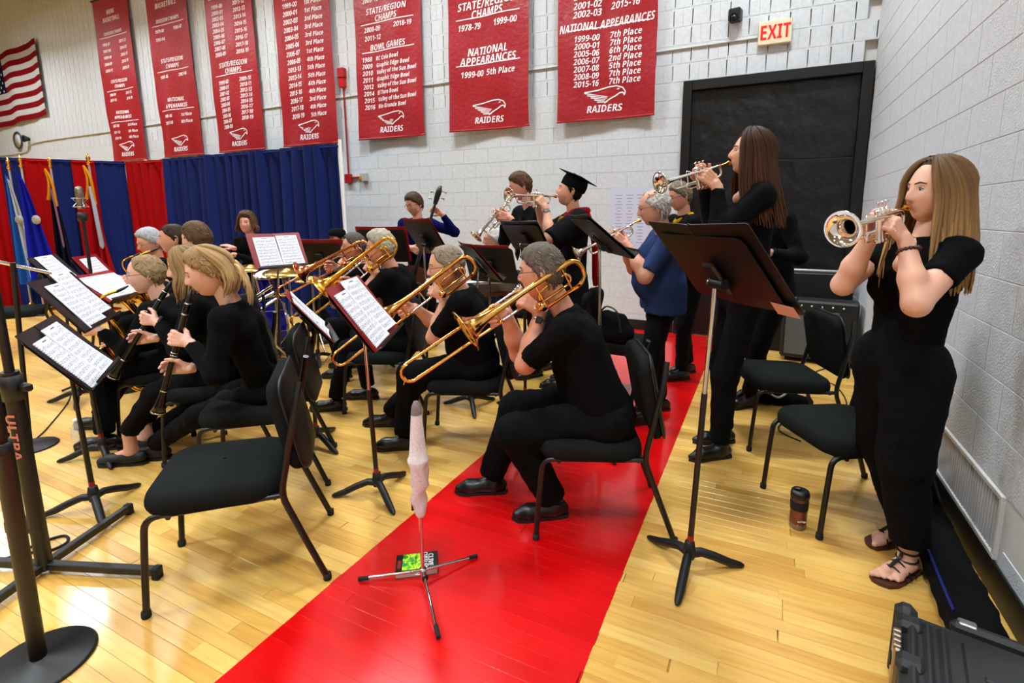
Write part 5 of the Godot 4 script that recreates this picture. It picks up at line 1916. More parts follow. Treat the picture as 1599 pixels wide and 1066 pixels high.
	if d.has("watch"):
		var i: int = d.watch
		var c: Vector3 = (wr[i] as Vector3).lerp(el[i], 0.12)
		var ax: Vector3 = ((wr[i] as Vector3) - (el[i] as Vector3)).normalized()
		st = mb()
		lathe(st, [[0.0295, -0.009], [0.032, -0.008], [0.032, 0.008], [0.0295, 0.009]], along(c, ax), 18)
		obj("watch_strap", st, flat(Color(0.6, 0.6, 0.6), 0.3, 0.8), t)
		st = mb()
		var o: Vector3 = d.watch_out
		o = (o - ax * o.dot(ax)).normalized()
		box(st, c + o * 0.034, Vector3(0.03, 0.034, 0.008), Basis(o.cross(ax), ax, o), 0.003)
		obj("watch_face", st, flat(Color(0.1, 0.11, 0.1), 0.2), t)
	return t

func tail(st: SurfaceTool, H: Transform3D, hs: Dictionary):
	var r := RandomNumberGenerator.new()
	r.seed = 4
	for i in 46:
		var a := TAU * r.randf()
		var k := sqrt(r.randf()) * 0.024
		var o := Vector3(cos(a) * k, sin(a) * k, 0)
		var tone := r.randf_range(0.75, 1.25)
		st.set_color((hs.col as Color).lerp(hs.get("tip", hs.col), r.randf()) * tone)
		var b := H * (Vector3(0, -0.02, -0.092) + o * 0.6)
		var up := H.basis.y.normalized()
		var bk := -H.basis.z.normalized()
		var sd := H.basis.x.normalized()
		var e := o.x * sd + o.y * up
		tube(st, smooth_path([b, b + bk * 0.035 + e * 1.2 + Vector3(0, -0.015, 0), b + bk * 0.06 + e * 2.2 + Vector3(0, -0.05, 0), b + bk * 0.07 + e * 2.6 + Vector3(0, -0.085 - 0.02 * r.randf(), 0), b + bk * 0.066 + e * 2.6 + Vector3(0, -0.12 - 0.05 * r.randf(), 0)], 2), [0.008, 0.009, 0.01, 0.01, 0.01, 0.009, 0.008, 0.006, 0.002], 5)

# ---------------------------------------------------------------- the players
func lv(x: float, d: float, y: float) -> Vector3:      # above the picture column x (taken at the horizon) at level distance d, at height y
	var p := P(x, 345, d)
	return Vector3(p.x, y, p.z)

func ank(x: float, y: float) -> Vector3:
	var g := G(x, y)
	return Vector3(g.x, 0.085, g.z)

func neck_of(head: Vector3, face: Vector3, hs := 1.0) -> Vector3:
	return head + Vector3(0, -0.158, 0) * hs - Vector3(face.x, 0, face.z).normalized() * 0.045

func mouth_of(d: Dictionary) -> Vector3:
	var f: Vector3 = (d.face as Vector3).normalized()
	var u: Vector3 = d.get("hup", Vector3.UP)
	var x := u.cross(f).normalized()
	u = f.cross(x).normalized()
	return d.head + (u * -0.0545 + f * 0.106) * d.get("hs", 1.0)

func tip(f: Vector3, deg: float) -> Vector3:            # nod a level heading down (negative) or up
	return (f * cos(deg_to_rad(deg)) + Vector3.UP * sin(deg_to_rad(deg))).normalized()

func trumpeter(d: Dictionary, bell: Vector3, label: String, m: Material) -> Node3D:
	var mo := mouth_of(d)
	var x := trumpet(mo, bell - mo, label, m)
	var b := x.basis
	d.hands = [{"w": x * Vector3(-0.07, -0.1, -0.165), "dir": b * Vector3(0.3, 0.8, -0.45), "palm": b * Vector3(1, -0.1, 0.1), "curl": 0.72},
		{"w": x * Vector3(0.052, -0.085, -0.155), "dir": b * Vector3(-0.12, 0.85, -0.5), "palm": b * Vector3(-1, 0, -0.15), "curl": 0.58, "fan": 0.4}]
	return person(d)

func trombonist(d: Dictionary, far: Vector3, ext: float, roll: float, label: String, m: Material) -> Node3D:
	var mo := mouth_of(d)
	var x := trombone(mo, far - mo, roll, ext, label, m)
	var b := x.basis
	d.hands = [{"w": x * Vector3(-0.075, -0.135, 0.0), "dir": b * Vector3(0.3, 0.9, -0.25), "palm": b * Vector3(0.9, -0.2, -0.3), "curl": 0.7},
		{"w": x * Vector3(0.05, -0.085, -0.1 - ext), "dir": b * Vector3(-0.35, 0.35, -0.85), "palm": b * Vector3(-0.9, 0.1, 0.1), "curl": 0.62}]
	return person(d)

func people():
	var black: Material = M.black_cloth
	var knit: Material = M.black_knit
	var skin_a := Color(0.86, 0.66, 0.56)
	var skin_b := Color(0.82, 0.58, 0.47)
	var skin_c := Color(0.84, 0.62, 0.5)
	var d := {}
	# young woman with the trumpet by the grey wall
	var f := fdir(6)
	var hd := P(1461, 299, 1.96)
	d = {"label": "young woman with long light brown hair and sandals, playing a trumpet by the wall", "head": hd, "face": tip(fdir(2), -3), "fwd": f, "neck": P(1446, 372, 1.97), "hip": Vector3(0.535, 0.93, -2.44), "s": 0.95, "girth": 0.9, "slim": true, "bust": true, "cell": 0.0125,
		"feet": [[ank(1413, 897), fdir(20)], [ank(1402, 845), fdir(10)]], "shirt": knit, "trousers": M.black_cloth, "wide": 1.35, "loose": true, "cuff": 0.07, "skin": skin_a, "sleeve_len": 0.5, "arm": 1.06, "eyes": true, "shoes": "none", "open_neck": 0.11,
		"poles": [Vector3(0, -1, 0) - RT * 0.1 + FH * -0.5, Vector3(0, -0.9, 0) - RT * 0.7],
		"hair": {"col": Color(0.36, 0.27, 0.19), "tip": Color(0.66, 0.5, 0.3), "thick": 0.012, "line": 0.1, "rough": 0.15, "low": 1.2, "n": 260, "seed": 3, "from": 55.0, "tuck": -0.03, "drift": f * 0.06 - FH * 0.05}}
	var g := trumpeter(d, P(1265, 371, 1.63), "bright silver trumpet held by the young woman in sandals", M.silver)
	sandals(g, d, skin_a)
	var st := mb()
	var w: Dictionary = d.hands[0]
	var S: Vector3 = d.neck + Vector3(0, -0.05, 0) - f.cross(Vector3.UP) * 0.166
	var E := ik(S, w.w, 0.29 * 0.95, 0.25 * 0.95, d.poles[0])
	var ax := ((w.w as Vector3) - E).normalized()
	var cx := along((w.w as Vector3) - ax * 0.035, ax)
	for k in 15:
		var a := TAU * k / 15
		var sp := cx * Vector3(cos(a) * 0.033, 0, sin(a) * 0.033)
		lathe(st, [[0, -0.008], [0.006, -0.005], [0.0075, 0], [0.006, 0.005], [0, 0.008]], Transform3D(cx.basis, sp), 8)
	obj("bead_bracelet", st, flat(Color(0.23, 0.07, 0.05), 0.35), g)

	# long haired trumpeter in black
	f = fdir(-2)
	hd = P(1172, 240, 2.9)
	d = {"label": "tall player with very long brown hair and black dress shirt, playing a silver trumpet", "head": hd, "face": tip(fdir(-14), 4), "fwd": f, "neck": P(1176, 291, 2.94), "hip": lv(1165, 2.98, 1.0), "s": 1.08, "girth": 0.88, "cell": 0.0135, "sleeve": "long",
		"feet": [[ank(1122, 714), fdir(12)], [ank(1128, 690), fdir(4)]], "shirt": black, "trousers": black, "skin": skin_c, "shoes": "boot", "open_neck": 0.07, "poles": [Vector3(0, -1, 0) + RT * 0.5 - FH * 0.4, Vector3(0, -1, 0) - FH * 0.1],
		"hair": {"col": Color(0.2, 0.125, 0.085), "tip": Color(0.33, 0.2, 0.12), "thick": 0.014, "line": 0.1, "rough": 0.3, "low": 1.42, "n": 230, "seed": 8, "from": 62.0, "tuck": -0.035, "vol": 1.5, "drift": RT * 0.03 - FH * 0.03}}
	trumpeter(d, P(1020, 289, 2.74), "silver trumpet raised by the long haired player", M.silver)

	# man in the blue polo shirt
	f = fdir(-4)
	hd = P(1021, 324, 3.42)
	d = {"label": "white haired man with glasses in a blue polo shirt, playing a silver trumpet", "head": hd, "face": tip(fdir(-8), -16), "fwd": f, "neck": P(1041, 359, 3.44), "hip": lv(1040, 3.5, 0.93), "s": 1.0, "girth": 1.08, "belly": 0.075, "hem": 0.1, "cell": 0.0145, "arm": 1.1,
		"feet": [[ank(1010, 660), fdir(15)], [ank(1030, 640), fdir(5)]], "shirt": cloth(Color(0.17, 0.24, 0.4)), "trousers": black, "skin": skin_b, "glasses": true, "sleeve_len": 0.85,
		"hair": {"col": Color(0.72, 0.7, 0.66), "thick": 0.02, "rough": 1.3, "bald": 0.75}}
	trumpeter(d, P(906, 393, 3.4), "silver trumpet of the man in the blue polo shirt, its bell past the black stand", M.silver)

	# the graduate
	f = fdir(2)
	hd = P(890, 299, 4.2)
	d = {"label": "man in a black graduation cap and gown with a red hood, playing a silver trumpet", "head": hd, "face": tip(fdir(-2), 8), "fwd": f, "neck": P(900, 331, 4.22), "hip": lv(893, 4.25, 0.95), "s": 1.02, "girth": 1.0, "robe": true, "cell": 0.017, "sleeve_len": 0.9, "hunch": 0.0,
		"feet": [[lv(880, 4.2, 0.085), f], [lv(895, 4.4, 0.085), f]], "shirt": black, "trousers": black, "skin": skin_c, "watch": 0, "watch_out": -FH, "facef": {"stubble": Color(0.12, 0.08, 0.06)},
		"hair": {"col": Color(0.1, 0.07, 0.05), "thick": 0.01}}
	g = trumpeter(d, P(790, 305, 3.9), "silver trumpet of the graduate, held level", M.silver)
	mortarboard(d)
	st = mb()
	var rt := f.cross(Vector3.UP)
	tube(st, smooth_path([d.neck + f * 0.12 - Vector3(0, 0.11, 0), d.neck + rt * 0.09 + f * 0.04 - Vector3(0, 0.01, 0), d.neck - f * 0.09 + Vector3(0, 0.01, 0), d.neck - rt * 0.09 + f * 0.04 - Vector3(0, 0.01, 0), d.neck + f * 0.12 - Vector3(0, 0.11, 0)]), 0.032, 8)
	tube(st, smooth_path([d.neck - f * 0.09, d.neck - f * 0.16 - Vector3(0, 0.25, 0), d.neck - f * 0.17 - Vector3(0, 0.62, 0)]), [0.05, 0.06, 0.07, 0.075, 0.08, 0.08, 0.08, 0.075, 0.05], 8, true, 0.4)
	obj("red_hood", st, cloth(Color(0.62, 0.03, 0.06), 0.7), g)
	st = mb()
	tube(st, [d.neck + f * 0.125 - Vector3(0, 0.045, 0) - rt * 0.04, d.neck + f * 0.135 - Vector3(0, 0.08, 0), d.neck + f * 0.13 - Vector3(0, 0.11, 0)], [0.02, 0.024, 0.01], 7)
	obj("gold_lining", st, cloth(Color(0.8, 0.55, 0.08), 0.6), g)

	# man in suit and tie
	f = fdir(30)
	hd = P(813, 291, 4.5)
	d = {"label": "brown haired man in a black suit and patterned tie, his trumpet pointing down", "head": hd, "face": tip(fdir(6), -22), "fwd": f, "neck": P(829, 322, 4.52), "hip": lv(842, 4.58, 0.97), "s": 1.03, "cell": 0.018, "sleeve": "long",
		"feet": [[lv(835, 4.5, 0.085), f], [lv(850, 4.7, 0.085), f]], "shirt": black, "trousers": black, "skin": skin_b, "hair": {"col": Color(0.33, 0.22, 0.14), "thick": 0.014, "rough": 0.5}}
	g = trumpeter(d, P(741, 371, 4.3), "silver trumpet pointing down, held by the man in the tie", M.silver)
	st = mb()
	tube(st, [d.neck + f * 0.1 - Vector3(0, 0.08, 0), d.neck + f * 0.125 - Vector3(0, 0.2, 0), d.neck + f * 0.14 - Vector3(0, 0.42, 0), d.neck + f * 0.14 - Vector3(0, 0.48, 0)], [0.02, 0.03, 0.045, 0.004], 6, true, 0.4)
	var tm := StandardMaterial3D.new()
	tm.albedo_texture = noise_tex(0.05, [Color(0.03, 0.03, 0.03), Color(0.08, 0.08, 0.07), Color(0.5, 0.47, 0.25)], 128, 77)
	tri(tm, Vector3(9, 9, 9))
	obj("tie", st, tm, g)

	# trombones
	f = Vector3(-0.915, 0, 0.41)
	hd = P(846, 424, 2.34)
	d = {"label": "grey haired man with glasses and a wrist watch, playing trombone on the red lane", "head": hd, "face": tip(fdir(-14), -10), "fwd": f, "neck": P(884, 482, 2.36), "hip": Vector3(-0.66, 0.545, -2.27), "s": 1.04, "girth": 1.12, "belly": 0.03, "cell": 0.013, "hs": 1.04, "arm": 1.12, "hunch": 0.03,
		"feet": [[ank(862, 806), fdir(8)], [ank(768, 768), fdir(2)]], "shirt": knit, "trousers": black, "wide": 1.2, "skin": skin_b, "glasses": true, "sleeve_len": 0.85, "watch": 0, "watch_out": -FH, "poles": [Vector3(0, -1, 0) - FH * 0.25 - RT * 0.1, Vector3(0, -1, 0) + FH * 0.3],
		"hair": {"col": Color(0.4, 0.36, 0.32), "thick": 0.013, "rough": 0.5, "line": 0.066}}
	trombonist(d, P(628, 572, 2.15), 0.02, 0.0, "lacquered brass trombone played on the red lane", M.brass)
	hd = P(697, 416, 3.06)
	d = {"label": "balding man with a moustache and glasses in a black shirt, playing trombone", "head": hd, "face": tip(fdir(12), -12), "fwd": f, "neck": P(727, 452, 3.08), "hip": Vector3(-1.66, 0.545, -2.74), "s": 1.0, "girth": 1.12, "belly": 0.05, "cell": 0.0145, "hs": 1.06, "arm": 1.08,
		"feet": [[ank(632, 700), fdir(5)], [ank(610, 664), fdir(0)]], "shirt": knit, "trousers": black, "wide": 1.15, "skin": skin_c, "glasses": true, "moustache": true, "sleeve_len": 0.85, "poles": [Vector3(0, -1, 0) - FH * 0.3, Vector3(0, -1, 0) + FH * 0.3],
		"hair": {"col": Color(0.55, 0.49, 0.42), "thick": 0.013, "rough": 0.6, "bald": 0.5, "line": 0.085}}
	trombonist(d, P(508, 562, 2.85), 0.08, 0.0, "brass trombone of the balding man with a moustache", M.brass)
	hd = P(594, 388, 3.78)
	d = {"label": "man with long pale grey hair and a black short sleeved shirt, playing trombone", "head": hd, "face": tip(fdir(18), -6), "fwd": f, "neck": P(618, 418, 3.8), "hip": lv(628, 3.86, 0.545), "s": 1.0, "girth": 1.1, "cell": 0.017, "arm": 1.08,
		"feet": [[ank(525, 640), fdir(5)], [lv(560, 3.95, 0.085), fdir(0)]], "shirt": knit, "trousers": black, "skin": skin_b, "glasses": true, "poles": [Vector3(0, -1, 0) - FH * 0.3, Vector3(0, -1, 0) + FH * 0.3], "sleeve_len": 0.85,
		"hair": {"col": Color(0.68, 0.64, 0.56), "thick": 0.024, "rough": 0.8}}
	trombonist(d, P(452, 498, 3.7), 0.1, 0.0, "brass trombone of the man with long pale grey hair", M.gold)
	hd = P(553, 385, 4.5)
	d = {"label": "man with cropped grey hair and glasses, furthest of the trombonists", "head": hd, "face": tip(fdir(22), -4), "fwd": f, "neck": P(572, 412, 4.52), "hip": lv(588, 4.6, 0.55), "s": 1.0, "cell": 0.019, "sleeve": "long",
		"feet": [[lv(520, 4.5, 0.085), fdir(5)], [lv(530, 4.8, 0.085), fdir(0)]], "shirt": knit, "trousers": black, "skin": skin_b, "glasses": true, "hair": {"col": Color(0.34, 0.31, 0.29), "thick": 0.011, "line": 0.078}}
	trombonist(d, P(452, 440, 4.4), 0.0, 0.0, "rose brass trombone of the furthest trombonist", M.brass_rose)

	# clarinets
	f = fdir(14)
	hd = P(326, 424, 2.5)
	d = {"label": "blonde woman with a ponytail in a black jacket, playing clarinet", "head": hd, "face": tip(fdir(26), -20), "hup": Vector3.UP, "fwd": f, "neck": P(366, 474, 2.54), "hip": Vector3(-2.52, 0.535, -1.83), "s": 0.94, "girth": 0.88, "slim": true, "bust": true, "cell": 0.0135, "sleeve": "long",
		"feet": [[ank(246, 716), fdir(5)], [ank(250, 690), fdir(0)]], "shirt": knit, "trousers": black, "skin": skin_a, "shoes": "flat", "hair": {"col": Color(0.63, 0.5, 0.33), "tip": Color(0.78, 0.66, 0.45), "thick": 0.017, "rough": 0.2, "tail": true, "low": hd.y - 0.13, "n": 40, "from": 122.0, "tuck": 0.02}}
	var mo := mouth_of(d)
	var be := P(250, 632, 2.42)
	clarinet(mo, be, "black clarinet of the woman with the ponytail")
	var cd := (be - mo).normalized()
	var near_side := -FH
	d.hands = [{"w": mo + cd * 0.27 - FH * 0.035 + RT * 0.085, "dir": -RT * 0.9 + Vector3(0, 0.25, 0), "palm": FH * 0.8 + Vector3(0, -0.2, 0) - RT * 0.2, "curl": 0.55}, {"w": mo + cd * 0.43 + FH * 0.03 + RT * 0.085, "dir": -RT * 0.9 + Vector3(0, 0.1, 0), "palm": -FH * 0.8 - RT * 0.2, "curl": 0.55}]
	g = person(d)
	st = mb()
	tube(st, [d.head - (d.face as Vector3) * 0.1 + Vector3(0, 0.045, 0) - FH * 0.035, d.head - (d.face as Vector3) * 0.118 + Vector3(0, 0.02, 0), d.head - (d.face as Vector3) * 0.11 + Vector3(0, 0.0, 0) + FH * 0.035], 0.008, 6)
	obj("hair_band", st, M.plastic, g)
	hd = P(294, 417, 2.98)
	d = {"label": "young woman with long fair hair in black, playing clarinet behind the ponytailed woman", "head": hd, "face": tip(fdir(28), -14), "fwd": f, "neck": P(321, 456, 3.01), "hip": lv(338, 3.08, 0.535), "s": 0.94, "girth": 0.85, "slim": true, "bust": true, "cell": 0.015, "sleeve": "long",
		"feet": [[ank(208, 724), fdir(6)], [ank(232, 700), fdir(0)]], "shirt": knit, "trousers": black, "cuff": 0.12, "skin": skin_a, "shoes": "flat", "hair": {"col": Color(0.5, 0.4, 0.27), "tip": Color(0.66, 0.53, 0.35), "thick": 0.014, "rough": 0.2, "low": 0.98, "n": 130, "seed": 5, "tuck": 0.03, "drift": -RT * 0.03}}
	mo = mouth_of(d)
	be = P(182, 580, 2.84)
	clarinet(mo, be, "black clarinet of the young woman with long fair hair")
	cd = (be - mo).normalized()
	d.hands = [{"w": mo + cd * 0.27 - FH * 0.035 + RT * 0.085, "dir": -RT * 0.9 + Vector3(0, 0.2, 0), "palm": FH * 0.8 - RT * 0.2, "curl": 0.55}, {"w": mo + cd * 0.4 + FH * 0.03 + RT * 0.085, "dir": -RT * 0.9, "palm": -FH * 0.8 - RT * 0.2, "curl": 0.55}]
	g = person(d)
	st = mb()
	for i in 2:
		var a: Vector3 = d.feet[i][0]
		field(st, [cap(a + Vector3(0, 0.13, 0), a + Vector3(0, 0.0, 0), 0.034, 0.036), cap(a - Vector3(0, 0.01, 0), a - RT * 0.09 - Vector3(0, 0.035, 0), 0.034, 0.028)], 0.01, 0.02)
	var sm := flat(Color(0.84, 0.62, 0.53), 0.5)
	obj("feet", st, sm, g)
	st = mb()
	tube(st, [d.hands[0].w + Vector3(0.02, -0.025, 0.02), d.hands[0].w + RT * 0.03 + Vector3(0, 0.03, 0)], 0.012, 8)
	obj("bracelet", st, M.plastic, g)

	# saxophones
	hd = P(228, 428, 3.32)
	d = {"label": "man with thin sandy hair and rimless glasses in black, playing saxophone", "head": hd, "face": tip(fdir(32), -8), "fwd": f, "neck": P(254, 466, 3.35), "hip": lv(266, 3.4, 0.54), "s": 1.0, "girth": 1.0, "cell": 0.016, "sleeve": "long", "hs": 1.03,
		"feet": [[ank(168, 700), fdir(5)], [ank(160, 668), fdir(0)]], "shirt": knit, "trousers": cloth(Color(0.03, 0.035, 0.06)), "skin": skin_a, "glasses": true, "hair": {"col": Color(0.6, 0.49, 0.35), "thick": 0.016, "rough": 0.6, "bald": 0.55, "line": 0.09}}
	mo = mouth_of(d)
	saxophone(mo, fdir(30), "gold saxophone of the man with rimless glasses")
	d.hands = [{"w": mo + fdir(12) * 0.14 + Vector3(0, -0.28, 0) - FH * 0.07, "dir": fdir(10) + Vector3(0, 0.1, 0), "palm": FH, "curl": 0.5}, {"w": mo + fdir(12) * 0.12 + Vector3(0, -0.44, 0) + FH * 0.06, "dir": fdir(10), "palm": -FH, "curl": 0.5}]
	person(d)
	var rows := [["white haired man with glasses in the second reed row, looking down", 235, 379, 4.95, 58.0, -18.0, {"col": Color(0.68, 0.68, 0.68), "thick": 0.02, "rough": 0.5}, true, skin_b],
		["balding man in profile in the second reed row", 271, 373, 4.45, 34.0, -6.0, {"col": Color(0.22, 0.15, 0.1), "thick": 0.011, "bald": 0.58}, false, skin_b],
		["brown haired man in the second reed row, seen from behind", 307, 374, 3.98, -5.0, -6.0, {"col": Color(0.37, 0.27, 0.17), "thick": 0.016, "rough": 0.4}, false, skin_a]]
	for r in rows:
		f = fdir(r[4])
		hd = P(r[1], r[2], r[3])
		d = {"label": r[0], "head": hd, "face": tip(f, r[5]), "fwd": f, "neck": neck_of(hd, f), "hip": Vector3(hd.x, 0.54, hd.z) - f * 0.12, "cell": 0.02, "hs": 1.08, "sleeve": "long", "shirt": knit, "trousers": black, "skin": r[8], "glasses": r[7], "hair": r[6]}
		var rr2 := f.cross(Vector3.UP)
		d.feet = [[Vector3(hd.x, 0.085, hd.z) + f * 0.35 - rr2 * 0.1, f], [Vector3(hd.x, 0.085, hd.z) + f * 0.33 + rr2 * 0.1, f]]
		mo = mouth_of(d)
		saxophone(mo, f, "gold saxophone of the " + ["white haired man with glasses", "balding man in profile", "brown haired man seen from behind"][rows.find(r)])
		d.hands = [{"w": mo + f * 0.14 + Vector3(0, -0.26, 0) - rr2 * 0.07, "dir": f, "palm": rr2, "curl": 0.5}, {"w": mo + f * 0.12 + Vector3(0, -0.44, 0) + rr2 * 0.07, "dir": f, "palm": -rr2, "curl": 0.5}]
		person(d)

	# rhythm section players and the rest
	f = fdir(78)
	hd = P(386, 349, 6.1)
	d = {"label": "wavy haired woman in a black jacket, hands out over a drum", "head": hd, "face": tip(fdir(92), 0), "fwd": f, "neck": neck_of(hd, f), "hip": lv(396, 6.15, 0.9), "s": 0.95, "cell": 0.02, "sleeve": "long", "shirt": knit, "trousers": black, "skin": skin_b, "feet": [[lv(400, 6.1, 0.085), f], [lv(385, 6.2, 0.085), f]], "slim": true,
		"hair": {"col": Color(0.33, 0.22, 0.14), "tip": Color(0.4, 0.28, 0.18), "thick": 0.03, "rough": 1.0, "low": hd.y - 0.11, "n": 60, "from": 64.0, "tuck": -0.01},
		"hands": [{"w": P(366, 397, 5.85), "dir": -RT + Vector3(0, -0.1, 0), "palm": Vector3(0, -1, 0), "curl": 0.15}, {"w": P(366, 387, 5.95), "dir": -RT + Vector3(0, 0.35, 0), "palm": Vector3(0, -1, -0.2), "curl": 0.12}]}
	person(d)
	f = fdir(50)
	hd = P(527, 374, 6.1)
	d = {"label": "drummer in a black cap and tinted glasses, half hidden behind a music stand", "head": hd, "face": tip(f, -4), "fwd": f, "neck": neck_of(hd, f), "hip": Vector3(hd.x, 0.58, hd.z) - f * 0.05, "cell": 0.022, "sleeve": "long", "shirt": knit, "trousers": black, "skin": skin_b, "glasses": true, "hands": [null, null],
		"hair": {"col": Color(0.07, 0.06, 0.06), "thick": 0.008}}
	d.feet = [[Vector3(hd.x, 0.085, hd.z) + f * 0.35, f], [Vector3(hd.x, 0.085, hd.z) + f * 0.3 + RT * 0.2, f]]
	g = person(d)
	st = mb()
	var hh := Transform3D(Basis(Vector3.UP.cross(f), Vector3.UP, f), hd)
	lathe(st, [[0.1, 0.045], [0.104, 0.06], [0.1, 0.1], [0.07, 0.13], [0.0, 0.14]], hh, 18)
	slab(st, PackedVector2Array([Vector2(-0.075, 0.06), Vector2(0.075, 0.06), Vector2(0.06, 0.15), Vector2(0, 0.165), Vector2(-0.06, 0.15)]), Transform3D(hh.basis * Basis(Vector3.RIGHT, PI / 2), hd + Vector3(0, 0.052, 0)), 0.006)
	obj("cap", st, M.black_cloth, g)
	f = fdir(68)
	hd = P(647, 319, 5.6)
	d = {"label": "man with glasses in a royal blue shirt, playing the upright bass", "head": hd, "face": tip(fdir(52), -22), "fwd": f, "neck": neck_of(hd, f), "hip": lv(660, 5.65, 0.95), "s": 1.0, "cell": 0.018, "sleeve": "long", "shirt": cloth(Color(0.04, 0.05, 0.3)), "trousers": black, "skin": skin_b, "glasses": true, "feet": [[lv(668, 5.6, 0.085), f], [lv(652, 5.7, 0.085), f]],
		"hair": {"col": Color(0.3, 0.22, 0.16), "thick": 0.018, "rough": 0.6}, "poles": [Vector3(0, -0.5, 0) + RT * 0.9, Vector3(0, -1, 0) - RT * 0.4],
		"hands": [{"w": P(690, 334, 5.42), "dir": Vector3(0, 0.55, 0) - RT * 0.85, "palm": -RT * 0.4 - FH * 0.5, "curl": 0.6}, {"w": P(640, 386, 5.4), "dir": RT * 0.8 + Vector3(0, -0.4, 0), "palm": FH, "curl": 0.4}]}
	person(d)
	f = fdir(25)
	hd = P(770, 374, 5.35)
	d = {"label": "white bearded man with glasses at the electric piano, pale shirt and dark jacket", "head": hd, "face": tip(fdir(10), -6), "fwd": f, "neck": neck_of(hd, f), "hip": Vector3(hd.x, 0.56, hd.z) - f * 0.12 , "cell": 0.02, "sleeve": "long", "shirt": cloth(Color(0.1, 0.12, 0.2)), "trousers": black, "skin": skin_b, "glasses": true, "hands": [null, null], "facef": {"beard": Color(0.5, 0.48, 0.46)},
		"hair": {"col": Color(0.75, 0.73, 0.7), "thick": 0.02, "rough": 0.8, "bald": 0.5}}
	d.feet = [[Vector3(hd.x, 0.085, hd.z) + f * 0.3, f], [Vector3(hd.x, 0.085, hd.z) + f * 0.3 + RT * 0.18, f]]
	g = person(d)
	st = mb()
	rt = f.cross(Vector3.UP)
	for sg in [-1.0, 1.0]: tube(st, [d.neck + rt * 0.05 * sg + f * 0.03, d.neck + f * 0.115 - Vector3(0, 0.1, 0) + rt * 0.04 * sg, d.neck + f * 0.12 - Vector3(0, 0.32, 0) + rt * 0.02 * sg], [0.03, 0.035, 0.03], 7, true, 0.5)
	obj("pale_shirt_front", st, cloth(Color(0.7, 0.73, 0.78)), g)
	f = fdir(12)
	hd = P(1062, 307, 4.4)
	d = {"label": "man with glasses and a yellow collared black shirt, behind the raised silver trumpet", "head": hd, "face": tip(fdir(6), -18), "fwd": f, "neck": neck_of(hd, f), "hip": lv(1082, 4.45, 0.95), "cell": 0.02, "sleeve": "long", "shirt": black, "trousers": black, "skin": skin_b, "glasses": true, "hands": [null, null], "feet": [[lv(1075, 4.4, 0.085), f], [lv(1085, 4.6, 0.085), f]],
		"hair": {"col": Color(0.45, 0.4, 0.34), "thick": 0.013, "rough": 0.5}}
	g = person(d)
	st = mb()
	rt = f.cross(Vector3.UP)
	tube(st, smooth_path([d.neck + f * 0.09 - Vector3(0, 0.07, 0), d.neck + rt * 0.07 + Vector3(0, -0.01, 0), d.neck - f * 0.07 + Vector3(0, 0.01, 0), d.neck - rt * 0.07 + Vector3(0, -0.01, 0), d.neck + f * 0.09 - Vector3(0, 0.07, 0)]), 0.02, 6)
	obj("yellow_collar", st, cloth(Color(0.8, 0.62, 0.06)), g)
	f = fdir(20)
	hd = P(1196, 296, 3.75)
	d = {"label": "player in black half hidden behind the long haired trumpeter", "head": hd, "face": tip(f, -10), "fwd": f, "neck": neck_of(hd, f), "hip": lv(1212, 3.8, 0.93), "cell": 0.02, "sleeve": "long", "shirt": black, "trousers": black, "skin": skin_b, "feet": [[lv(1188, 3.75, 0.085), f], [lv(1196, 3.95, 0.085), f]], "hair": {"col": Color(0.14, 0.1, 0.08), "thick": 0.012},
		"hands": [{"w": P(1200, 394, 3.45), "dir": -RT + Vector3(0, 0.1, 0), "palm": FH, "curl": 0.5}, null]}
	person(d)

func mortarboard(p: Dictionary):
	var t := thing("graduation_cap", "black square mortarboard cap worn by the graduate", "cap", p.head)
	var f: Vector3 = tip(p.face, 0)
	var x := Vector3.UP.cross(f).normalized()
	var b := Basis(x, f.cross(x).normalized(), f) * Basis(Vector3.RIGHT, -0.3)
	t.basis = b
	var st := mb()
	lathe(st, [[0.088, 0.03], [0.099, 0.04], [0.099, 0.09], [0.09, 0.125], [0.0, 0.13]], Transform3D(Basis().scaled(Vector3(0.92, 1, 1.1)), Vector3(0, -0.005, -0.008)), 22)
	obj("skull_cap", st, M.black_cloth, t)
	st = mb()
	box(st, Vector3(0, 0.13, -0.01), Vector3(0.245, 0.006, 0.245), Basis(Vector3.UP, PI / 4 + 0.1), 0.002)
	obj("board", st, M.black_cloth, t)
	st = mb()
	lathe(st, [[0, 0], [0.012, 0], [0.012, 0.004], [0, 0.006]], Transform3D(Basis(), Vector3(0, 0.133, -0.01)), 10)
	tube(st, [Vector3(0, 0.137, -0.01), Vector3(0.1, 0.137, 0.02), Vector3(0.155, 0.132, 0.04), Vector3(0.16, 0.05, 0.04)], [0.002, 0.002, 0.002, 0.006], 5)
	obj("tassel", st, M.black_knit, t)

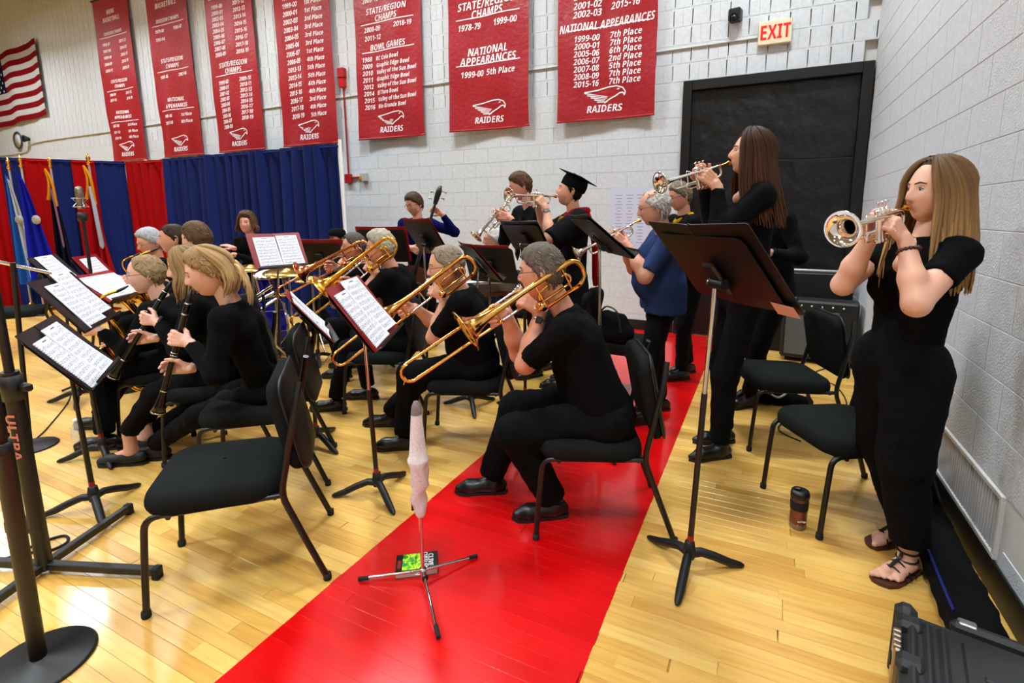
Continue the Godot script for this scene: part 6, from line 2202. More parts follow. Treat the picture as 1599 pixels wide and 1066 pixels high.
func sandals(parent: Node3D, d: Dictionary, skin: Color):
	# bare feet with five toes each, and strappy black sandals round them
	for i in 2:
		var a: Vector3 = d.feet[i][0]
		var t: Vector3 = d.feet[i][1]
		var sd := t.cross(Vector3.UP) * (-1.0 if i == 0 else 1.0)     # towards the little toe
		var o := Vector3(a.x, 0.016, a.z)
		var up := Vector3.UP
		var bn := [cap(o - t * 0.04 + up * 0.03, o + up * 0.045, 0.029, 0.033), cap(o + up * 0.04, o + t * 0.1 - sd * 0.012 + up * 0.024, 0.034, 0.024), cap(o + up * 0.035 + sd * 0.008, o + t * 0.085 + sd * 0.022 + up * 0.018, 0.028, 0.018), cap(o + up * 0.04, o + up * 0.16, 0.034, 0.035)]
		for k in 5:
			var b := o + t * (0.108 - 0.009 * k) + (sd * (-0.03 + 0.0165 * k)) + up * 0.014
			bn.append(cap(b, b + t * ([0.05, 0.046, 0.042, 0.036, 0.028][k]) - up * 0.003, [0.0125, 0.0095, 0.009, 0.0085, 0.008][k], [0.0115, 0.0085, 0.008, 0.0075, 0.007][k]))
		var st := mb()
		st.set_color(skin.srgb_to_linear().lerp(Color(0.5, 0.12, 0.09), 0.1))
		field(st, bn, 0.005, 0.01, 0.0, 0.014)
		obj("foot", st, M.skin, parent)
		st = mb()
		var pg := PackedVector2Array()
		for q in [[-0.078, 0.0], [-0.066, 0.026], [-0.01, 0.034], [0.06, 0.044], [0.11, 0.047], [0.145, 0.036], [0.166, 0.006], [0.17, -0.02], [0.155, -0.042], [0.1, -0.046], [0.04, -0.036], [-0.02, -0.032], [-0.066, -0.026]]: pg.append(Vector2(q[0], q[1]))
		slab(st, pg, Transform3D(Basis(t, sd, t.cross(sd)), Vector3(a.x, 0.008, a.z)), 0.015)
		obj("sandal_sole", st, flat(Color(0.3, 0.14, 0.08), 0.6), parent)
		for q in [[0.105, 0.05, 0.04], [0.07, 0.047, 0.053], [0.035, 0.042, 0.063]]:
			st = mb()
			tube(st, smooth_path([o + t * q[0] - sd * q[1] - up * 0.004, o + t * (q[0] - 0.004) - sd * q[1] * 0.7 + up * (q[2] * 0.72), o + t * (q[0] - 0.012) + up * (q[2] + 0.012), o + t * (q[0] - 0.03) + sd * q[1] * 0.75 + up * (q[2] * 0.6), o + t * (q[0] - 0.04) + sd * q[1] - up * 0.004]), 0.0042, 6, true, 0.6)
			obj("strap", st, M.plastic, parent)
		for q in [0.062, 0.098]:
			st = mb()
			var ring := []
			for k in 15: ring.append(o + up * q + t * (cos(TAU * k / 14) * 0.039) + sd * (sin(TAU * k / 14) * 0.037))
			tube(st, ring, 0.004, 6, false)
			obj("ankle_strap", st, M.plastic, parent)
		st = mb()
		tube(st, smooth_path([o + t * 0.105 + up * 0.05, o + t * 0.075 + up * 0.064, o + t * 0.045 + up * 0.077, o + t * 0.039 + up * 0.1]), 0.007, 6, true, 0.5)
		tube(st, [o - t * 0.062 + up * 0.0, o - t * 0.045 + up * 0.06, o - t * 0.04 + up * 0.1], 0.008, 6, true, 0.5)
		obj("centre_strap", st, M.plastic, parent)

# ---------------------------------------------------------------- drums, bass, piano, amplifiers
func drum(called: String, label: String, c: Vector3, ax: Vector3, r: float, h: float, shell: Material, parent: Node3D = null):
	var t: Node3D = parent if parent else thing(called, label, "drum", c)
	var x := along(Vector3.ZERO if parent == null else c, ax)
	var st := mb()
	lathe(st, [[r, -h / 2], [r, h / 2]], x, 28)
	obj("shell", st, shell, t)
	for s in [-1.0, 1.0]:
		st = mb()
		lathe(st, [[0, s * (h / 2 + 0.002)], [r * 0.98, s * (h / 2 + 0.002)]] if s < 0 else [[r * 0.98, h / 2 + 0.002], [0, h / 2 + 0.002]], x, 28)
		obj("head", st, flat(Color(0.85, 0.85, 0.83), 0.6), t)
		st = mb()
		lathe(st, [[r + 0.001, s * h / 2 - 0.016], [r + 0.01, s * h / 2 - 0.012], [r + 0.01, s * h / 2 + 0.012], [r - 0.005, s * h / 2 + 0.012]], x, 28)
		obj("hoop", st, M.chrome, t)
	for k in 8:
		st = mb()
		var a := TAU * k / 8
		tube(st, [x * Vector3(cos(a) * (r + 0.012), -h / 2, sin(a) * (r + 0.012)), x * Vector3(cos(a) * (r + 0.012), h / 2, sin(a) * (r + 0.012))], 0.004, 5)
		obj("tension_rod", st, M.chrome, t)

func tripod(t: Node3D, base: Vector3, top: Vector3, spread: float, m: Material, leg_h := 0.35):
	var st := mb()
	tube(st, [Vector3(base.x, 0.05, base.z), top], 0.011, 8)
	obj("pole", st, m, t)
	for k in 3:
		st = mb()
		var a := TAU * k / 3 + 0.4
		tube(st, [Vector3(base.x, leg_h, base.z), Vector3(base.x + cos(a) * spread, 0.012, base.z + sin(a) * spread)], 0.008, 6)
		obj("leg", st, m, t)

func rhythm_section():
	var blue := flat(Color(0.03, 0.05, 0.5), 0.15)
	var bc := P(408, 480, 5.3)
	bc.y = 0.3
	drum("bass_drum", "glossy blue bass drum of the drum kit", bc, fdir(35), 0.28, 0.4, blue)
	var sc := P(545, 462, 5.0)
	drum("snare_drum", "natural wood snare drum with chrome hoops", sc, Vector3(0.05, 1, 0.1), 0.175, 0.15, flat(Color(0.5, 0.3, 0.13), 0.3))
	var t := thing("snare_stand", "chrome stand under the wooden snare drum", "drum stand", Vector3.ZERO)
	tripod(t, sc, sc - Vector3(0, 0.09, 0), 0.28, M.chrome)
	var tc := P(425, 440, 5.25)
	drum("tom_drum", "small blue tom above the bass drum", tc, Vector3(0.1, 1, 0.25), 0.15, 0.2, blue)
	t = thing("tom_mount", "chrome arm holding the small tom over the bass drum", "drum mount", Vector3.ZERO)
	var st := mb()
	tube(st, [bc + Vector3(0, 0.285, 0), bc.lerp(tc, 0.6) + Vector3(0.0, 0.05, 0), tc - Vector3(0, 0.11, 0)], 0.012, 8)
	obj("arm", st, M.chrome, t)
	var cy := [[P(393, 418, 5.6), 0.2, "crash cymbal beside the percussionist"], [P(450, 424, 5.1), 0.24, "ride cymbal below the white pages by the drums"], [P(487, 436, 5.5), 0.18, "small cymbal between the trombone bells"]]
	for c in cy:
		t = thing("cymbal", c[2] + " on a chrome stand", "cymbal", Vector3.ZERO, 0, "cymbals of the drum kit")
		st = mb()
		var r: float = c[1]
		lathe(st, [[0, -0.003], [r, -0.002], [r, 0.0], [r * 0.5, 0.014], [r * 0.2, 0.022], [r * 0.14, 0.035], [0, 0.04]], along(c[0], Vector3(0.08, 1, 0.12)), 28)
		obj("disc", st, flat(Color(0.75, 0.6, 0.3), 0.25, 1.0), t)
		tripod(t, c[0], c[0] - Vector3(0, 0.004, 0), 0.26, M.chrome)
	t = thing("hardware_stand", "chrome boom stand with a forked arm among the drums", "drum stand", Vector3.ZERO)
	var hb := P(425, 540, 4.5)
	tripod(t, hb, P(432, 455, 4.5), 0.3, M.chrome)
	st = mb()
	for q in [[P(428, 456, 4.5), P(388, 478, 4.4)], [P(432, 466, 4.5), P(405, 484, 4.4)], [P(425, 446, 4.6), P(390, 470, 4.55)]]: tube(st, [q[0], q[1]], 0.014, 8)
	obj("forked_arm", st, M.chrome, t)
	# upright bass
	var wood := flat(Color(0.3, 0.13, 0.06), 0.25)
	var top := P(687, 293, 5.35)
	var bot := P(645, 432, 5.25)
	t = thing("upright_bass", "slim upright bass with a dark fingerboard, leaning on the man in blue", "double bass", Vector3.ZERO)
	var ax := (top - bot).normalized()
	var side := ax.cross(-FH).normalized()
	var out := side.cross(ax).normalized()
	st = mb()
	tube(st, [bot, bot.lerp(top, 0.55), top - ax * 0.17], [0.034, 0.028, 0.022], 8, true, 0.6)
	obj("neck", st, flat(Color(0.03, 0.028, 0.028), 0.35), t)
	st = mb()
	tube(st, smooth_path([top - ax * 0.18, top - ax * 0.06, top, top - out * 0.03 + ax * 0.01]), [0.022, 0.024, 0.028, 0.03, 0.032, 0.032, 0.03, 0.026, 0.022, 0.02, 0.018, 0.016, 0.014], 8)
	obj("scroll", st, flat(Color(0.06, 0.03, 0.02), 0.3), t)
	for k in 4:
		st = mb()
		var p := top - ax * (0.03 + 0.035 * k)
		tube(st, [p, p + side * (0.075 if k % 2 == 0 else -0.075)], 0.005, 6)
		lathe(st, [[0, 0], [0.016, 0], [0.016, 0.008], [0, 0.008]], along(p + side * (0.07 if k % 2 == 0 else -0.078), side), 8)
		obj("tuning_peg", st, M.chrome, t)
	st = mb()
	var pg := PackedVector2Array()
	for q in [[0.0, 0.0], [0.09, -0.02], [0.17, -0.1], [0.18, -0.22], [0.12, -0.32], [0.13, -0.42], [0.2, -0.52], [0.22, -0.66], [0.15, -0.8], [0, -0.85]]: pg.append(Vector2(q[0], q[1]))
	for q in [[-0.15, -0.8], [-0.22, -0.66], [-0.2, -0.52], [-0.13, -0.42], [-0.12, -0.32], [-0.18, -0.22], [-0.17, -0.1], [-0.09, -0.02]]: pg.append(Vector2(q[0], q[1]))
	slab(st, pg, Transform3D(Basis(side, ax, out), bot + ax * 0.12 - out * 0.07), 0.12)
	obj("body", st, wood, t)
	st = mb()
	tube(st, [bot - ax * 0.72 - out * 0.07, Vector3(0, 0.01, 0) + (bot - ax * ((bot.y - 0.01) / ax.y)) - out * 0.07], 0.008, 6)
	obj("end_pin", st, M.chrome, t)
	# electric piano
	var pc := P(770, 440, 4.75)
	pc.y = 0.83
	t = thing("electric_piano", "electric piano with a wooden end, on an x stand", "keyboard", pc, yaw_of(fdir(115)))
	st = mb()
	box(st, Vector3(0, 0, 0), Vector3(1.1, 0.1, 0.32), Basis(), 0.012)
	obj("case", st, flat(Color(0.5, 0.46, 0.42), 0.5), t)
	st = mb()
	box(st, Vector3(0, -0.06, 0), Vector3(1.12, 0.04, 0.34), Basis(), 0.006)
	obj("wooden_base", st, flat(Color(0.5, 0.28, 0.14), 0.45), t)
	for k in 28:
		st = mb()
		box(st, Vector3(-0.5 + k * 0.036, 0.053, -0.08), Vector3(0.034, 0.014, 0.13), Basis(), 0.002)
		obj("key", st, M.white, t)
	for s in [-1.0, 1.0]:
		st = mb()
		tube(st, [Vector3(-0.4 * s, 0.02 - pc.y, 0.12), Vector3(0.4 * s, -0.08, 0.12)], 0.014, 6)
		tube(st, [Vector3(-0.4 * s, 0.02 - pc.y, -0.12), Vector3(0.4 * s, -0.08, -0.12)], 0.014, 6)
		obj("stand_leg", st, M.iron, t)
	# guitar amplifier and gear by the door
	t = thing("guitar_amplifier", "black guitar amplifier with a pale grille cloth, against the side wall", "amplifier", Vector3(0.55, 0, -5.75), -0.12)
	st = mb()
	box(st, Vector3(0, 0.34, 0), Vector3(0.66, 0.6, 0.28), Basis(), 0.02)
	obj("cabinet", st, flat(Color(0.03, 0.03, 0.032), 0.6), t)
	st = mb()
	box(st, Vector3(-0.06, 0.31, 0.141), Vector3(0.46, 0.46, 0.012), Basis(), 0.004)
	obj("grille", st, cloth(Color(0.4, 0.4, 0.4)), t)
	st = mb()
	for s in [-1.0, 1.0]: box(st, Vector3(0.25 * s, 0.02, 0), Vector3(0.06, 0.04, 0.2), Basis(), 0.01)
	obj("feet", st, M.rubber, t)
	st = mb()
	for k in 6: lathe(st, [[0, 0], [0.011, 0], [0.009, 0.018], [0, 0.018]], along(Vector3(-0.25 + k * 0.09, 0.59, 0.141), Vector3.BACK), 10)
	obj("knobs", st, M.chrome, t)
	t = thing("gear_rack", "black equipment rack with a silver bar, standing beyond the amplifier", "rack", Vector3(0.3, 0, -6.15))
	st = mb()
	box(st, Vector3(0, 0.45, 0), Vector3(0.9, 0.86, 0.3), Basis(), 0.01)
	box(st, Vector3(0, 0.01, 0), Vector3(0.8, 0.02, 0.28))
	obj("case", st, flat(Color(0.02, 0.02, 0.02), 0.5), t)
	st = mb()
	tube(st, [Vector3(-0.42, 0.9, 0.12), Vector3(0.42, 0.9, 0.12)], 0.022, 10)
	obj("silver_bar", st, flat(Color(0.6, 0.6, 0.6), 0.3, 0.9), t)

# ---------------------------------------------------------------- things standing on the floor
func floor_things():
	# cloth covered instrument peg on a chrome tripod
	var b := G(661, 907)
	var t := thing("instrument_stand", "small chrome tripod stand with a pinkish white cloth cover over its peg", "instrument stand", b)
	var st := mb()
	tube(st, [Vector3(0, 0.035, 0), Vector3(0, 0.31, 0)], 0.008, 10)
	obj("pole", st, M.chrome, t)
	for e in [G(560, 908), G(745, 871), G(685, 1000)]:
		st = mb()
		var q: Vector3 = e - b
		q.y = 0.012
		tube(st, [Vector3(0, 0.05, 0), q.lerp(Vector3(0, 0.05, 0), 0.08)], 0.0062, 8)
		var leg := obj("leg", st, M.chrome, t)
		st = mb()
		tube(st, [q.lerp(Vector3(0, 0.05, 0), 0.16), q], 0.0085, 8)
		obj("rubber_tip", st, M.rubber, leg)
		st = mb()
		tube(st, [Vector3(0, 0.03, 0), q.lerp(Vector3(0, 0.05, 0), 0.6)], 0.003, 6)
		obj("brace", st, M.chrome, leg)
	st = mb()
	lathe(st, [[0, 0], [0.014, 0], [0.014, 0.03], [0, 0.03]], Transform3D(Basis(), Vector3(0, 0.03, 0)), 12)
	obj("collar", st, M.chrome, t)
	st = mb()
	tube(st, [Vector3(0, 0.045, 0), Vector3(0.02, 0.045, 0.02), Vector3(0.035, 0.045, 0.03)], [0.006, 0.006, 0.014], 8)
	obj("clamp_knob", st, M.plastic, t)
	st = mb()
	var prof := [[0.018, 0.3], [0.026, 0.315], [0.027, 0.35], [0.031, 0.37], [0.028, 0.41], [0.036, 0.44], [0.033, 0.49], [0.037, 0.515], [0.042, 0.535], [0.042, 0.545], [0.036, 0.552], [0.031, 0.6], [0.025, 0.68], [0.02, 0.735], [0.016, 0.765], [0.008, 0.782], [0, 0.785]]
	st.set_smooth_group(0)
	for i in prof.size() - 1:
		for k in 28:
			var p := []
			for c in [[i, k], [i, k + 1], [i + 1, k + 1], [i + 1, k]]:
				var a: float = TAU * (c[1] % 28) / 28.0
				var yy: float = prof[c[0]][1]
				var r: float = prof[c[0]][0]
				if yy < 0.53: r *= 1.0 + 0.16 * sin(a * 2.0 + yy * 60.0) + 0.1 * sin(a * 5.0 - yy * 40.0)
				p.append(Vector3(cos(a) * r + 0.006 * sin(yy * 30.0) * (1.0 if yy < 0.53 else 0.0), yy, sin(a) * r))
			for j in [0, 1, 2, 0, 2, 3]: st.add_vertex(p[j])
	obj("cloth_cover", st, cloth(Color(0.93, 0.88, 0.88), 0.95), t)
	st = mb()
	lathe(st, [[0.0205, 0.725], [0.0208, 0.735], [0.0168, 0.7655], [0.0085, 0.783], [0, 0.7862]], Transform3D(), 20)
	obj("soiled_tip", st, cloth(Color(0.55, 0.5, 0.5), 0.95), t)
	st = mb()
	box(st, Vector3(-0.028, 0.335, 0.012), Vector3(0.01, 0.034, 0.014), Basis(), 0.004)
	obj("thumb_screw", st, M.plastic, t)
	# paperback on the lane
	var c0 := G(638, 900)
	var cx := (G(692, 893) - c0)
	var cz := (G(612, 880) - c0)
	var ux := cx.normalized()
	var uz := (cz - ux * cz.dot(ux)).normalized()
	t = thing("paperback", "thick paperback with a green cover and white lettering, lying on the red lane", "book", c0 + cx * 0.5 + cz * 0.5)
	t.basis = Basis(ux, Vector3.UP, ux.cross(Vector3.UP))
	if t.basis.z.dot(uz) > 0: pass
	var L := 0.175
	var Wd := 0.106
	st = mb()
	box(st, Vector3(0, 0.016, 0), Vector3(L - 0.004, 0.03, Wd - 0.004))
	obj("pages", st, flat(Color(0.78, 0.7, 0.66), 0.9), t)
	st = mb()
	box(st, Vector3(0, 0.0325, 0), Vector3(L, 0.001, Wd))
	box(st, Vector3(0, 0.0005, 0), Vector3(L, 0.001, Wd))
	box(st, Vector3(0, 0.0165, -Wd / 2), Vector3(L, 0.032, 0.001))
	obj("cover", st, flat(Color(0.03, 0.035, 0.03), 0.3), t)
	var cm := StandardMaterial3D.new()
	cm.albedo_texture = noise_tex(0.012, [Color(0.03, 0.15, 0.06), Color(0.15, 0.6, 0.1), Color(0.85, 0.9, 0.15), Color(0.2, 0.65, 0.2), Color(0.1, 0.35, 0.4)], 128, 15)
	cm.roughness = 0.3
	st = mb()
	quad(st, Vector3(-0.06, 0.0334, -0.05), Vector3(0.03, 0.0334, -0.05), Vector3(0.03, 0.0334, 0.05), Vector3(-0.06, 0.0334, 0.05), true, true)
	obj("cover_picture", st, cm, t)
	st = mb()
	var tb := Basis(Vector3(0, 0, 1), Vector3(1, 0, 0), Vector3(0, 1, 0))
	tb = Basis(Vector3(0, 0, -1), Vector3(-1, 0, 0), Vector3(0, 1, 0))
	tb = Basis(Vector3(0, 0, 1), Vector3(1, 0, 0), Vector3(0, 1, 0)) if tb.determinant() < 0 else tb
	text_into(st, "CLIVE", 0.021, Transform3D(Basis(Vector3(0, 0, 1), Vector3(1, 0, 0), Vector3(0, 1, 0)), Vector3(0.058, 0.0336, 0.0)), true, 0.0, 0, null, 1.0)
	text_into(st, "CUSSLER", 0.021, Transform3D(Basis(Vector3(0, 0, 1), Vector3(1, 0, 0), Vector3(0, 1, 0)), Vector3(0.034, 0.0336, 0.0)), true, 0.0, 0, null, 0.85)
	obj("lettering", st, M.white, t)
	st = mb()
	box(st, Vector3(-0.073, 0.0332, 0.01), Vector3(0.014, 0.0006, 0.05))
	obj("red_band", st, flat(Color(0.5, 0.1, 0.1), 0.4), t)
	# travel mug
	t = thing("travel_mug", "copper coloured travel mug with a black lid, standing by the chair leg", "mug", G(1245, 822))
	st = mb()
	lathe(st, [[0, 0], [0.034, 0], [0.036, 0.003], [0.037, 0.03], [0.0375, 0.1], [0.039, 0.13]], Transform3D(), 24)
	obj("body", st, flat(Color(0.5, 0.3, 0.25), 0.3, 0.75), t)
	st = mb()
	lathe(st, [[0.034, 0.0], [0.0372, 0.004], [0.0378, 0.026], [0.0372, 0.028]], Transform3D(), 24)
	obj("steel_foot", st, flat(Color(0.6, 0.55, 0.5), 0.3, 0.9), t)
	st = mb()
	lathe(st, [[0.0385, 0.098], [0.0395, 0.1], [0.0405, 0.142], [0.0395, 0.144]], Transform3D(), 24)
	obj("grip_band", st, M.rubber, t)
	st = mb()
	lathe(st, [[0.0395, 0.144], [0.04, 0.156], [0.038, 0.157]], Transform3D(), 24)
	obj("rim_band", st, flat(Color(0.5, 0.3, 0.25), 0.3, 0.75), t)
	st = mb()
	lathe(st, [[0.0385, 0.156], [0.0415, 0.158], [0.0415, 0.178], [0.038, 0.19], [0.02, 0.192], [0, 0.192]], Transform3D(), 24)
	box(st, Vector3(-0.012, 0.198, 0), Vector3(0.03, 0.016, 0.022), Basis(), 0.006)
	obj("lid", st, M.plastic, t)
	st = mb()
	text_into(st, "contigo", 0.008, Transform3D(Basis.looking_at(Vector3(-0.35, 0, -0.9), Vector3.UP), Vector3(0.0133, 0.05, 0.0353)), true)
	obj("lettering", st, M.white, t)
	# hard case in the corner of the picture
	t = thing("equipment_case", "black ribbed hard equipment case with metal latches, lying by the wall", "case", Vector3(0.588, 0, -1.389), -0.197)
	st = mb()
	box(st, Vector3(0, 0.125, 0), Vector3(0.39, 0.23, 0.8), Basis(), 0.03)
	var pm := flat(Color(0.11, 0.115, 0.122), 0.6)
	obj("shell", st, pm, t)
	for k in 3:
		st = mb()
		box(st, Vector3(-0.165 + 0.036 * k, 0.243, 0.02), Vector3(0.024, 0.02, 0.74), Basis(), 0.009)
		obj("rib", st, pm, t)
	st = mb()
	box(st, Vector3(0.06, 0.24, 0.02), Vector3(0.22, 0.014, 0.7), Basis(), 0.006)
	obj("lid_panel", st, pm, t)
	for k in 3:
		st = mb()
		box(st, Vector3(0.07, 0.25, -0.2 + 0.2 * k), Vector3(0.16, 0.01, 0.018), Basis(), 0.004)
		obj("lid_rib", st, pm, t)
	for q in [[-0.18, -0.385], [0.18, -0.385], [-0.18, 0.385], [0.18, 0.385]]:
		st = mb()
		box(st, Vector3(q[0], 0.13, q[1]), Vector3(0.06, 0.26, 0.06), Basis(), 0.02)
		obj("corner_bumper", st, pm, t)
	for z in [-0.24, 0.2]:
		for e in [-0.085, 0.085]:
			st = mb()
			box(st, Vector3(-0.17, 0.235, z + e), Vector3(0.07, 0.045, 0.06), Basis(), 0.014)
			obj("latch_guard", st, pm, t)
		st = mb()
		box(st, Vector3(-0.2, 0.17, z), Vector3(0.02, 0.13, 0.09), Basis(), 0.005)
		for k in 4: box(st, Vector3(-0.202, 0.238, z - 0.033 + 0.022 * k), Vector3(0.022, 0.012, 0.013), Basis(), 0.003)
		var la := obj("latch", st, flat(Color(0.62, 0.55, 0.48), 0.35, 0.8), t)
		st = mb()
		box(st, Vector3(-0.212, 0.165, z), Vector3(0.006, 0.03, 0.03), Basis(), 0.002)
		obj("latch_slot", st, M.plastic, la)
	st = mb()
	box(st, Vector3(0.05, 0.235, -0.405), Vector3(0.24, 0.04, 0.035), Basis(), 0.012)
	obj("hinge_bar", st, pm, t)
	for x in [-0.03, 0.13]:
		st = mb()
		box(st, Vector3(x, 0.25, -0.41), Vector3(0.045, 0.016, 0.03), Basis(), 0.004)
		obj("hinge", st, flat(Color(0.6, 0.6, 0.58), 0.35, 0.8), t)
	# folded stand lying along the wall, with a blue trim line
	t = thing("folded_stand", "black padded bag with a blue trim lying along the foot of the side wall", "bag", Vector3(0.77, 0, -2.75), -0.06)
	st = mb()
	field(st, [cap(Vector3(0, 0.07, -0.85), Vector3(0.02, 0.07, 0.75), 0.075, 0.085)], 0.02, 0.02, 0.012, 0.004)
	obj("bag_body", st, M.black_cloth, t)
	st = mb()
	tube(st, smooth_path([Vector3(-0.05, 0.115, -0.8), Vector3(-0.06, 0.12, -0.2), Vector3(-0.055, 0.12, 0.3), Vector3(-0.045, 0.125, 0.72)]), 0.006, 6)
	obj("blue_trim", st, flat(Color(0.05, 0.09, 0.4), 0.5), t)
	t = thing("wire_stand_leg", "bent black wire trumpet stand lying on the floor by the bag", "stand", Vector3.ZERO)
	st = mb()
	tube(st, smooth_path([G(1528, 935) + Vector3(0, 0.01, 0), G(1446, 878) + Vector3(0, 0.01, 0), G(1440, 866) + Vector3(0, 0.012, 0), G(1452, 862) + Vector3(0, 0.012, 0), G(1478, 862) + Vector3(0, 0.03, 0)]), 0.007, 6)
	obj("wire", st, M.plastic, t)
	# cables
	var cables := [["black cable looping across the floor behind the empty chairs", [[1250, 690], [1215, 668], [1262, 640], [1300, 648], [1322, 630], [1300, 600], [1262, 598], [1276, 580], [1312, 572]], 0.005], ["black cable from the round based stand to the reeds", [[115, 590], [108, 625], [75, 668], [45, 700], [42, 740], [20, 765], [-20, 790]], 0.005],
		["coiled black cable by the square legged stand", [[0, 880], [30, 866], [75, 862], [105, 848], [100, 838], [60, 850], [20, 870], [-20, 880]], 0.006]]
	for c in cables:
		st = mb()
		var pts := []
		for q in c[1]: pts.append(G(q[0], q[1]) + Vector3(0, c[2], 0))
		tube(st, smooth_path(pts, 6), c[2], 6)
		tag(obj("cable", st, M.rubber), c[0], "cable", "cables on the floor")
	# gear bag and pedals under the chair
	t = thing("gear_bag", "dark bag of trumpet mutes and straps under the empty chair", "bag", G(1208, 632))
	st = mb()
	field(st, [cap(Vector3(-0.16, 0.06, 0.02), Vector3(0.12, 0.05, -0.05), 0.06, 0.055), cap(Vector3(0.1, 0.05, -0.03), Vector3(0.24, 0.04, -0.06), 0.05, 0.04)], 0.016, 0.03, 0.012, 0.003)
	obj("bag_body", st, cloth(Color(0.05, 0.03, 0.025)), t)
	st = mb()
	tube(st, smooth_path([Vector3(-0.18, 0.1, 0.06), Vector3(-0.08, 0.125, 0.05), Vector3(0.02, 0.09, 0.07), Vector3(0.08, 0.115, 0.02)]), 0.008, 6)
	obj("pale_strap", st, flat(Color(0.65, 0.65, 0.65), 0.5), t)
	# backpack slumped on the chair behind the blue polo shirt
	var bp := P(958, 470, 3.95)
	t = thing("backpack", "black backpack slumped on the chair behind the blue polo shirt", "backpack", Vector3(bp.x, 0.47, bp.z))
	st = mb()
	field(st, [cap(Vector3(-0.08, 0.1, 0), Vector3(0.09, 0.09, 0.02), 0.095, 0.09), cap(Vector3(-0.05, 0.2, 0.01), Vector3(0.06, 0.18, 0.02), 0.07, 0.07)], 0.02, 0.04, 0.01, 0.004)
	obj("bag_body", st, M.black_cloth, t)
	st = mb()
	tube(st, smooth_path([Vector3(-0.1, 0.25, 0.03), Vector3(-0.03, 0.31, 0.08), Vector3(0.06, 0.27, 0.1), Vector3(0.1, 0.12, 0.13)]), 0.012, 6, true, 0.5)
	obj("strap", st, M.plastic, t)
	# water bottles
	for q in [[G(125, 700), "clear water bottle on the floor beside a music stand foot"], [G(838, 738), "clear water bottle behind the trombonist's shoes on the red lane"]]:
		t = thing("water_bottle", q[1], "bottle", q[0])
		st = mb()
		lathe(st, [[0, 0.002], [0.03, 0.002], [0.032, 0.01], [0.032, 0.06], [0.03, 0.065], [0.032, 0.07], [0.032, 0.13], [0.028, 0.15], [0.013, 0.178], [0.013, 0.19], [0, 0.19]], Transform3D(), 18)
		var gm := StandardMaterial3D.new()
		gm.albedo_color = Color(0.9, 0.93, 0.95, 0.25)
		gm.transparency = BaseMaterial3D.TRANSPARENCY_ALPHA
		gm.roughness = 0.08
		obj("bottle_body", st, gm, t)
		st = mb()
		lathe(st, [[0, 0.186], [0.0148, 0.186], [0.0148, 0.203], [0, 0.204]], Transform3D(), 16)
		obj("cap", st, M.white, t)
	# round based microphone stand close to the camera
	var mbp := G(62, 1036)
	t = thing("microphone_stand", "heavy round based black microphone stand in the foreground", "microphone stand", mbp)
	st = mb()
	lathe(st, [[0, 0], [0.15, 0], [0.153, 0.006], [0.145, 0.014], [0.03, 0.022], [0.022, 0.035], [0, 0.036]], Transform3D(), 40)
	obj("round_base", st, flat(Color(0.04, 0.04, 0.042), 0.5), t)
	st = mb()
	var tp := P(-42, 430, 1.25) - mbp
	tube(st, [Vector3(0, 0.02, 0), tp * 0.62], 0.023, 12)
	obj("lower_tube", st, M.plastic, t)
	st = mb()
	tube(st, [tp * 0.6, tp], 0.013, 12)
	lathe(st, [[0, -0.03], [0.022, -0.03], [0.022, 0.03], [0, 0.03]], along(tp * 0.62, tp), 14)
	obj("upper_tube", st, M.plastic, t)
	st = mb()
	tube(st, [tp, P(-110, 330, 1.35) - mbp], 0.01, 10)
	obj("boom_arm", st, M.iron, t)
	# square legged stand with a printed name
	var ub := G(72, 893)
	t = thing("speaker_stand", "tall black stand with square floor legs and a name printed on its tube", "stand", ub)
	var ut := P(-18, 400, 1.85) - ub
	st = mb()
	tube(st, [Vector3(0, 0.02, 0), Vector3(0, 0.03, 0).lerp(ut, 0.66)], 0.028, 12)
	obj("column", st, M.plastic, t)
	st = mb()
	tube(st, [Vector3.ZERO.lerp(ut, 0.6), ut], 0.016, 10)
	obj("inner_column", st, M.plastic, t)
	st = mb()
	lathe(st, [[0, -0.05], [0.035, -0.05], [0.035, 0.05], [0, 0.05]], along(ut * 0.62, ut), 14)
	box(st, ut * 0.62 + RT * 0.05, Vector3(0.06, 0.03, 0.03), Basis(), 0.006)
	obj("clamp", st, M.plastic, t)
	st = mb()
	tube(st, [ut * 0.17 - RT * 0.085, ut * 0.6 - RT * 0.06], 0.017, 8)
	box(st, ut * 0.17 - RT * 0.05, Vector3(0.14, 0.06, 0.05), Basis(Vector3.UP, YAW), 0.008)
	obj("side_strut", st, M.plastic, t)
	for e in [G(252, 903), G(205, 800), G(-60, 990), G(-70, 885)]:
		st = mb()
		var q: Vector3 = e - ub
		var dd := q.normalized()
		box(st, q * 0.5 + Vector3(0, 0.035, 0), Vector3(0.032, 0.032, q.length()), Basis.looking_at(-dd, Vector3.UP), 0.003)
		var lg := obj("floor_leg", st, M.plastic, t)
		st = mb()
		box(st, q * 0.97 + Vector3(0, 0.028, 0), Vector3(0.036, 0.054, 0.03), Basis.looking_at(-dd, Vector3.UP), 0.004)
		obj("end_cap", st, M.rubber, lg)
	st = mb()
	var yb := (Vector3.ZERO - ut).normalized()
	var zb := (-FH - yb * (-FH).dot(yb)).normalized()
	text_into(st, "ULTRA", 0.036, Transform3D(Basis(yb, zb.cross(yb), zb), ut * 0.47 + zb * 0.0295), true, 0.0, 0, null, 1.3)
	obj("lettering", st, flat(Color(0.75, 0.42, 0.36), 0.5), t)
	# second round based stand beyond it, and the tall condenser microphone
	var sb := G(48, 698)
	t = thing("microphone_stand", "round based black stand beyond the square legged one", "microphone stand", sb)
	st = mb()
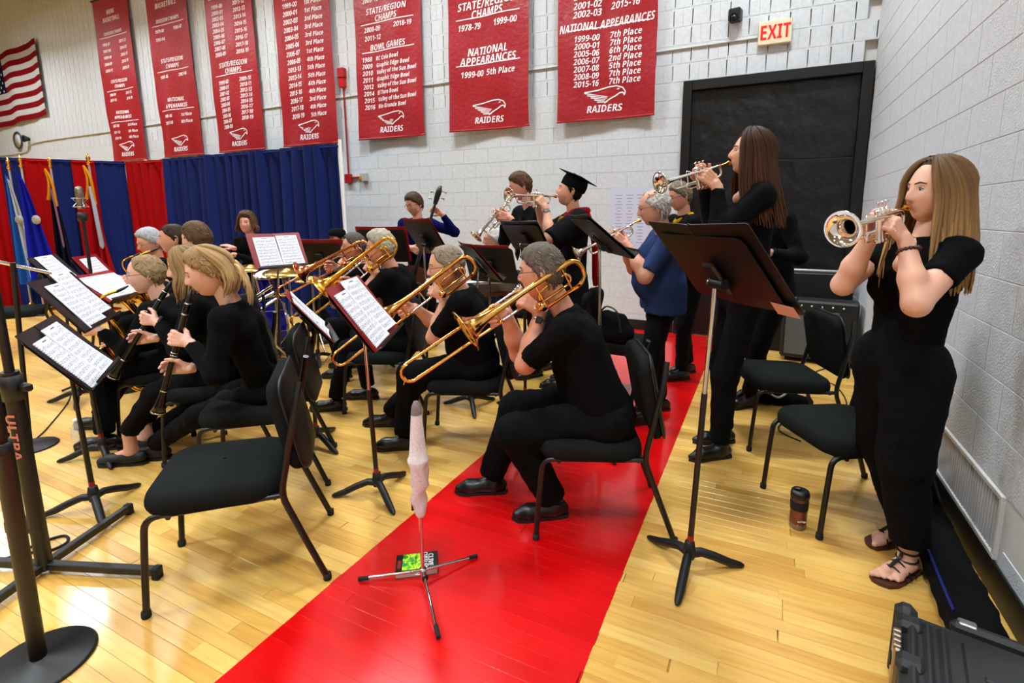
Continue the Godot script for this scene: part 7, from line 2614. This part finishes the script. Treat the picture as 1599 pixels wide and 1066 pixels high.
	lathe(st, [[0, 0], [0.14, 0], [0.142, 0.006], [0.135, 0.013], [0.02, 0.02], [0, 0.03]], Transform3D(), 32)
	obj("round_base", st, flat(Color(0.05, 0.05, 0.052), 0.5), t)
	st = mb()
	tube(st, [Vector3(0, 0.02, 0), P(20, 410, 3.1) - sb], 0.014, 10)
	obj("tube", st, M.plastic, t)
	st = mb()
	tube(st, [P(-20, 405, 3.1) - sb, P(80, 426, 3.3) - sb], 0.011, 10)
	obj("boom_arm", st, M.chrome, t)
	var cmk := P(130, 345, 4.3)
	t = thing("condenser_microphone", "silver condenser microphone in a shock mount on a tall stand", "microphone", Vector3(cmk.x, 0, cmk.z))
	st = mb()
	tube(st, [Vector3(0, 0.03, 0), Vector3(0, cmk.y, 0)], 0.014, 8)
	obj("stand_tube", st, M.plastic, t)
	for k in 3:
		st = mb()
		var a := TAU * k / 3
		tube(st, [Vector3(0, 0.12, 0), Vector3(cos(a) * 0.3, 0.012, sin(a) * 0.3)], 0.01, 6)
		obj("leg", st, M.plastic, t)
	st = mb()
	lathe(st, [[0, 0], [0.035, 0], [0.035, 0.07], [0.0, 0.075]], Transform3D(Basis(), Vector3(0, cmk.y, 0)), 14)
	obj("swivel", st, M.plastic, t)
	st = mb()
	lathe(st, [[0, 0.1], [0.024, 0.1], [0.027, 0.13], [0.027, 0.2], [0.029, 0.205], [0.029, 0.26], [0.02, 0.285], [0, 0.29]], Transform3D(Basis(), Vector3(0, cmk.y, 0)), 18)
	obj("capsule_body", st, flat(Color(0.55, 0.52, 0.47), 0.35, 0.9), t)
	for yy in [0.12, 0.19]:
		st = mb()
		var ring := []
		for k in 17: ring.append(Vector3(cos(TAU * k / 16) * 0.055, cmk.y + yy, sin(TAU * k / 16) * 0.055))
		tube(st, ring, 0.004, 6, false)
		for k in 4: tube(st, [Vector3(cos(TAU * k / 4) * 0.055, cmk.y + yy, sin(TAU * k / 4) * 0.055), Vector3(cos(TAU * k / 4) * 0.026, cmk.y + 0.155, sin(TAU * k / 4) * 0.026)], 0.002, 4)
		obj("shock_ring", st, M.chrome, t)
